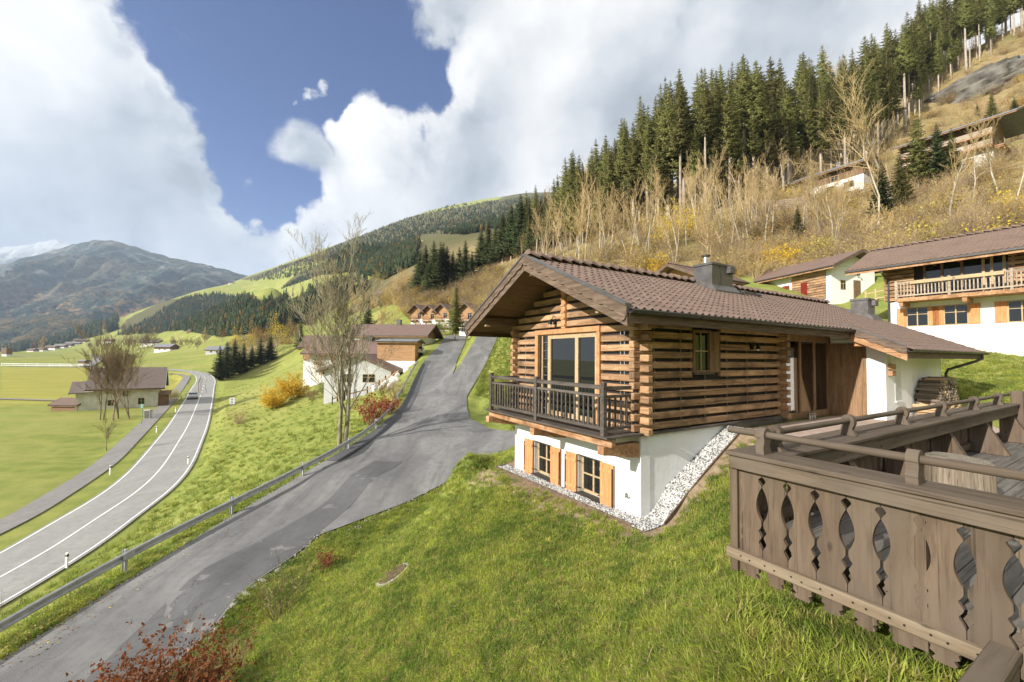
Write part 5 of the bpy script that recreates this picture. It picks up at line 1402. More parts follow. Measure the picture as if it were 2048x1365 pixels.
far_wood('hillside_wood', 'conifer wood on the slope between the meadows and the village', [[(500, 668), (500, 630), (540, 605), (600, 588), (640, 578), (700, 560), (740, 566), (720, 600), (660, 618), (620, 640), (590, 655), (540, 668)]], 700, 9, 15, 14, FARK[:3]*6 + FARK[3:], 160)
# ------------------------------------------------------------------ other houses
M['plank'] = wood('orange_cladding', (.33, .180, .085), (.46, .275, .145), (1.0, 8, 8), vary=.25)
M['plank_dark'] = wood('brown_cladding', (.16, .095, .055), (.25, .155, .095), (1.0, 8, 8), vary=.25)
M['old_plank'] = wood('bleached_plank', (.30, .23, .165), (.44, .36, .28), (1, 8, 8), knots=False, vary=.25)
M['slate'] = plain('grey_roof_sheet', (.20, .20, .21), .55, .4, .1, .15, 1.5)
M['old_tile'] = tile_mat('old_brown_roof', (.15, .115, .10), (.20, .155, .135))
M['cream'] = plain('old_white_render', (.55, .53, .47), .9, .1, vary=.12, scale=1.2)
M['grey_wall'] = plain('grey_render', (.46, .46, .45), .9, .1, vary=.1, scale=1.2)
M['teal'] = plain('teal_painted_board', (.30, .46, .42), .7, .3)
def face(side, Lx, W_):
    """matrix from face coordinates (along, out, up) to house coordinates"""
    if side == 'S': return Matrix(((1, 0, 0, 0), (0, -1, 0, 0), (0, 0, 1, 0), (0, 0, 0, 1)))
    if side == 'N': return Matrix(((-1, 0, 0, Lx), (0, 1, 0, W_), (0, 0, 1, 0), (0, 0, 0, 1)))
    if side == 'W': return Matrix(((0, -1, 0, 0), (-1, 0, 0, W_), (0, 0, 1, 0), (0, 0, 0, 1)))
    return Matrix(((0, 1, 0, Lx), (1, 0, 0, 0), (0, 0, 1, 0), (0, 0, 0, 1)))
def fbox(name, m_, parent, Mx, a0, a1, o0, o1, z0, z1):
    mb = MB().box(a0, a1, o0, o1, z0, z1); mb.xform(Mx); 
    if Mx.to_3x3().determinant() < 0: mb.f = [q[::-1] for q in mb.f]
    return mb.ob(name, [m_], parent)
def house(name, label, loc, rz, Lx, W_, hb, hw, ev=.9, ov=1.0, pitch=.477, base='white', upper='plank', roofm='tile_far', wins=(), balc=(), chims=(), logs=None, tiles=False, ov2=None, cat='house', group=None, barge='barge', gable_mat=None, roof_t=.2):
    h = thing(name, label, cat, loc, rz, group)
    yr = W_/2; ze = hw + .05; zr = ze + pitch*yr; zev = ze - pitch*ev; ov2 = ov if ov2 is None else ov2
    if hb > 0: MB().box(0, Lx, 0, W_, -5.5, hb).ob('wall', [M[base]], h)
    if hw > hb: MB().box(.03, Lx - .03, .03, W_ - .03, max(hb, -2.5) + .001, hw).ob('upper_wall', [M['core' if logs else upper]], h)
    MB().prism([(.03, hw + .001), (W_ - .03, hw + .001), (yr, zr - .12)], .03, Lx - .03, 'x').ob('gable', [M[gable_mat or ('core' if logs else upper)]], h)
    mb = MB(); t = roof_t
    mb.prism([(-ev, zev), (yr, zr), (W_ + ev, zev), (W_ + ev, zev + t), (yr, zr + t), (-ev, zev + t)], -ov, Lx + ov2, 'x')
    rf = mb.ob('roof', [M[roofm]], h)
    for x0 in (-ov - .04, Lx + ov2):
        for a, b_ in ((0, 1), (1, 2)):
            P_ = [(-ev - .02, zev), (yr, zr), (W_ + ev + .02, zev)]
            mb = MB(); mb.prism([(P_[a][0], P_[a][1] - .12), (P_[b_][0], P_[b_][1] - .12), (P_[b_][0], P_[b_][1] + t + .02), (P_[a][0], P_[a][1] + t + .02)], x0, x0 + .04, 'x'); mb.ob('barge_board', [M[barge]], rf)
    B('eave_board', M['beam'], rf, -ov, Lx + ov2, -ev - .03, -ev + .0, zev - .12, zev + .06)
    B('gutter', M['gutter'], rf, -ov, Lx + ov2, -ev - .14, -ev - .032, zev + .04, zev + .14)
    if tiles:
        lst = []; n_r = int(math.hypot(yr + ev, (yr + ev)*pitch)/.33); al = math.atan(pitch)
        V = []; Fq = []
        for r_ in range(n_r):
            for c in range(int((Lx + ov + ov2)/.26)):
                q = tv.copy(); y0 = -ev - .03 + r_*.33*math.cos(al); z0 = zev + t - .01 + pitch*(y0 + ev)
                V.append(np.stack([q[:, 0]*1.06 - ov + c*.26, y0 + q[:, 1]*math.cos(al) - q[:, 2]*math.sin(al), z0 + q[:, 1]*math.sin(al) + q[:, 2]*math.cos(al)], -1)); Fq.append(np.array(tf) + len(Fq)*len(tv))
        o = link('roof_tiles', np_mesh('roof_tiles', np.concatenate(V), np.concatenate(Fq), M['tile'], True), rf); o['kind'] = 'stuff'
        for i in range(int((Lx + ov + ov2)/.385)): link('ridge_tile', RIDGE, rf, (-ov + i*.385, yr, zr + t + .02))
    for i in range(int((Lx + .2)/1.1) + 1):
        x = .1 + i*1.1; B('rafter', M['beam'], rf, x, x + .1, -ev + .01, .0, zev - .02 + 0, zev + pitch*.2)
    for side, a, z, w, hh, sh in wins:
        Mx = face(side, Lx, W_)
        f = fbox('window', M['frame'], h, Mx, a - w/2 - .06, a + w/2 + .06, -.05, .03, z - .06, z + hh + .06)
        fbox('pane', M['glass'], f, Mx, a - w/2, a + w/2, .0305, .04, z, z + hh)
        fbox('mullion', M['frame'], f, Mx, a - .03, a + .03, .0405, .055, z, z + hh); fbox('glazing_bar', M['frame'], f, Mx, a - w/2, a + w/2, .041, .052, z + hh*.62, z + hh*.62 + .04)
        if sh:
            for s_ in (-1, 1):
                a0 = a + s_*(w/2 + .07) if s_ > 0 else a - w/2 - .07 - w*.5
                fbox('shutter', M['shutter'], h, Mx, a0, a0 + w*.5, .02, .06, z - .04, z + hh + .04)
    for side, a0, a1, z, dp, style in balc:
        Mx = face(side, Lx, W_)
        rm = M['old_plank'] if style == 'pale' else (M['beam'] if style == 'orange' else M['dark_wood'])
        b_ = fbox('balcony', M['beam'], h, Mx, a0, a1, .0, dp, z - .22, z)
        if style == 'boards':
            fbox('parapet', rm, b_, Mx, a0, a1, dp - .04, dp, z + .05, z + .95)
        else:
            for zz, tt in ((.95, .10), (.10, .08)): fbox('rail', rm, b_, Mx, a0, a1, dp - .09, dp - .01, z + zz, z + zz + tt)
            n_p = max(2, int((a1 - a0)/2.4) + 1)
            for i in range(n_p):
                a = a0 + (a1 - a0 - .12)*i/(n_p - 1); fbox('balcony_post', rm, b_, Mx, a, a + .12, dp - .11, dp + .01, z - .05, z + 1.12)
            n_b = int((a1 - a0)/.16)
            for i in range(n_b):
                a = a0 + .1 + i*.16; fbox('baluster', rm, b_, Mx, a, a + .055, dp - .07, dp - .03, z + .17, z + .95)
        n_k = max(2, int((a1 - a0)/2.2))
        for i in range(n_k):
            a = a0 + .15 + (a1 - a0 - .5)*i/(n_k - 1); fbox('bracket', M['beam'], b_, Mx, a, a + .2, .0, dp - .1, z - .5, z - .221)
    for x, y, s_, ht in chims:
        zz = ze + pitch*min(y, W_ - y); c = MB().box(x, x + s_, y, y + s_, zz - .2, zz + ht).ob('chimney', [M['zinc']], rf); B('chimney_cap', M['gutter'], c, x - .05, x + s_ + .05, y - .05, y + s_ + .05, zz + ht + .001, zz + ht + .08)
    if logs:
        for side, a0, a1, z0, z1 in logs:
            Mx = face(side, Lx, W_); k = 0; z = z0
            while z + .2 < z1:
                fbox('log', M['log'], h, Mx, a0 - .2, a1 + .2, -.02, .13, z, z + .19); z += .25
    return h
def yaw_to(v): return math.atan2(v[1], v[0])
def plane_hit(px, py, O, nrm):
    d = pixdir(px, py); n_ = Vector(nrm); return d*(Vector(O).dot(n_)/d.dot(n_))
RZ2 = YAW - R(90)                 # neighbours stand square to the chalet: their long axis along its gable
XN = -UY; YN = VX
# -- the neighbour on the right
O2 = at(1779, 681, 28.3); O2.z = at(1779, 676, 28.3).z
def along(px, py, O): return (plane_hit(px, py, O, VX) - O).dot(XN)
a_w = [along(p, 660, O2) for p in (1836, 1913, 2046)]
h2 = house('log_chalet', 'neighbouring log chalet with pale balcony and orange shutters at the right edge', O2, RZ2, 15.5, 6.2, 2.35, 5.05, 1.35, 1.9, .45, wins=[('S', a, .75, .95, 1.12, True) for a in a_w],
           balc=[('S', along(1806, 620, O2), 15.4, 2.45, 1.35, 'pale')], tiles=True, logs=[('S', 0, along(1822, 600, O2), 2.45, 4.95), ('W', 0, 6.2, 2.45, 4.95), ('S', along(2035, 560, O2) - .1, along(2035, 560, O2) + .5, 2.45, 4.95)])
Mx = face('S', 15.5, 6.2)
gl2 = fbox('glazing', M['glass'], h2, Mx, along(1850, 560, O2), along(2030, 540, O2), -.02, .045, 2.5, 4.75)
for p in (1850, 1885, 1925, 1968, 1985, 2010, 2028): a = along(p, 560, O2); fbox('stile', M['plank_dark'] if p < 1960 else M['frame'], gl2, Mx, a - .06, a + .06, .0455, .09, 2.5, 4.75)
for p in (1880, 1975): a = along(p, 590, O2) + .0; fbox('planter_box', M['frame'], h2, Mx, a - 1.0, a + .9, 1.30, 1.48, 3.28, 3.48)
smooth_auto(MB().tube([(.1, -1.4, 4.35), (.1, -1.4, 4.2), (.05, -.2, 3.9), (.05, -.12, 3.7), (.05, -.12, -.3)], .06, 8).ob('downpipe', [M['gutter']], h2))
# -- the white gable behind
O3 = at(1663, 604, 40.); 
h3 = house('white_gabled_chalet', 'log chalet with white gable wall and small window behind the long roof', O3 - Vector((math.cos(RZ2 - R(18)), math.sin(RZ2 - R(18)), 0))*11.5 + Vector((0, 0, .1)), RZ2 - R(18), 11.5, 5.4, 3.4, 3.42, .9, .6, .477, wins=[('E', 1.4, 1.2, .5, .8, False)], chims=(), ov2=1.0, gable_mat='white', logs=[('S', 7.5, 10.8, .3, 3.2)], roofm='tile_far')
B('door', M['plank_dark'], h3, 11.5, 11.56, 2.7, 3.5, .1, 2.1); B('door', M['red'], h3, 6.2, 7.0, -.16, -.13, .2, 2.2); B('door', M['red'], h3, 8.4, 9.1, -.16, -.13, .2, 2.2)  # the two red panels on the log side are red curtains, not doors
lamp(h3, 11.6, 3.1, 2.6, R(180))
# -- the chalet whose roof shows over the ridge
ap = at(1334, 528, 46.)
O4 = ap - UY*2.84 - Vector((0, 0, 5.0 + .2 - .0)) + VX*1.4
h4 = house('log_chalet', 'log chalet mostly hidden behind the ridge of the nearest roof', O4, YAW, 16, 5.68, 2.0, 3.64, .95, 1.4, .477, chims=((8.3, 3.5, 1.0, 1.1), (10.8, 3.6, 1.0, 1.1)), tiles=True)
# -- two houses high on the hillside
O5 = at(1988, 352, 76.)
h5 = house('hillside_house', 'wooden house with grey roof and stepped balconies high on the hillside at right', O5 - XN*13 + Vector((0, 0, 2.6)), RZ2, 13, 9, 3.0, 8.2, 2.0, 1.0, .42, base='cream', upper='plank_dark', roofm='slate', ov2=3.2, balc=[('S', 0, 13.2, 5.2, 1.3, 'boards'), ('S', 0, 13.2, 3.0, 1.6, 'boards'), ('E', 0, 8.8, 3.0, 1.4, 'boards')], wins=[('E', 2.5, .6, 1., 1.4, False), ('E', 5.5, 4.6, 1.2, 1.5, False), ('S', 10, .6, 1., 1.2, False)], barge='barge')
for o in h5.children_recursive:
    if o.name.startswith('parapet'): o.data.materials[0] = M['old_plank']
O6 = at(1728, 392, 84.)
h6 = house('hillside_cabin', 'dark wooden cabin with grey roof on the hillside above a retaining fence', O6 - XN*15 + Vector((0, 0, 2.0)), RZ2, 15, 8, 2.6, 5.2, 1.2, .8, .45, upper='plank_dark', roofm='slate', wins=[('S', 9, .6, 1.6, 1.2, False), ('S', 12.5, .6, 1.6, 1.2, False), ('S', 10, 2.8, 1.2, 1.0, False)], chims=((9, 3.5, .8, 1.2),))
# -- houses beside the drive
O7 = Vector((-24.6, 61.5, -6.6))
h7 = house('white_house', 'white house with low brown gable below the drive behind the bare tree', (-17.3, 60.5, -7.0), R(90), 10, 9.6, 4.8, 4.82, .9, .7, .42, base='grey_wall', roofm='tile_far', wins=[('W', 3.2, 3.1, 1.7, 1.1, False), ('W', 6.4, 3.1, 1.7, 1.1, False), ('W', 7.8, .4, 1.0, 1.6, False), ('W', 2.5, .3, 1.2, 1.6, False)], gable_mat='grey_wall', balc=[('W', 5.5, 9.5, 0.2, 1.6, 'pale')])
h8 = house('large_house', 'large brown-roofed house with white walls behind the bare tree', (-37.0, 77, -4.6), R(4), 17.5, 11, 5.0, 5.05, 1.1, 1.2, .42, wins=[('S', 3.0, 1.0, 1.2, 1.2, True), ('S', 7.5, 3.4, 1.2, 1.2, True), ('S', 12, 3.4, 1.2, 1.2, True), ('S', 5.0, 3.4, .9, 1.2, True), ('S', 15, 1.0, 1.1, 1.2, False)], chims=((9, 4.5, 1.0, 1.3),), upper='plank')
h8b = house('orange_cabin', 'small orange wooden house left of the large brown roof', (-39.6, 80, -3.0), R(8), 7, 8, 2.2, 4.6, .9, .9, .5, wins=[('S', 1.6, .8, 1., 1., False), ('S', 4.6, 2.9, 1.2, 1., False)], balc=[('S', .2, 5, 2.3, 1.0, 'orange')])
h8c = house('garage_building', 'brown clad building with white plinth beside the drive', (-21.0, 65.5, -3.4), R(2), 5.9, 6.5, 2.5, 5.4, .35, .35, .12, upper='plank', roofm='slate', wins=())
h8d = house('brown_roofed_house', 'house with broad brown roof beside the drive above the garage', (-30.5, 84, 1.2), R(-6), 13, 9, 2.4, 3.0, 1.3, 1.4, .45, upper='plank', chims=((6, 4, .9, 1.3),))
h8e = house('brown_roofed_cabin', 'small brown-roofed cabin behind the large house', (-37, 96, 2.0), R(-10), 8, 8, 2.4, 3.0, 1.2, 1.2, .5, upper='plank')
# -- the row of gabled houses up the drive
def row_house(px, py, Y, rz, label, first=True):
    O = at(px, py, Y); O.z = gz(O.x, O.y)
    return house('gabled_row_house', label, O + Vector((0, 0, -.3)), rz, 9, 4.3, 3.4, 5.6, .75, 1.1, .75, upper='plank', wins=[('W', 1.2, .6, 1.1, 1.5, False), ('W', 3.0, 3.8, 1.1, 1.2, False)], balc=[('W', .4, 2.6, 3.2, 1.0, 'orange'), ('W', 2.4, 4.2, 1.2, 1.0, 'orange')], group='row of gabled houses')
r1 = R(62)
row_house(846, 664, 112, r1, 'leftmost of three adjoining gabled orange and white houses above the drive'); row_house(872, 668, 110, r1, 'middle of three adjoining gabled orange and white houses above the drive'); row_house(898, 672, 108, r1, 'rightmost of three adjoining gabled orange and white houses above the drive')
row_house(948, 668, 98, R(60), 'gabled orange house standing apart just left of the chalet eave')
h10 = house('hill_house', 'white house with brown roof alone among autumn trees above the row houses', at(800, 600, 188) + Vector((-11, 0, -1)), R(-12), 10, 8, 3.5, 3.55, 1., 1., .5, wins=[('S', 2, 1, 1.2, 1.2, False), ('S', 6, 1, 1.2, 1.2, False)], gable_mat='white')
# -- the old farmhouse by the valley road
zf = valley_z(0, 84)
h11 = house('old_farmhouse', 'old white farmhouse with weathered brown roof behind bare trees by the road', (-80.4, 81.2, zf), R(36), 9.6, 8.4, 4.3, 4.32, .8, 1.1, .82, base='cream', roofm='old_tile', barge='teal', gable_mat='cream', wins=[('S', 2.6, .7, 1.0, 1.0, False), ('S', 7.0, .7, .9, 1.2, False), ('S', 4.6, 2.4, .8, 1.0, False), ('E', 3, 2.4, .9, 1.1, False)])
MB().prism([(-.9, 3.2), (1.6, 5.2), (1.6, 5.4), (-.9, 3.4)], -3.2, -1.15, 'x').ob('lean_to_roof', [M['old_tile']], h11); MB().box(-2.4, -.001, .1, 8, -2, 3.4).ob('lean_to_wall', [M['cream']], h11); B('lean_to_barge', M['teal'], h11, -3.3, -3.2, -.9, 1.6, 3.1, 3.3)
MB().box(9.6, 11.2, .3, 3, -1, 2.4).ob('porch', [M['plank_dark']], h11); MB().prism([(-.1, 2.4), (3.3, 3.0), (3.3, 3.1), (-.1, 2.55)], 9.55, 11.6, 'x').ob('porch_roof', [M['plank_dark']], h11)
# -- low sheds, huts and far houses, each with walls, roof and windows
def small(px, py, Y, wpx, hpx, label, name='far_house', rz=0., upper='plank_dark', base='white', roofm='tile_far', pitch=.5, wins=2, zoff=-.3):
    O = at(px, py, Y); O.z = gz(O.x, O.y); w = wpx*Y/F; hh = hpx*Y/F
    wall = hh/(1 + pitch*.45); W_ = min(w*.8, 9)
    wl = [('S', w*(i + 1)/(wins + 1), wall*.45, min(1.1, w*.12), wall*.28, False) for i in range(wins)] if wins else ()
    return house(name, label, O + Vector((-w/2, 0, zoff)), rz, w, W_, wall*.55 if upper else wall, wall, w*.06, w*.06, pitch, base=base, upper=upper or base, roofm=roofm, wins=wl, gable_mat=upper or base, cat='house' if 'house' in name else name.split('_')[-1])
small(128, 826, 80, 52, 18, 'low brown timber shed beside the old farmhouse', 'timber_shed', upper='plank_dark', base='plank_dark', wins=0)
small(162, 734, 214, 13, 12, 'tiny dark field hut beside the white fence in the meadow', 'field_hut', upper='plank_dark', base='cream', wins=0, roofm='slate')
small(324, 703, 330, 32, 14, 'dark-roofed white house behind the meadow beyond the farmhouse', roofm='slate')
small(428, 699, 250, 34, 12, 'grey house with dark gable left of the spruces', roofm='slate', base='grey_wall', upper='grey_wall')
small(300, 660, 560, 34, 10, 'long pale-roofed barn on the far meadow slope', 'far_barn', upper='plank_dark', wins=3, roofm='slate')
small(215, 668, 800, 16, 9, 'small white house at the foot of the far wood')
small(380, 655, 560, 12, 6, 'small dark hay barn on the far meadow', 'hay_barn', base='plank_dark', wins=0)
for i, (px, py, wpx, hpx, rm) in enumerate(((66, 688, 22, 9, 'tile_far'), (84, 686, 10, 8, 'tile_far'), (102, 685, 22, 10, 'tile_far'), (118, 688, 20, 9, 'slate'), (132, 681, 16, 8, 'tile_far'), (142, 686, 22, 8, 'slate'), (158, 683, 20, 10, 'tile_far'))):
    small(px, py, 880 + 12*i, wpx, hpx, ['leftmost white house of the distant village', 'narrow second house from the left in the distant village', 'broad third house of the distant village', 'grey-roofed fourth house of the distant village', 'fifth house of the distant village standing further back', 'grey-roofed sixth house of the distant village', 'rightmost house of the distant village'][i], rz=R(i*7 - 20), roofm=rm)
small(494, 577, 1150, 12, 5, 'tiny white farm on the upper right meadow', 'hill_farm_house'); small(582, 585, 700, 13, 6, 'small brown farm on the middle hillside meadow', 'hill_farm_house')
small(462, 548, 1500, 10, 4, 'tiny pale farm high on the left shoulder of the ridge', 'hill_farm_house')
small(765, 540, 420, 14, 6, 'small farmhouse in the clearing above the spruces', 'hill_farm_house')
# field transformer box
tb = at(14, 704, 430); tb.z = gz(tb.x, tb.y)
t_ = thing('field_tower', 'small dark square tower with white foot in the far field at the left edge', 'tower', tb); B('foot', M['white'], t_, -2.4, 2.4, -2.4, 2.4, -1, 2.2); B('tower', M['plank_dark'], t_, -2.6, 2.6, -2.6, 2.6, 2.2, 8); B('tower_roof', M['slate'], t_, -2.9, 2.9, -2.9, 2.9, 8.001, 8.5)

# ------------------------------------------------------------------ fences and retaining walls
def fence(name, label, pts, h, nrail, material, step=2.4, rail_h=.12, cat='fence', post_m=None):
    t = thing(name, label, cat, pts[0]); o0 = Vector(pts[0])
    P_ = [Vector(p) for p in pts]
    for a, b_ in zip(P_, P_[1:]):
        n_ = max(1, int((b_ - a).length/step))
        for k in range(n_):
            p, q = a.lerp(b_, k/n_), a.lerp(b_, (k+1)/n_); p.z, q.z = gz(p.x, p.y), gz(q.x, q.y); d = q - p; ang = math.atan2(d.y, d.x)
            B('post', post_m or material, t, -.06, .06, -.06, .06, -.4, h + .08, loc=p - o0, rot=(0, 0, ang))
            for r_ in range(nrail):
                z = h*(r_ + .7)/nrail; s_ = Vector((-d.y, d.x, 0)).normalized()*.03; u_ = Vector((0, 0, rail_h/2)); c = Vector((0, 0, z)) - o0
                v = [p + c - s_ - u_, q + c - s_ - u_, q + c + s_ - u_, p + c + s_ - u_, p + c - s_ + u_, q + c - s_ + u_, q + c + s_ + u_, p + c + s_ + u_]
                MB().add(v, [(3, 2, 1, 0), (4, 5, 6, 7), (0, 1, 5, 4), (1, 2, 6, 5), (2, 3, 7, 6), (3, 0, 4, 7)]).ob('rail', [material], t)
    return t
fence('plank_fence', 'pale stepped plank fence on the hillside left of the dark cabin', [at(1490, 428, 86), at(1560, 412, 86), at(1625, 392, 86)], 2.0, 5, M['old_plank'], 3., .26)
fence('plank_fence', 'white plank fence in front of the dark hillside cabin', [at(1630, 390, 83), at(1690, 380, 82.5), at(1745, 366, 82)], 1.1, 2, M['old_plank'], 3., .3)
fence('plank_fence', 'pale rail fence below the house high on the hillside', [at(1900, 362, 72), at(1970, 350, 71), at(2060, 335, 70)], 1.3, 2, M['old_plank'], 3., .2)
fence('plank_fence', 'broken pale fence rails among trees left of the highest house', [at(1815, 372, 76), at(1885, 360, 75)], 1.0, 2, M['old_plank'], 3., .2)
fence('meadow_fence', 'long white rail fence across the valley meadow', [Vector((-246, 203, 0)), Vector((-225, 205, 0)), Vector((-205, 206, 0))], 1.5, 2, M['paint'], 5., .28)
fence('terrace_fence', 'white picket fence between the two right chalets', [at(1732, 612, 38), at(1772, 604, 37)], 1.2, 2, M['frame'], .5, .1)
fence('garden_fence', 'wire and post fence beside the farmhouse yard', [Vector((-73, 92, 0)), Vector((-80, 108, 0)), Vector((-95, 128, 0)), Vector((-109, 148, 0))], 1.0, 2, M['old_plank'], 3., .05)
M['boulder'] = plain('pale_boulder', (.62, .60, .56), .9, .15, vary=.2, scale=1.5, bmp=.5)
def boulder(seed):
    r2 = np.random.default_rng(seed); bm = bmesh.new(); bmesh.ops.create_icosphere(bm, subdivisions=2, radius=1)
    for v in bm.verts: v.co *= 1 + .28*mnoise.noise(v.co*1.3 + Vector((seed*3., 0, 0))) + r2.uniform(-.05, .05)
    me = bpy.data.meshes.new('boulder'); bm.to_mesh(me); bm.free(); me.materials.append(M['boulder']); return me
BO = [boulder(i) for i in range(4)]
bk = thing('boulder_bank', 'bank of pale boulders below the brown garage beside the drive', 'boulders', (-18, 56, -4.5))
for i in range(90):
    g = ground(random.uniform(675, 826), random.uniform(742, 782) , 30, 90)
    if g is None or g.x > -13.2: continue
    s_ = random.uniform(.3, .75); link('boulder', BO[i % 4], bk, g - Vector((-18, 56, -4.5)) + Vector((0, 0, s_*.2)), (random.uniform(0, 6), random.uniform(0, 6), random.uniform(0, 6)), (s_, s_*.8, s_*.65))
fence('garage_fence', 'dark posted railing with orange top rail below the garage building', [Vector((-24.5, 57.8, 0)), Vector((-20.5, 60, 0)), Vector((-14.9, 55.5, 0))], 1.1, 1, M['beam'], 1.2, .16, post_m=M['iron'])
rk = thing('rock_outcrop', 'bare grey rock face near the top right corner above the trees', 'rock', at(1960, 175, 128))
M['rock'] = plain('grey_rock', (.085, .078, .066), .9, .15, vary=.35, scale=.25, bmp=1.0, c2=(.19, .175, .15))
bm = bmesh.new(); bmesh.ops.create_icosphere(bm, subdivisions=5, radius=1)
for v in bm.verts:
    n_ = mnoise.fractal(Vector((v.co.x*2.2, v.co.y*2.2, v.co.z*3.5)), 1., 2., 5); v.co = Vector((v.co.x*19, v.co.y*9, v.co.z*8.5))*(1 + .22*n_)
me = bpy.data.meshes.new('rock_face'); bm.to_mesh(me); bm.free(); me.materials.append(M['rock'])
link('rock_face', me, rk, (3, 4, -2), (R(8), R(-22), R(-25)))

# ------------------------------------------------------------------ roadside things
def delineator(p, label):
    t = thing('delineator_post', label, 'post', p, 0, 'white delineator posts along the valley road')
    mb = MB(); mb.prism([(-.06, -.05), (.06, -.05), (.05, .05), (-.05, .05)], -.3, .95, 'z'); mb.ob('post', [M['paint']], t); B('black_band', M['iron'], t, -.062, .062, -.054, .054, .72, .86); B('reflector', M['galv'], t, -.02, .02, -.058, -.0545, .74, .84)
for px, py, lb in ((133, 1138, 'white delineator post nearest the camera on the right edge of the valley road'), (376, 930, 'white delineator post on the right edge of the road where it bends'), (220, 950, 'white delineator post on the verge between path and road'), (313, 866, 'small white delineator post on the verge further along'), (351, 825, 'far white delineator post on the verge before the car')):
    g = ground(px, py, 8, 200)
    if g: delineator(g, lb)
M['sign_green'] = plain('green_painted_post', (.16, .33, .28), .6, .4)
g = ground(283, 850, 20, 150)
t = thing('green_marker_post', 'thin green marker post on the grass beside the cycle path', 'post', g); smooth_auto(MB().tube([(0, 0, -.3), (0, 0, 3.0)], .06, 6).ob('pole', [M['sign_green']], t)); B('marker_head', M['sign_green'], t, -.22, .22, -.05, .05, 2.7, 3.3)
g = ground(296, 838, 20, 150)
t = thing('utility_cabinet', 'grey utility cabinet on the grass by the path', 'cabinet', g); MB().box(-.5, .5, -.3, .3, -.2, 1.5, .03).ob('cabinet', [M['galv']], t); B('lid', M['galv'], t, -.55, .55, -.35, .35, 1.501, 1.6); B('door', M['zinc'], t, -.42, .42, -.312, -.3005, .1, 1.4)
g = ground(464, 815, 20, 150)
t = thing('notice_board', 'small grey notice board on the grassy bank above the road', 'sign', g)
for x in (-.35, .35): smooth_auto(MB().tube([(x, 0, -.3), (x, 0, 1.7)], .03, 6).ob('leg', [M['galv']], t))
B('panel', M['galv'], t, -.5, .5, -.05, -.02, .6, 1.75); B('symbol', M['iron'], t, -.12, .12, -.056, -.0505, 1.3, 1.5); B('symbol', M['iron'], t, -.12, .12, -.056, -.0505, .85, 1.05)
def car(name, label, p, rz, colr, far=False):
    t = thing(name, label, 'car', p, rz)
    M_ = plain('car_paint_' + name + str(round(p[1])), colr, .3, .6, .3, .03); 
    side = [(-2.1, .32), (2.05, .32), (2.15, .55), (2.1, .78), (1.95, .92), (1.0, 1.0), (.35, 1.42), (-1.3, 1.47), (-1.95, 1.02), (-2.15, .95)]
    bm = bmesh.new(); n_ = len(side); L_ = []; 
    for yy, ins in ((-.9, 0), (-.86, .0), (.86, 0), (.9, 0)):
        L_.append([bm.verts.new((x, yy*(1 if z < 1.0 else .80), z)) for x, z in side])
    L_ = [L_[0], L_[3]]
    for i in range(n_): bm.faces.new((L_[0][i], L_[0][(i+1) % n_], L_[1][(i+1) % n_], L_[1][i]))
    bm.faces.new(L_[0][::-1]); bm.faces.new(L_[1]); bmesh.ops.delete(bm, geom=[v for v in bm.verts if not v.link_faces], context='VERTS')
    bmesh.ops.recalc_face_normals(bm, faces=bm.faces[:]); bmesh.ops.bevel(bm, geom=bm.edges[:], offset=.06, segments=2, affect='EDGES')
    me = bpy.data.meshes.new('body'); bm.to_mesh(me); bm.free(); me.materials.append(M_); smooth_auto(link('body', me, t), 50)
    mb = MB(); mb.add([(.38, -.70, 1.36), (.38, .70, 1.36), (.93, .80, 1.03), (.93, -.80, 1.03)], [(0, 1, 2, 3)]); o = mb.ob('windscreen', [M['glass']], t, (.03, 0, .025))
    mb = MB(); mb.add([(-1.34, -.68, 1.42), (-1.88, -.78, 1.06), (-1.88, .78, 1.06), (-1.34, .68, 1.42)], [(0, 1, 2, 3)]); mb.ob('rear_window', [M['glass']], t, (-.035, 0, .02))
    for s_ in (-1, 1):
        mb = MB(); mb.add([(-1.5, s_*.79, 1.06), (.75, s_*.80, 1.06), (.28, s_*.735, 1.36), (-1.2, s_*.73, 1.40)], [(0, 1, 2, 3) if s_ < 0 else (3, 2, 1, 0)]); mb.ob('side_window', [M['glass']], t, (0, s_*.022, 0))
        B('headlight', M['paint'], t, 2.03, 2.16, s_*.72 - .14, s_*.72 + .14, .68, .80, .02); B('tail_light', M['red'], t, -2.17, -2.05, s_*.74 - .1, s_*.74 + .1, .74, .98, .02)
        for x in (-1.3, 1.35):
            w = smooth_auto(MB().tube([(x, s_*.70, .32), (x, s_*.915, .32)], .32, 18).ob('wheel', [M['iron']], t)); smooth_auto(link('rim', MB().tube([(x, s_*.80, .32), (x, s_*.925, .32)], .19, 12).me('rim', [M['steel']]), w))
    B('number_plate', M['paint'], t, -2.185, -2.165, -.26, .26, .56, .67); B('bumper', M['iron'], t, -2.20, -2.1, -.8, .8, .34, .5, .02)
    return t
k_ = np.argmin(np.abs(MAIN[:, 1] - 99)); p = MAIN[k_]; d = MAIN[k_+1] - MAIN[k_-1]; off = np.array([-d[1], d[0]])/np.hypot(*d[:2])*1.25
car('silver_car', 'silver car driving on the left lane of the valley road', (p[0] + off[0], p[1] + off[1], p[2] + .1), math.atan2(-d[1], -d[0]), (.42, .43, .44))
g = at(842, 690, 74); car('white_car', 'white car parked beside the brown garage at the top of the drive', (-15.6, 70.5, gz(-15.6, 70.5) + .05), R(95), (.6, .6, .6))
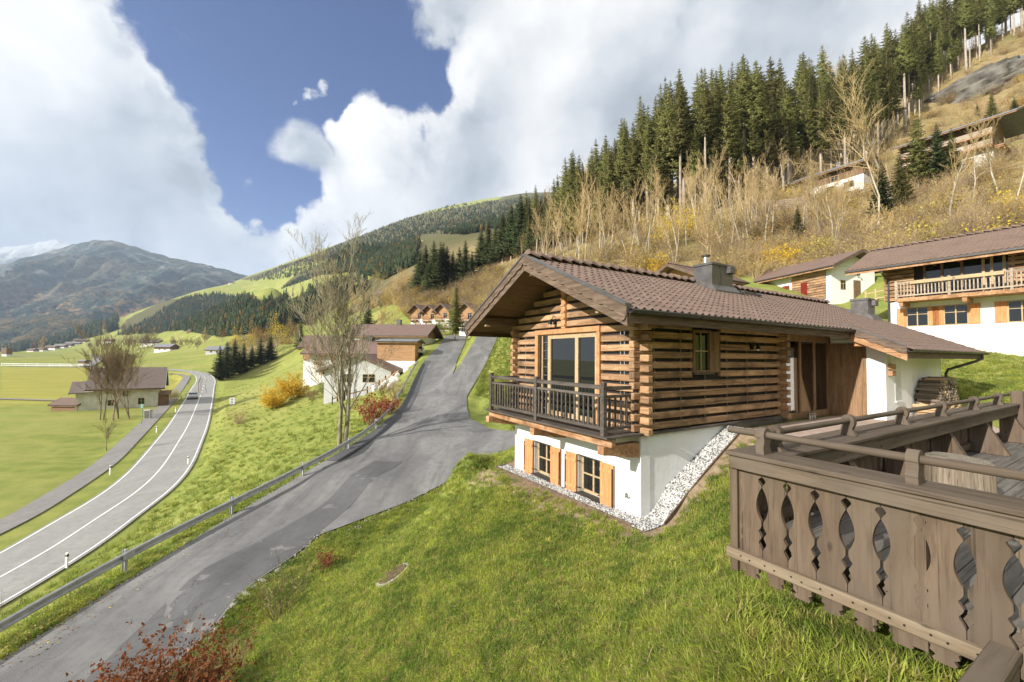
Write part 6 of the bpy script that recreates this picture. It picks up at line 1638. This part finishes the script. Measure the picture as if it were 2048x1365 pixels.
# ------------------------------------------------------------------ trees one by one
def g_at(px, py, y0=20, y1=900): 
    g = ground(px, py, y0, y1); return g
TALL = [conifer_meshes(i, 28., cb, wd_, .64, 9) for i, cb, wd_ in ((21, .46, 3.6), (22, .52, 3.1), (23, .36, 4.1), (24, .58, 3.3), (25, .30, 3.8))]
FULL = [conifer_meshes(i, 18., cb, 3.9, .42, 9, 'crown', 'needles_dark') for i, cb in ((31, .03), (32, .05), (33, .10), (34, .04))]
MID = [conifer_meshes(i, 20., cb, 3.5, .48, 9, 'crown', 'needles') for i, cb in ((41, .18), (42, .25), (43, .14))]
rr = random.Random(5)
FG = 'spruces of the hillside forest'
LBL = 'tall spruce with bare lower trunk in the forest on the right hillside'
edge = [(1040, 508), (1130, 486), (1300, 446), (1400, 420), (1500, 388), (1650, 350), (1760, 300), (1840, 225), (1900, 150), (2040, 60)]
ex = [e[0] for e in edge]; ey = [e[1] for e in edge]
placed = []
def try_place(p, mind):
    for q in placed:
        if (q[0] - p.x)**2 + (q[1] - p.y)**2 < mind*mind: return False
    placed.append((p.x, p.y)); return True
cnt = 0
for k in range(2200):
    if cnt >= 300: break
    px = rr.uniform(1045, 2000) if rr.random() < .93 else rr.uniform(1880, 2060); py = float(np.interp(px, ex, ey)) - (rr.uniform(-14, 26) if rr.random() < .6 else rr.uniform(20, 140))
    g = g_at(px, py, 60, 320)
    if g is None:
        d = pixdir(px, float(np.interp(px, ex, ey)) - 30); g = g_at(px, float(np.interp(px, ex, ey)) - 20, 60, 320)
        if g is None: continue
        g = g + Vector((g.x, g.y, 0)).normalized()*rr.uniform(6, 40); g.z = gz(g.x, g.y)
    if not try_place(g, 2.0): continue
    low = np.clip((px - 1050)/260, 0, 1)
    H = rr.uniform(17, 34)*(.60 + .40*low)*(1 if px < 1750 else rr.uniform(.85, 1.05)); 
    if low > .75: tree_obj('spruce_tree', LBL, 'spruce', TALL[rr.randrange(5)], g, rr.uniform(0, 6.28), (H/28*(wq := rr.uniform(.75, 1.15)), H/28*wq, H/28), FG)
    else: tree_obj('spruce_tree', 'shorter leafy spruce at the lower left end of the hillside forest', 'spruce', MID[rr.randrange(3)], g, rr.uniform(0, 6.28), H/20*rr.uniform(.8, 1.), 'spruces at the left end of the hillside forest')
    cnt += 1
def conifers(lst, kit, H0, label, group, name='spruce_tree', wf=1.35):
    for px, py, top in lst:
        g = g_at(px, py, 20, 700)
        if g is None: continue
        H = (py - top)*g.y/F
        tree_obj(name, label, 'spruce', kit[rr.randrange(len(kit))], g, rr.uniform(0, 6.28), (H/H0*wf*rr.uniform(.85, 1.1), H/H0*wf*rr.uniform(.85, 1.1), H/H0), group)
conifers([(838, 592, 500), (850, 590, 486), (866, 588, 478), (880, 592, 482), (893, 585, 490), (905, 580, 500), (858, 596, 520), (918, 575, 492), (930, 570, 478), (943, 566, 500), (872, 580, 500), (845, 575, 510), (886, 574, 484)], FULL, 18., 'dark dense spruce in the clump left above the chalet roof', 'spruce clump left of the chalet roof')
conifers([(962, 540, 455), (976, 536, 440), (990, 530, 448), (1005, 526, 425), (1022, 520, 405), (1040, 515, 385), (1056, 512, 410), (1075, 508, 400), (1095, 500, 390)], FULL, 18., 'dark spruce in the group rising just above the chalet gable', 'spruce group above the chalet gable')
conifers([(438, 760, 690), (452, 757, 682), (468, 752, 676), (486, 745, 684), (503, 738, 690), (446, 752, 705), (478, 748, 700), (520, 730, 672), (540, 722, 668)], FULL, 18., 'dark green spruce in the clump beside the bend of the valley road', 'spruce clump at the road bend')
for px, py, top, kit, lb in ((1764, 446, 318, FULL, 'dark spruce standing alone among bare trees below the hillside houses'), (1802, 425, 290, MID, 'loose spruce beside the tall bare tree on the right hillside'), (1836, 388, 214, MID, 'tall spruce left of the highest hillside house'), (1876, 376, 240, FULL, 'dense green spruce just left of the grey-roofed hillside house'), (1905, 360, 250, MID, 'small spruce touching the left end of the highest house'), (1596, 492, 408, FULL, 'small round dark conifer alone on the brushy slope'), (1985, 262, 178, MID, 'pine behind the roof of the highest house'), (2030, 250, 190, FULL, 'dark conifer at the right edge behind the highest house'), (1955, 235, 205, MID, 'low conifer below the grey rock face'),
                         (910, 682, 560, MID, 'slender pale spruce between the gabled houses and the chalet eave'), (600, 700, 640, FULL, 'dark spruce left of the orange cabin'), (735, 655, 590, FULL, 'small dark conifer behind the large brown roof'), (706, 600, 560, FULL, 'little dark conifer on the hill above the large house')):
    g = g_at(px, py, 20, 400)
    if g: H = (py - top)*g.y/F; tree_obj('spruce_tree', lb, 'spruce', kit[rr.randrange(len(kit))], g, rr.uniform(0, 6.28), H/(18. if kit is FULL else 20.))
# --- bare broad-leaved trees
BARE = [branchy(50 + i, 16, 1, sp_, 4, 0, .15, 'bark_grey', 'twig', .95, .016, (3, 4), .42, None, 0, .06, .25, .48) for i, sp_ in enumerate((.26, .32, .22, .36, .30))]
BARE2 = [branchy(60 + i, 14, 2, .26, 4, 0, .13, 'bark_grey', 'twig', .95, .016, (2, 4), .4, None, 0, .06, .25, .5) for i in range(2)]
bl = 'pale leafless tree on the brushy slope behind the chalet'
cnt = 0
for k in range(400):
    if cnt >= 72: break
    px = rr.uniform(1040, 1560) if rr.random() < .8 else rr.uniform(1560, 2040)
    lo = float(np.interp(px, [1040, 1500, 2048], [560, 520, 470])); hi = float(np.interp(px, ex, ey)) - 0 if px < 1900 else 300
    py = rr.uniform(hi + 6, max(lo, hi + 20))
    g = g_at(px, py, 34, 220)
    if g is None or not try_place(g, 1.8): continue
    if px > 1590 and py < 400: continue
    H = rr.uniform(10, 19); kit = (BARE + BARE2)[rr.randrange(7)]
    tree_obj('bare_tree', bl, 'tree', kit, g, rr.uniform(0, 6.28), (H/16*.85, H/16*.85, H/16), 'bare trees on the brushy slope'); cnt += 1
for px, py, top, seed, lb in ((1797, 425, 128, 71, 'tallest leafless tree on the right hillside with wide crown'), (1664, 470, 300, 72, 'pale leafless trunk standing right of the small round conifer'), (1738, 505, 395, 73, 'leafless tree left of the right neighbouring roof'), (1735, 300, 165, 75, 'forked leafless tree in front of the forest edge'), (1155, 555, 380, 74, 'white-barked leafless tree above the chalet ridge'), (1530, 480, 330, 77, 'leafless tree between the pale fence and the chimney'), (1420, 545, 400, 78, 'leafless tree rising behind the chimney')):
    g = g_at(px, py, 25, 220)
    if g: H = (py - top)*g.y/F; tree_obj('bare_tree', lb, 'tree', branchy(seed, H, 1, .42, 4, 0, H*.012, 'bark_grey', 'twig', .7, .02, (3, 4), .3), g, rr.uniform(0, 6.28))
# the tree at the guard rail
g = Vector((-10.6, 26.6, 0)); g.z = gz(g.x, g.y)
big = branchy(8, 13.5, 2, .38, 5, 0, .20, 'bark_ash', 'bark_ash', 1.1, .013, (3, 4), .10, 'green_leaf', 420, .05, .35, .58)
tree_obj('bare_roadside_tree', 'tall leafless tree with twin stems beside the guard rail', 'tree', big, g, 1.0, 1.0, None, ('trunk', 'crown', 'leaves'))
g = ground(222, 842, 30, 150)
ft = [branchy(80 + i, 14.5, 2, .20, 5, 0, .14, 'bark_brown', 'twig_brown', .9, .014, (2, 4), .16) for i in range(2)]
for dx, dy, i, H, lb in ((0, 0, 0, 1., 'middle brown leafless tree in front of the old farmhouse'), (-2.3, .8, 1, .9, 'left brown leafless tree in front of the old farmhouse'), (2.2, 1.4, 0, .95, 'right brown leafless tree in front of the old farmhouse'), (-.8, 2.2, 1, 1.05, 'brown leafless tree closest to the old farmhouse wall')):
    q = g + Vector((dx, dy, 0)); q.z = gz(q.x, q.y); tree_obj('bare_tree', lb, 'tree', ft[i], q, dx, H)
g = ground(214, 902, 20, 120); tree_obj('young_tree', 'thin young tree on the meadow beside the cycle path', 'tree', branchy(90, 4.6, 1, .3, 3, 0, .05, 'bark_brown', 'twig_brown', .8, .012), g)
for px, py, top, sd_, lb in ((772, 690, 585, 91, 'leafless greenish tree in front of the brown garage'), (640, 770, 690, 92, 'leafless tree left of the white house'), (720, 640, 560, 93, 'leafless tree behind the large brown-roofed house'), (800, 600, 540, 95, 'leafless tree beside the house on the autumn hill'), (668, 640, 560, 96, 'leafless tree behind the large roof on its left')):
    g = g_at(px, py, 25, 260)
    if g: H = (py - top)*g.y/F; tree_obj('bare_tree', lb, 'tree', branchy(sd_, H, 2, .36, 4, 0, H*.011, 'bark_grey', 'twig', .8, .022, (3, 4), .2, 'green_leaf', 160, .09, .5), g, sd_)
# --- autumn birches and shrubs in the valley
BIR = [branchy(100 + i, 12, 1, .34, 3, 0, .12, 'bark_grey', 'twig_brown', .8, .02, (3, 5), .25, lf, 900, .16, .55) for i, lf in enumerate(('yellow', 'olive', 'larch'))]
BRB = [branchy(110 + i, 10, 2, .36, 4, 0, .1, 'bark_brown', 'twig_brown', .8, .03, (3, 4), .15) for i in range(2)]
for i, (px, py, top, kd) in enumerate(((500, 720, 662, 0), (516, 712, 648, 2), (534, 720, 650, 2), (552, 715, 640, 0), (566, 705, 642, 1), (580, 700, 640, 2), (592, 690, 646, 1), (470, 716, 664, 0), (300, 703, 664, 3), (288, 701, 668, 4), (272, 702, 670, 3), (258, 704, 672, 4), (345, 700, 672, 3), (360, 699, 676, 4), (378, 698, 672, 3), (395, 700, 676, 4), (180, 700, 682, 3), (196, 700, 680, 4), (410, 690, 662, 3), (620, 660, 628, 1), (760, 585, 540, 1), (815, 585, 545, 0), (830, 612, 570, 2), (780, 612, 575, 1), (700, 590, 550, 2), (446, 690, 655, 2), (316, 690, 672, 3))):
    g = g_at(px, py, 40, 900)
    if g is None: continue
    H = (py - top)*g.y/F; kit = BIR[kd] if kd < 3 else BRB[kd - 3]
    lb = ['yellow birch among the autumn trees of the valley side', 'olive autumn tree of the valley side', 'rust-coloured autumn tree of the valley side', 'brown leafless tree standing in the valley meadows', 'brown leafless tree standing in the valley meadows'][kd]
    tree_obj('autumn_tree' if kd < 3 else 'bare_tree', lb, 'tree', kit, g, i, H/(12 if kd < 3 else 10), 'autumn trees of the valley' if kd < 3 else 'bare trees of the valley meadows', ('trunk', 'crown', 'leaves'))
def bush(name, label, px, py, H, Wd, ntw, leaf, nleaf, ls, mt='twig_brown', seed=1, y0=5, r0=.012, world=None, group=None, cl_=.07):
    g = ground(px, py, y0, 300) if world is None else Vector((world[0], world[1], gz(*world)))
    if g is None: return
    return tree_obj(name, label, 'shrub', shrub(seed, H, Wd, ntw, leaf, nleaf, ls, mt, r0, cl_), g, seed, 1., group, ('stems', 'leaves'))
bush('yellow_shrub', 'bright yellow autumn shrub on the bank, larger right one', 585, 800, 4.0, 3.6, 60, 'yellow', 4200, .13, seed=3)
bush('yellow_shrub', 'yellow-orange shrub on the bank, left of the bright one', 548, 818, 3.2, 3.4, 50, 'yellow', 3200, .13, seed=4)
bush('brown_shrub', 'brown twiggy shrub at the foot of the bank below the notice board', 478, 848, 2.6, 2.6, 70, 'olive', 300, .08, seed=5)
bush('brown_shrub', 'grey twiggy bush right of the yellow shrub', 622, 800, 2.4, 2.2, 70, 'olive', 250, .08, seed=6)
bush('red_shrub', 'dark red shrub behind the guard rail, left and larger', 742, 850, 2.2, 2.0, 60, 'red', 1500, .07, seed=7)
bush('red_shrub', 'dark red shrub behind the guard rail, right and smaller', 775, 828, 1.6, 1.5, 45, 'red', 900, .07, seed=8)
bush('brown_shrub', 'bare twiggy shrub beside the guard rail below the boulders', 790, 795, 2.4, 2.4, 70, 'olive', 200, .07, seed=9)
bush('brown_shrub', 'bare twiggy shrub right of the red shrubs', 765, 790, 2.0, 2.4, 60, 'rust', 160, .07, seed=10)
bush('green_shrub', 'leafy green shrub beside the white house steps', 650, 790, 2.4, 1.8, 40, 'green_leaf', 900, .09, seed=12)
bush('hedge_shrub', 'round brown bush between the farmhouse yard and the path', 345, 800, 2.6, 2.4, 50, 'olive', 1200, .11, seed=11)
bush('russet_bush', 'russet leafy bush in the foreground at the lower left of the lawn', 0, 0, 2.2, 1.6, 300, 'rust', 17000, .036, 'twig_brown', 13, world=(-6.6, 8.25), r0=.008, cl_=.022)
bush('sparse_sapling', 'sparse sapling with few yellow-green leaves at the lawn edge beside the drive', 560, 1235, 1.9, 1.4, 26, 'green_leaf', 170, .045, 'twig_brown', 14, r0=.011)
bush('brown_bush', 'low brown twiggy bush at the bottom edge of the lawn', 455, 1345, .8, .9, 60, 'rust', 420, .025, 'twig_brown', 15, y0=4, r0=.006)
bush('red_seedling', 'small red-leaved plant at the lawn edge beside the drive', 648, 1135, .75, .7, 26, 'red', 260, .035, 'twig_brown', 16, r0=.006)
bush('bare_twig', 'bare twig sticking up at the left edge of the picture', -2, 1235, 1.5, .8, 5, None, 0, .03, 'twig_brown', 17, r0=.012)
for i, (px, py, H, lf, lb) in enumerate(((1335, 500, 7.5, 'yellow', 'largest yellow autumn tree above the chalet roof'), (1368, 478, 6, 'yellow', 'yellow tree right beside the largest yellow one'), (1290, 552, 3.2, 'olive', 'greenish yellow bush just above the chalet ridge'), (1320, 556, 2.8, 'yellow', 'yellow bush just above the chalet ridge left of the chimney'), (1560, 540, 3., 'yellow', 'yellow bush behind the small twin chimneys'), (1640, 520, 3., 'olive', 'olive bush above the white gabled chalet'), (1660, 290, 5, 'yellow', 'yellow bush at the foot of the forest above the dark cabin'), (1590, 330, 4, 'yellow', 'yellow bush at the forest edge left of the dark cabin'), (1900, 440, 3.2, 'olive', 'olive bush above the right neighbouring roof'), (1260, 470, 5, 'olive', 'olive bush among the bare trees left of the yellow tree'), (2020, 430, 3.2, 'yellow', 'yellow bush at the right edge above the roof'), (870, 640, 4, 'olive', 'olive tree beside the gabled row houses'), (882, 672, 4.2, 'green_leaf', 'small green tree in front of the gabled row houses'))):
    g = g_at(px, py, 25, 250)
    if g: tree_obj('autumn_shrub', lb, 'shrub', shrub(130 + i, H, H*.75, 45, lf, 1500, .12, 'twig', .02), g, i, 1., None, ('stems', 'leaves'))
# --- undergrowth of the slope: nobody could count it
UND = [joined(shrub(150 + i, H, Wd, n_, lf, nl, .11, mt, .016)) for i, (H, Wd, n_, lf, nl, mt) in enumerate(((3.0, 2.6, 44, 'olive', 60, 'twig'), (2.4, 2.4, 40, 'olive', 200, 'twig'), (3.4, 2.2, 44, 'olive', 120, 'twig_brown'), (2.0, 2.4, 30, 'larch', 160, 'twig'), (2.6, 2.6, 34, 'yellow', 200, 'twig'), (4.0, 2.4, 46, None, 0, 'twig_brown'), (3.6, 2.6, 50, None, 0, 'twig'), (2.6, 2.2, 40, 'olive', 90, 'twig_brown')))]
P_ = rand_in([[(1000, 600), (985, 520), (1040, 505), (1130, 480), (1300, 440), (1500, 380), (1650, 345), (1760, 300), (1850, 215), (1900, 110), (2060, 20), (2060, 470), (1900, 500), (1760, 520), (1720, 555), (1500, 560), (1300, 560), (1060, 560)], [(820, 640), (780, 600), (830, 560), (940, 570), (1000, 540), (1000, 640), (940, 655), (900, 610)], [(600, 690), (560, 690), (600, 650), (700, 600), (790, 560), (830, 600), (740, 620), (650, 650)]], 3000, 40, 260, 77)
s_ = rng.uniform(.55, 1.25, len(P_))
scatter('undergrowth', P_, np.stack([rng.uniform(-.1, .1, len(P_)), rng.uniform(-.1, .1, len(P_)), rng.uniform(0, 6.28, len(P_))], -1), np.stack([s_*1.15, s_*1.15, s_], -1), UND, 'tangled leafless and yellowing undergrowth on the hillside', 'undergrowth')

# ------------------------------------------------------------------ grass
def gmat(name, c1, c2, c3):
    m, n, b = mat(name, .75, .2); p = worldco(n); g = n.n('ShaderNodeNewGeometry')
    f = n.noise(p, 1.1, 5, .65); f2 = n.noise(p, 5., 3, .6)
    colr = n.mix(n.ramp(f, .36, .64), c4(c1), c4(c2)); colr = n.mix(n.m('MULTIPLY', n.ramp(f2, .5, .72), .75), colr, c4(c3))
    hs = n.n('ShaderNodeHueSaturation'); n.set(hs.inputs['Color'], colr); n.set(hs.inputs['Value'], n.m('MULTIPLY_ADD', g.outputs['Random Per Island'], .8, .6)); n.set(b.inputs['Base Color'], hs.outputs[0])
    t = n.n('ShaderNodeBsdfTranslucent'); n.set(t.inputs[0], hs.outputs[0]); mx = n.n('ShaderNodeMixShader'); mx.inputs[0].default_value = .45
    o = [q for q in m.node_tree.nodes if q.type == 'OUTPUT_MATERIAL'][0]; n.set(mx.inputs[1], b.outputs[0]); n.set(mx.inputs[2], t.outputs[0]); n.set(o.inputs[0], mx.outputs[0]); return m
GR = gmat('lawn_grass', (.14, .215, .034), (.33, .375, .062), (.52, .45, .13))
GW = gmat('broad_leaves', (.24, .33, .036), (.40, .45, .055), (.46, .44, .08))
DRYG = gmat('dry_stalks', (.30, .235, .11), (.38, .30, .15), (.24, .17, .07))
def tuft(seed, n_, h, wd, spread, mats, lean=.5, broad=0):
    r = random.Random(seed); V = []; T = []; mi = []
    for k in range(n_):
        a = r.uniform(0, 6.283); q = r.random()**.5*spread; p = Vector((q*math.cos(a), q*math.sin(a), -.01)); b_ = r.uniform(0, 6.283); d = Vector((math.cos(b_), math.sin(b_), 0)); s = Vector((-d.y, d.x, 0)); hh = h*r.uniform(.5, 1.2); w = wd*r.uniform(.7, 1.3); ln_ = hh*lean*r.uniform(.3, 1.5)
        mid = p + d*ln_*.4 + Vector((0, 0, hh*.62)); tip = p + d*ln_ + Vector((0, 0, hh*(.95 if lean < 1 else .7)))
        i = len(V); V += [p - s*w*.5, p + s*w*.5, mid + s*w*.55, mid - s*w*.55, tip]; T += [(i, i+1, i+2, i+3), (i+3, i+2, i+4)]; m_ = 1 if r.random() < .12 else 0; mi += [m_, m_]
    for k in range(broad):
        a = r.uniform(0, 6.283); d = Vector((math.cos(a), math.sin(a), 0)); s = Vector((-d.y, d.x, 0)); l = h*r.uniform(.8, 1.5); w = l*.2; z0 = Vector((0, 0, .0)); m1 = d*l*.5 + Vector((0, 0, l*.42)); t1 = d*l + Vector((0, 0, l*.38))
        i = len(V); V += [z0 - s*w*.2, z0 + s*w*.2, m1 + s*w*.5, m1 - s*w*.5, t1]; T += [(i, i+1, i+2, i+3), (i+3, i+2, i+4)]; mi += [2, 2]
    me = mesh('tuft', V, T, mats); me.polygons.foreach_set('material_index', mi)
    return me
GM = [GR, DRYG, GW]
TUF = [tuft(i, 26, .075, .0065, .085, GM, .9) for i in range(4)] + [tuft(10, 20, .10, .008, .09, GM, 1.1), tuft(11, 12, .07, .007, .08, GM, .8, 5), tuft(12, 8, .06, .007, .07, GM, .8, 7)]
TLONG = [tuft(20 + i, 30, .16, .009, .10, GM, .9, 2) for i in range(3)]
def lawn_mask(x, y):
    """keep grass off roads, paving, gravel, houses"""
    k = np.ones(len(x), bool)
    lx = (x - CH.x)*VX.x + (y - CH.y)*VX.y; ly = (x - CH.x)*UY.x + (y - CH.y)*UY.y
    k &= ~((lx > -.66) & (lx < 16) & (ly > -.76) & (ly < 6.3))
    k &= ~((lx > 3.4) & (lx < 13.2) & (ly > -3.0) & (ly < 0)) & ~((lx > 5.5) & (lx < 11) & (ly > -4.1) & (ly < 0))
    k &= ~((lx > -3.9) & (ly < -5.1) & (lx < 4.6))
    k &= ~in_poly(x, y, drv_out)
    for line, hw in ((MAIN, 2.9), (PATH, 1.1)):
        d = np.full(len(x), 1e9)
        for a in line[::2]: d = np.minimum(d, (x - a[0])**2 + (y - a[1])**2)
        k &= d > (hw + .5)**2
    return k
def grass_patch(name, label, poly_px, npx, kinds, s0, s1, seed, y0=2.5, y1=60., thin=None):
    P_ = rand_in([poly_px], npx, y0, y1, seed); k = lawn_mask(P_[:, 0], P_[:, 1]); P_ = P_[k]
    r = np.random.default_rng(seed); n_ = len(P_); dist = np.hypot(P_[:, 0], P_[:, 1])
    s_ = r.uniform(s0, s1, n_)*np.clip(.72 + dist*.035, .8, 1.9)
    lx = (P_[:, 0] - CH.x)*VX.x + (P_[:, 1] - CH.y)*VX.y; ly = (P_[:, 0] - CH.x)*UY.x + (P_[:, 1] - CH.y)*UY.y
    q = np.hypot(np.maximum(np.maximum(-1.0 - lx, lx - 3.0), 0), np.maximum(np.maximum(-.95 - ly, ly - 6.2), 0))
    worn = (q < .75) & (r.random(n_) < .75 - q*.6)
    P_ = P_[~worn]; s_ = s_[~worn]; n_ = len(P_)
    scatter(name, P_, np.stack([r.uniform(-.15, .15, n_), r.uniform(-.25, .05, n_), r.uniform(0, 6.28, n_)], -1), np.stack([s_, s_, s_*r.uniform(.7, 1.3, n_)], -1), kinds, label, 'grass')
grass_patch('lawn_grass', 'short autumn grass with broad weeds on the lawn below the chalet', [(250, 1400), (330, 1330), (470, 1200), (640, 1060), (820, 950), (960, 880), (1040, 850), (1290, 1010), (1470, 860), (1500, 900), (1500, 1150), (1900, 1330), (1960, 1400)], 88000, TUF, .8, 1.35, 3, 2.6, 40)
grass_patch('lawn_weeds', 'longer grass and broad leaves close under the terrace fence', [(1300, 1100), (1480, 960), (1490, 1150), (1900, 1320), (1950, 1400), (1150, 1400)], 2600, TLONG + TUF[5:], .65, 1.15, 4, 2.3, 12)
grass_patch('bank_grass', 'grass on the steep bank between the drive and the valley road', [(0, 1260), (280, 1110), (480, 1000), (615, 930), (760, 850), (830, 770), (640, 700), (430, 775), (425, 850), (380, 940), (250, 1075), (0, 1240)], 13000, TUF[:5] + TLONG[:1], .9, 1.5, 5, 8, 120)
grass_patch('verge_grass', 'grass strip between the guard rail and the drive', [(0, 1330), (0, 1240), (280, 1110), (480, 1000), (615, 930), (760, 850), (775, 862), (700, 905), (500, 1030), (300, 1150)], 9000, TUF, 1., 1.5, 6, 6, 60)
grass_patch('terrace_lawn', 'lawn right of the chalet below the neighbouring house', [(1890, 700), (2060, 700), (2060, 830), (1900, 800), (1880, 820), (1860, 860), (1800, 850)], 2200, TUF[:5], .7, 1.0, 7, 6, 40)
grass_patch('uphill_lawn', 'lawn sloping up between the lane and the chalet', [(950, 790), (965, 720), (985, 670), (1030, 670), (1040, 870), (985, 800)], 5000, TUF[:5], 1., 1.4, 8, 20, 80)
q_ = [L(x, y) for x, y in zip(rng.uniform(-4.2, 6, 5200), rng.uniform(-4.88, -.9, 5200))]; P_ = np.array([(p.x, p.y) for p in q_]); P_ = np.column_stack([P_, hq(P_[:, 0], P_[:, 1])]); P_ = P_[lawn_mask(P_[:, 0], P_[:, 1])]
s_ = rng.uniform(.7, 1.1, len(P_)); scatter('side_lawn', P_, np.stack([s_*0, s_*0, rng.uniform(0, 6.28, len(P_))], -1), np.stack([s_]*3, -1), TUF, 'grass between the chalet side and the wooden terrace', 'grass')
# fallen leaves along the verge and on the lawn
LM = [leafmat('fallen_leaf_brown', (.16, .085, .035), (.34, .20, .08), 0, .6, 3.), leafmat('fallen_leaf_yellow', (.40, .28, .06), (.52, .40, .14), 0, .5, 3.)]
def leafp(m_):
    return mesh('leaf', [(-.5, 0, .02), (-.1, .3, .10), (.5, 0, .03), (-.1, -.3, .12)], [(0, 1, 2), (0, 2, 3)], m_)
LK = [leafp(LM[0]), leafp(LM[0]), leafp(LM[1])]
P_ = rand_in([[(0, 1350), (0, 1290), (300, 1140), (500, 1015), (620, 945), (770, 855), (780, 862), (640, 965), (500, 1050), (300, 1170), (60, 1330)]], 26000, 6, 60, 9); P_[:, 2] += .10*rng.random(len(P_))
P2 = rand_in([[(420, 1365), (640, 1120), (1000, 900), (1250, 1050), (1470, 900), (1480, 1150), (1800, 1365)]], 1500, 3, 40, 10); P2[:, 2] += .05
P3 = rand_in([[(1480, 830), (1880, 830), (1880, 880), (1500, 880)]], 200, 3, 40, 10)
P_ = np.concatenate([P_, P2, P3]); s_ = rng.uniform(.04, .09, len(P_))
scatter('fallen_leaves', P_, rng.uniform(-.6, .6, (len(P_), 3))*np.array([1, 1, 8]), np.stack([s_]*3, -1), LK, 'brown fallen leaves along the verge and on the lawn', 'leaves')

# ------------------------------------------------------------------ small things on the lawn and drive
g = ground(787, 1153, 5, 40)
t = thing('manhole_cover', 'round rusty cover in bare earth in the middle of the lawn', 'cover', g)
nx_, ny_ = (gz(g.x + .3, g.y) - gz(g.x - .3, g.y))/.6, (gz(g.x, g.y + .3) - gz(g.x, g.y - .3))/.6
t.rotation_euler = (math.atan(ny_), -math.atan(nx_), 0)
M['rusty'] = plain('rusty_brown', (.115, .070, .055), .85, .2, vary=.3, scale=8., bmp=.4)
smooth_auto(MB().tube([(0, 0, -.05), (0, 0, .075)], .36, 28).ob('cover', [M['rusty']], t)); smooth_auto(MB().tube([(0, 0, -.05), (0, 0, .055)], .45, 28).ob('rim', [M['kerb']], t))
BE = [q.copy() for q in BO]
for q in BE: q.materials[0] = M['kerb']
ed = thing('stone_edging', 'row of pale rough stones edging the lawn along the drive', 'edging')
pts = [p for p in before(Rt, 17.3) if p[1] > 8]
for i in range(len(pts)*2 - 2):
    a = Vector(pts[i//2]).lerp(Vector(pts[i//2 + 1]), (i % 2)/2); s_ = random.uniform(.07, .15)
    if random.random() < .35: continue
    link('edge_stone', BE[i % 4], ed, (a.x + random.uniform(.02, .12), a.y, gz(a.x, a.y) + .02), (0, 0, random.uniform(0, 6)), (s_*.8, s_*1.3, s_*.5))
jars = thing('glass_lanterns', 'three clear glass lanterns on the floor inside the entrance glazing', 'lanterns', L(7.75, -.25, -.12), YAW)
for i in range(3): smooth_auto(MB().tube([(i*.16, 0, 0), (i*.16, 0, .22)], .06, 10).ob('jar', [M['clear']], jars)); smooth_auto(MB().tube([(i*.16, 0, .0), (i*.16, 0, .12)], .025, 8).ob('candle', [M['paint']], jars))
B('leaning_plank', M['shutter'], None, -.07, .07, -.02, .02, 0, 1.55, .01, loc=L(7.55, .42, -.13), rot=(R(-5), 0, YAW))
o = bpy.data.objects['leaning_plank']; setp(o, 'orange wooden plank leaning on the entrance glazing', 'plank')
kb = strip('kerb_strip', resample(np.array([list(L(13.5, -2.9, -.1)), list(L(17, -2.6, -.05)), list(L(22, -1.8, .0)), list(L(30, -1.0, .2))]), .5), -.12, .12, .12, M['kerb'])

# loose stones and grit along both edges of the drive
ep = []
for line in (Lf, Rt):
    for i in range(len(line) - 1):
        if not 6 < line[i][1] < 48: continue
        if line is Rt and line[i][1] > 17.3: continue
        for k in range(16):
            t_ = random.random(); q = line[i]*(1 - t_) + line[i+1]*t_; ep.append((q[0] + random.gauss(0, .10), q[1] + random.gauss(0, .06)))
for a, b_ in zip([(-6.6, 17.2), (-4.9, 19.4), (-3.2, 21.3), (-1.6, 23.2), (.2, 25.2)], [(-4.9, 19.4), (-3.2, 21.3), (-1.6, 23.2), (.2, 25.2), (1.9, 26.6)]):
    for k in range(60): t_ = random.random(); ep.append((a[0]*(1 - t_) + b_[0]*t_ + random.gauss(0, .1), a[1]*(1 - t_) + b_[1]*t_ + random.gauss(0, .1)))
ep = np.array(ep); s_ = rng.uniform(.008, .03, len(ep)); eh = hq(ep[:, 0], ep[:, 1]) + .085
scatter('road_grit', np.column_stack([ep, eh]), rng.uniform(0, 6.28, (len(ep), 3)), np.stack([s_]*3, -1), [pebble(8, PG[1]), pebble(9, M['kerb']), pebble(10, M['rusty'])], 'loose grit along the edges of the drive', 'grit')
# ------------------------------------------------------------------ the air
m = bpy.data.materials.new('haze'); m.use_nodes = True; t = m.node_tree; t.nodes.clear(); n = NT(t)
pvn = n.n('ShaderNodeVolumePrincipled'); pvn.inputs['Color'].default_value = (.60, .76, 1.0, 1); pvn.inputs['Density'].default_value = 1.05e-4; pvn.inputs['Anisotropy'].default_value = .2
on = n.n('ShaderNodeOutputMaterial'); n.set(on.inputs['Volume'], pvn.outputs[0])
o = MB().box(-7500, 7000, -3000, 6500, -60, 1330).ob('haze', [m]); setp(o, 'thin blue haze filling the valley', 'haze', None, 'stuff')
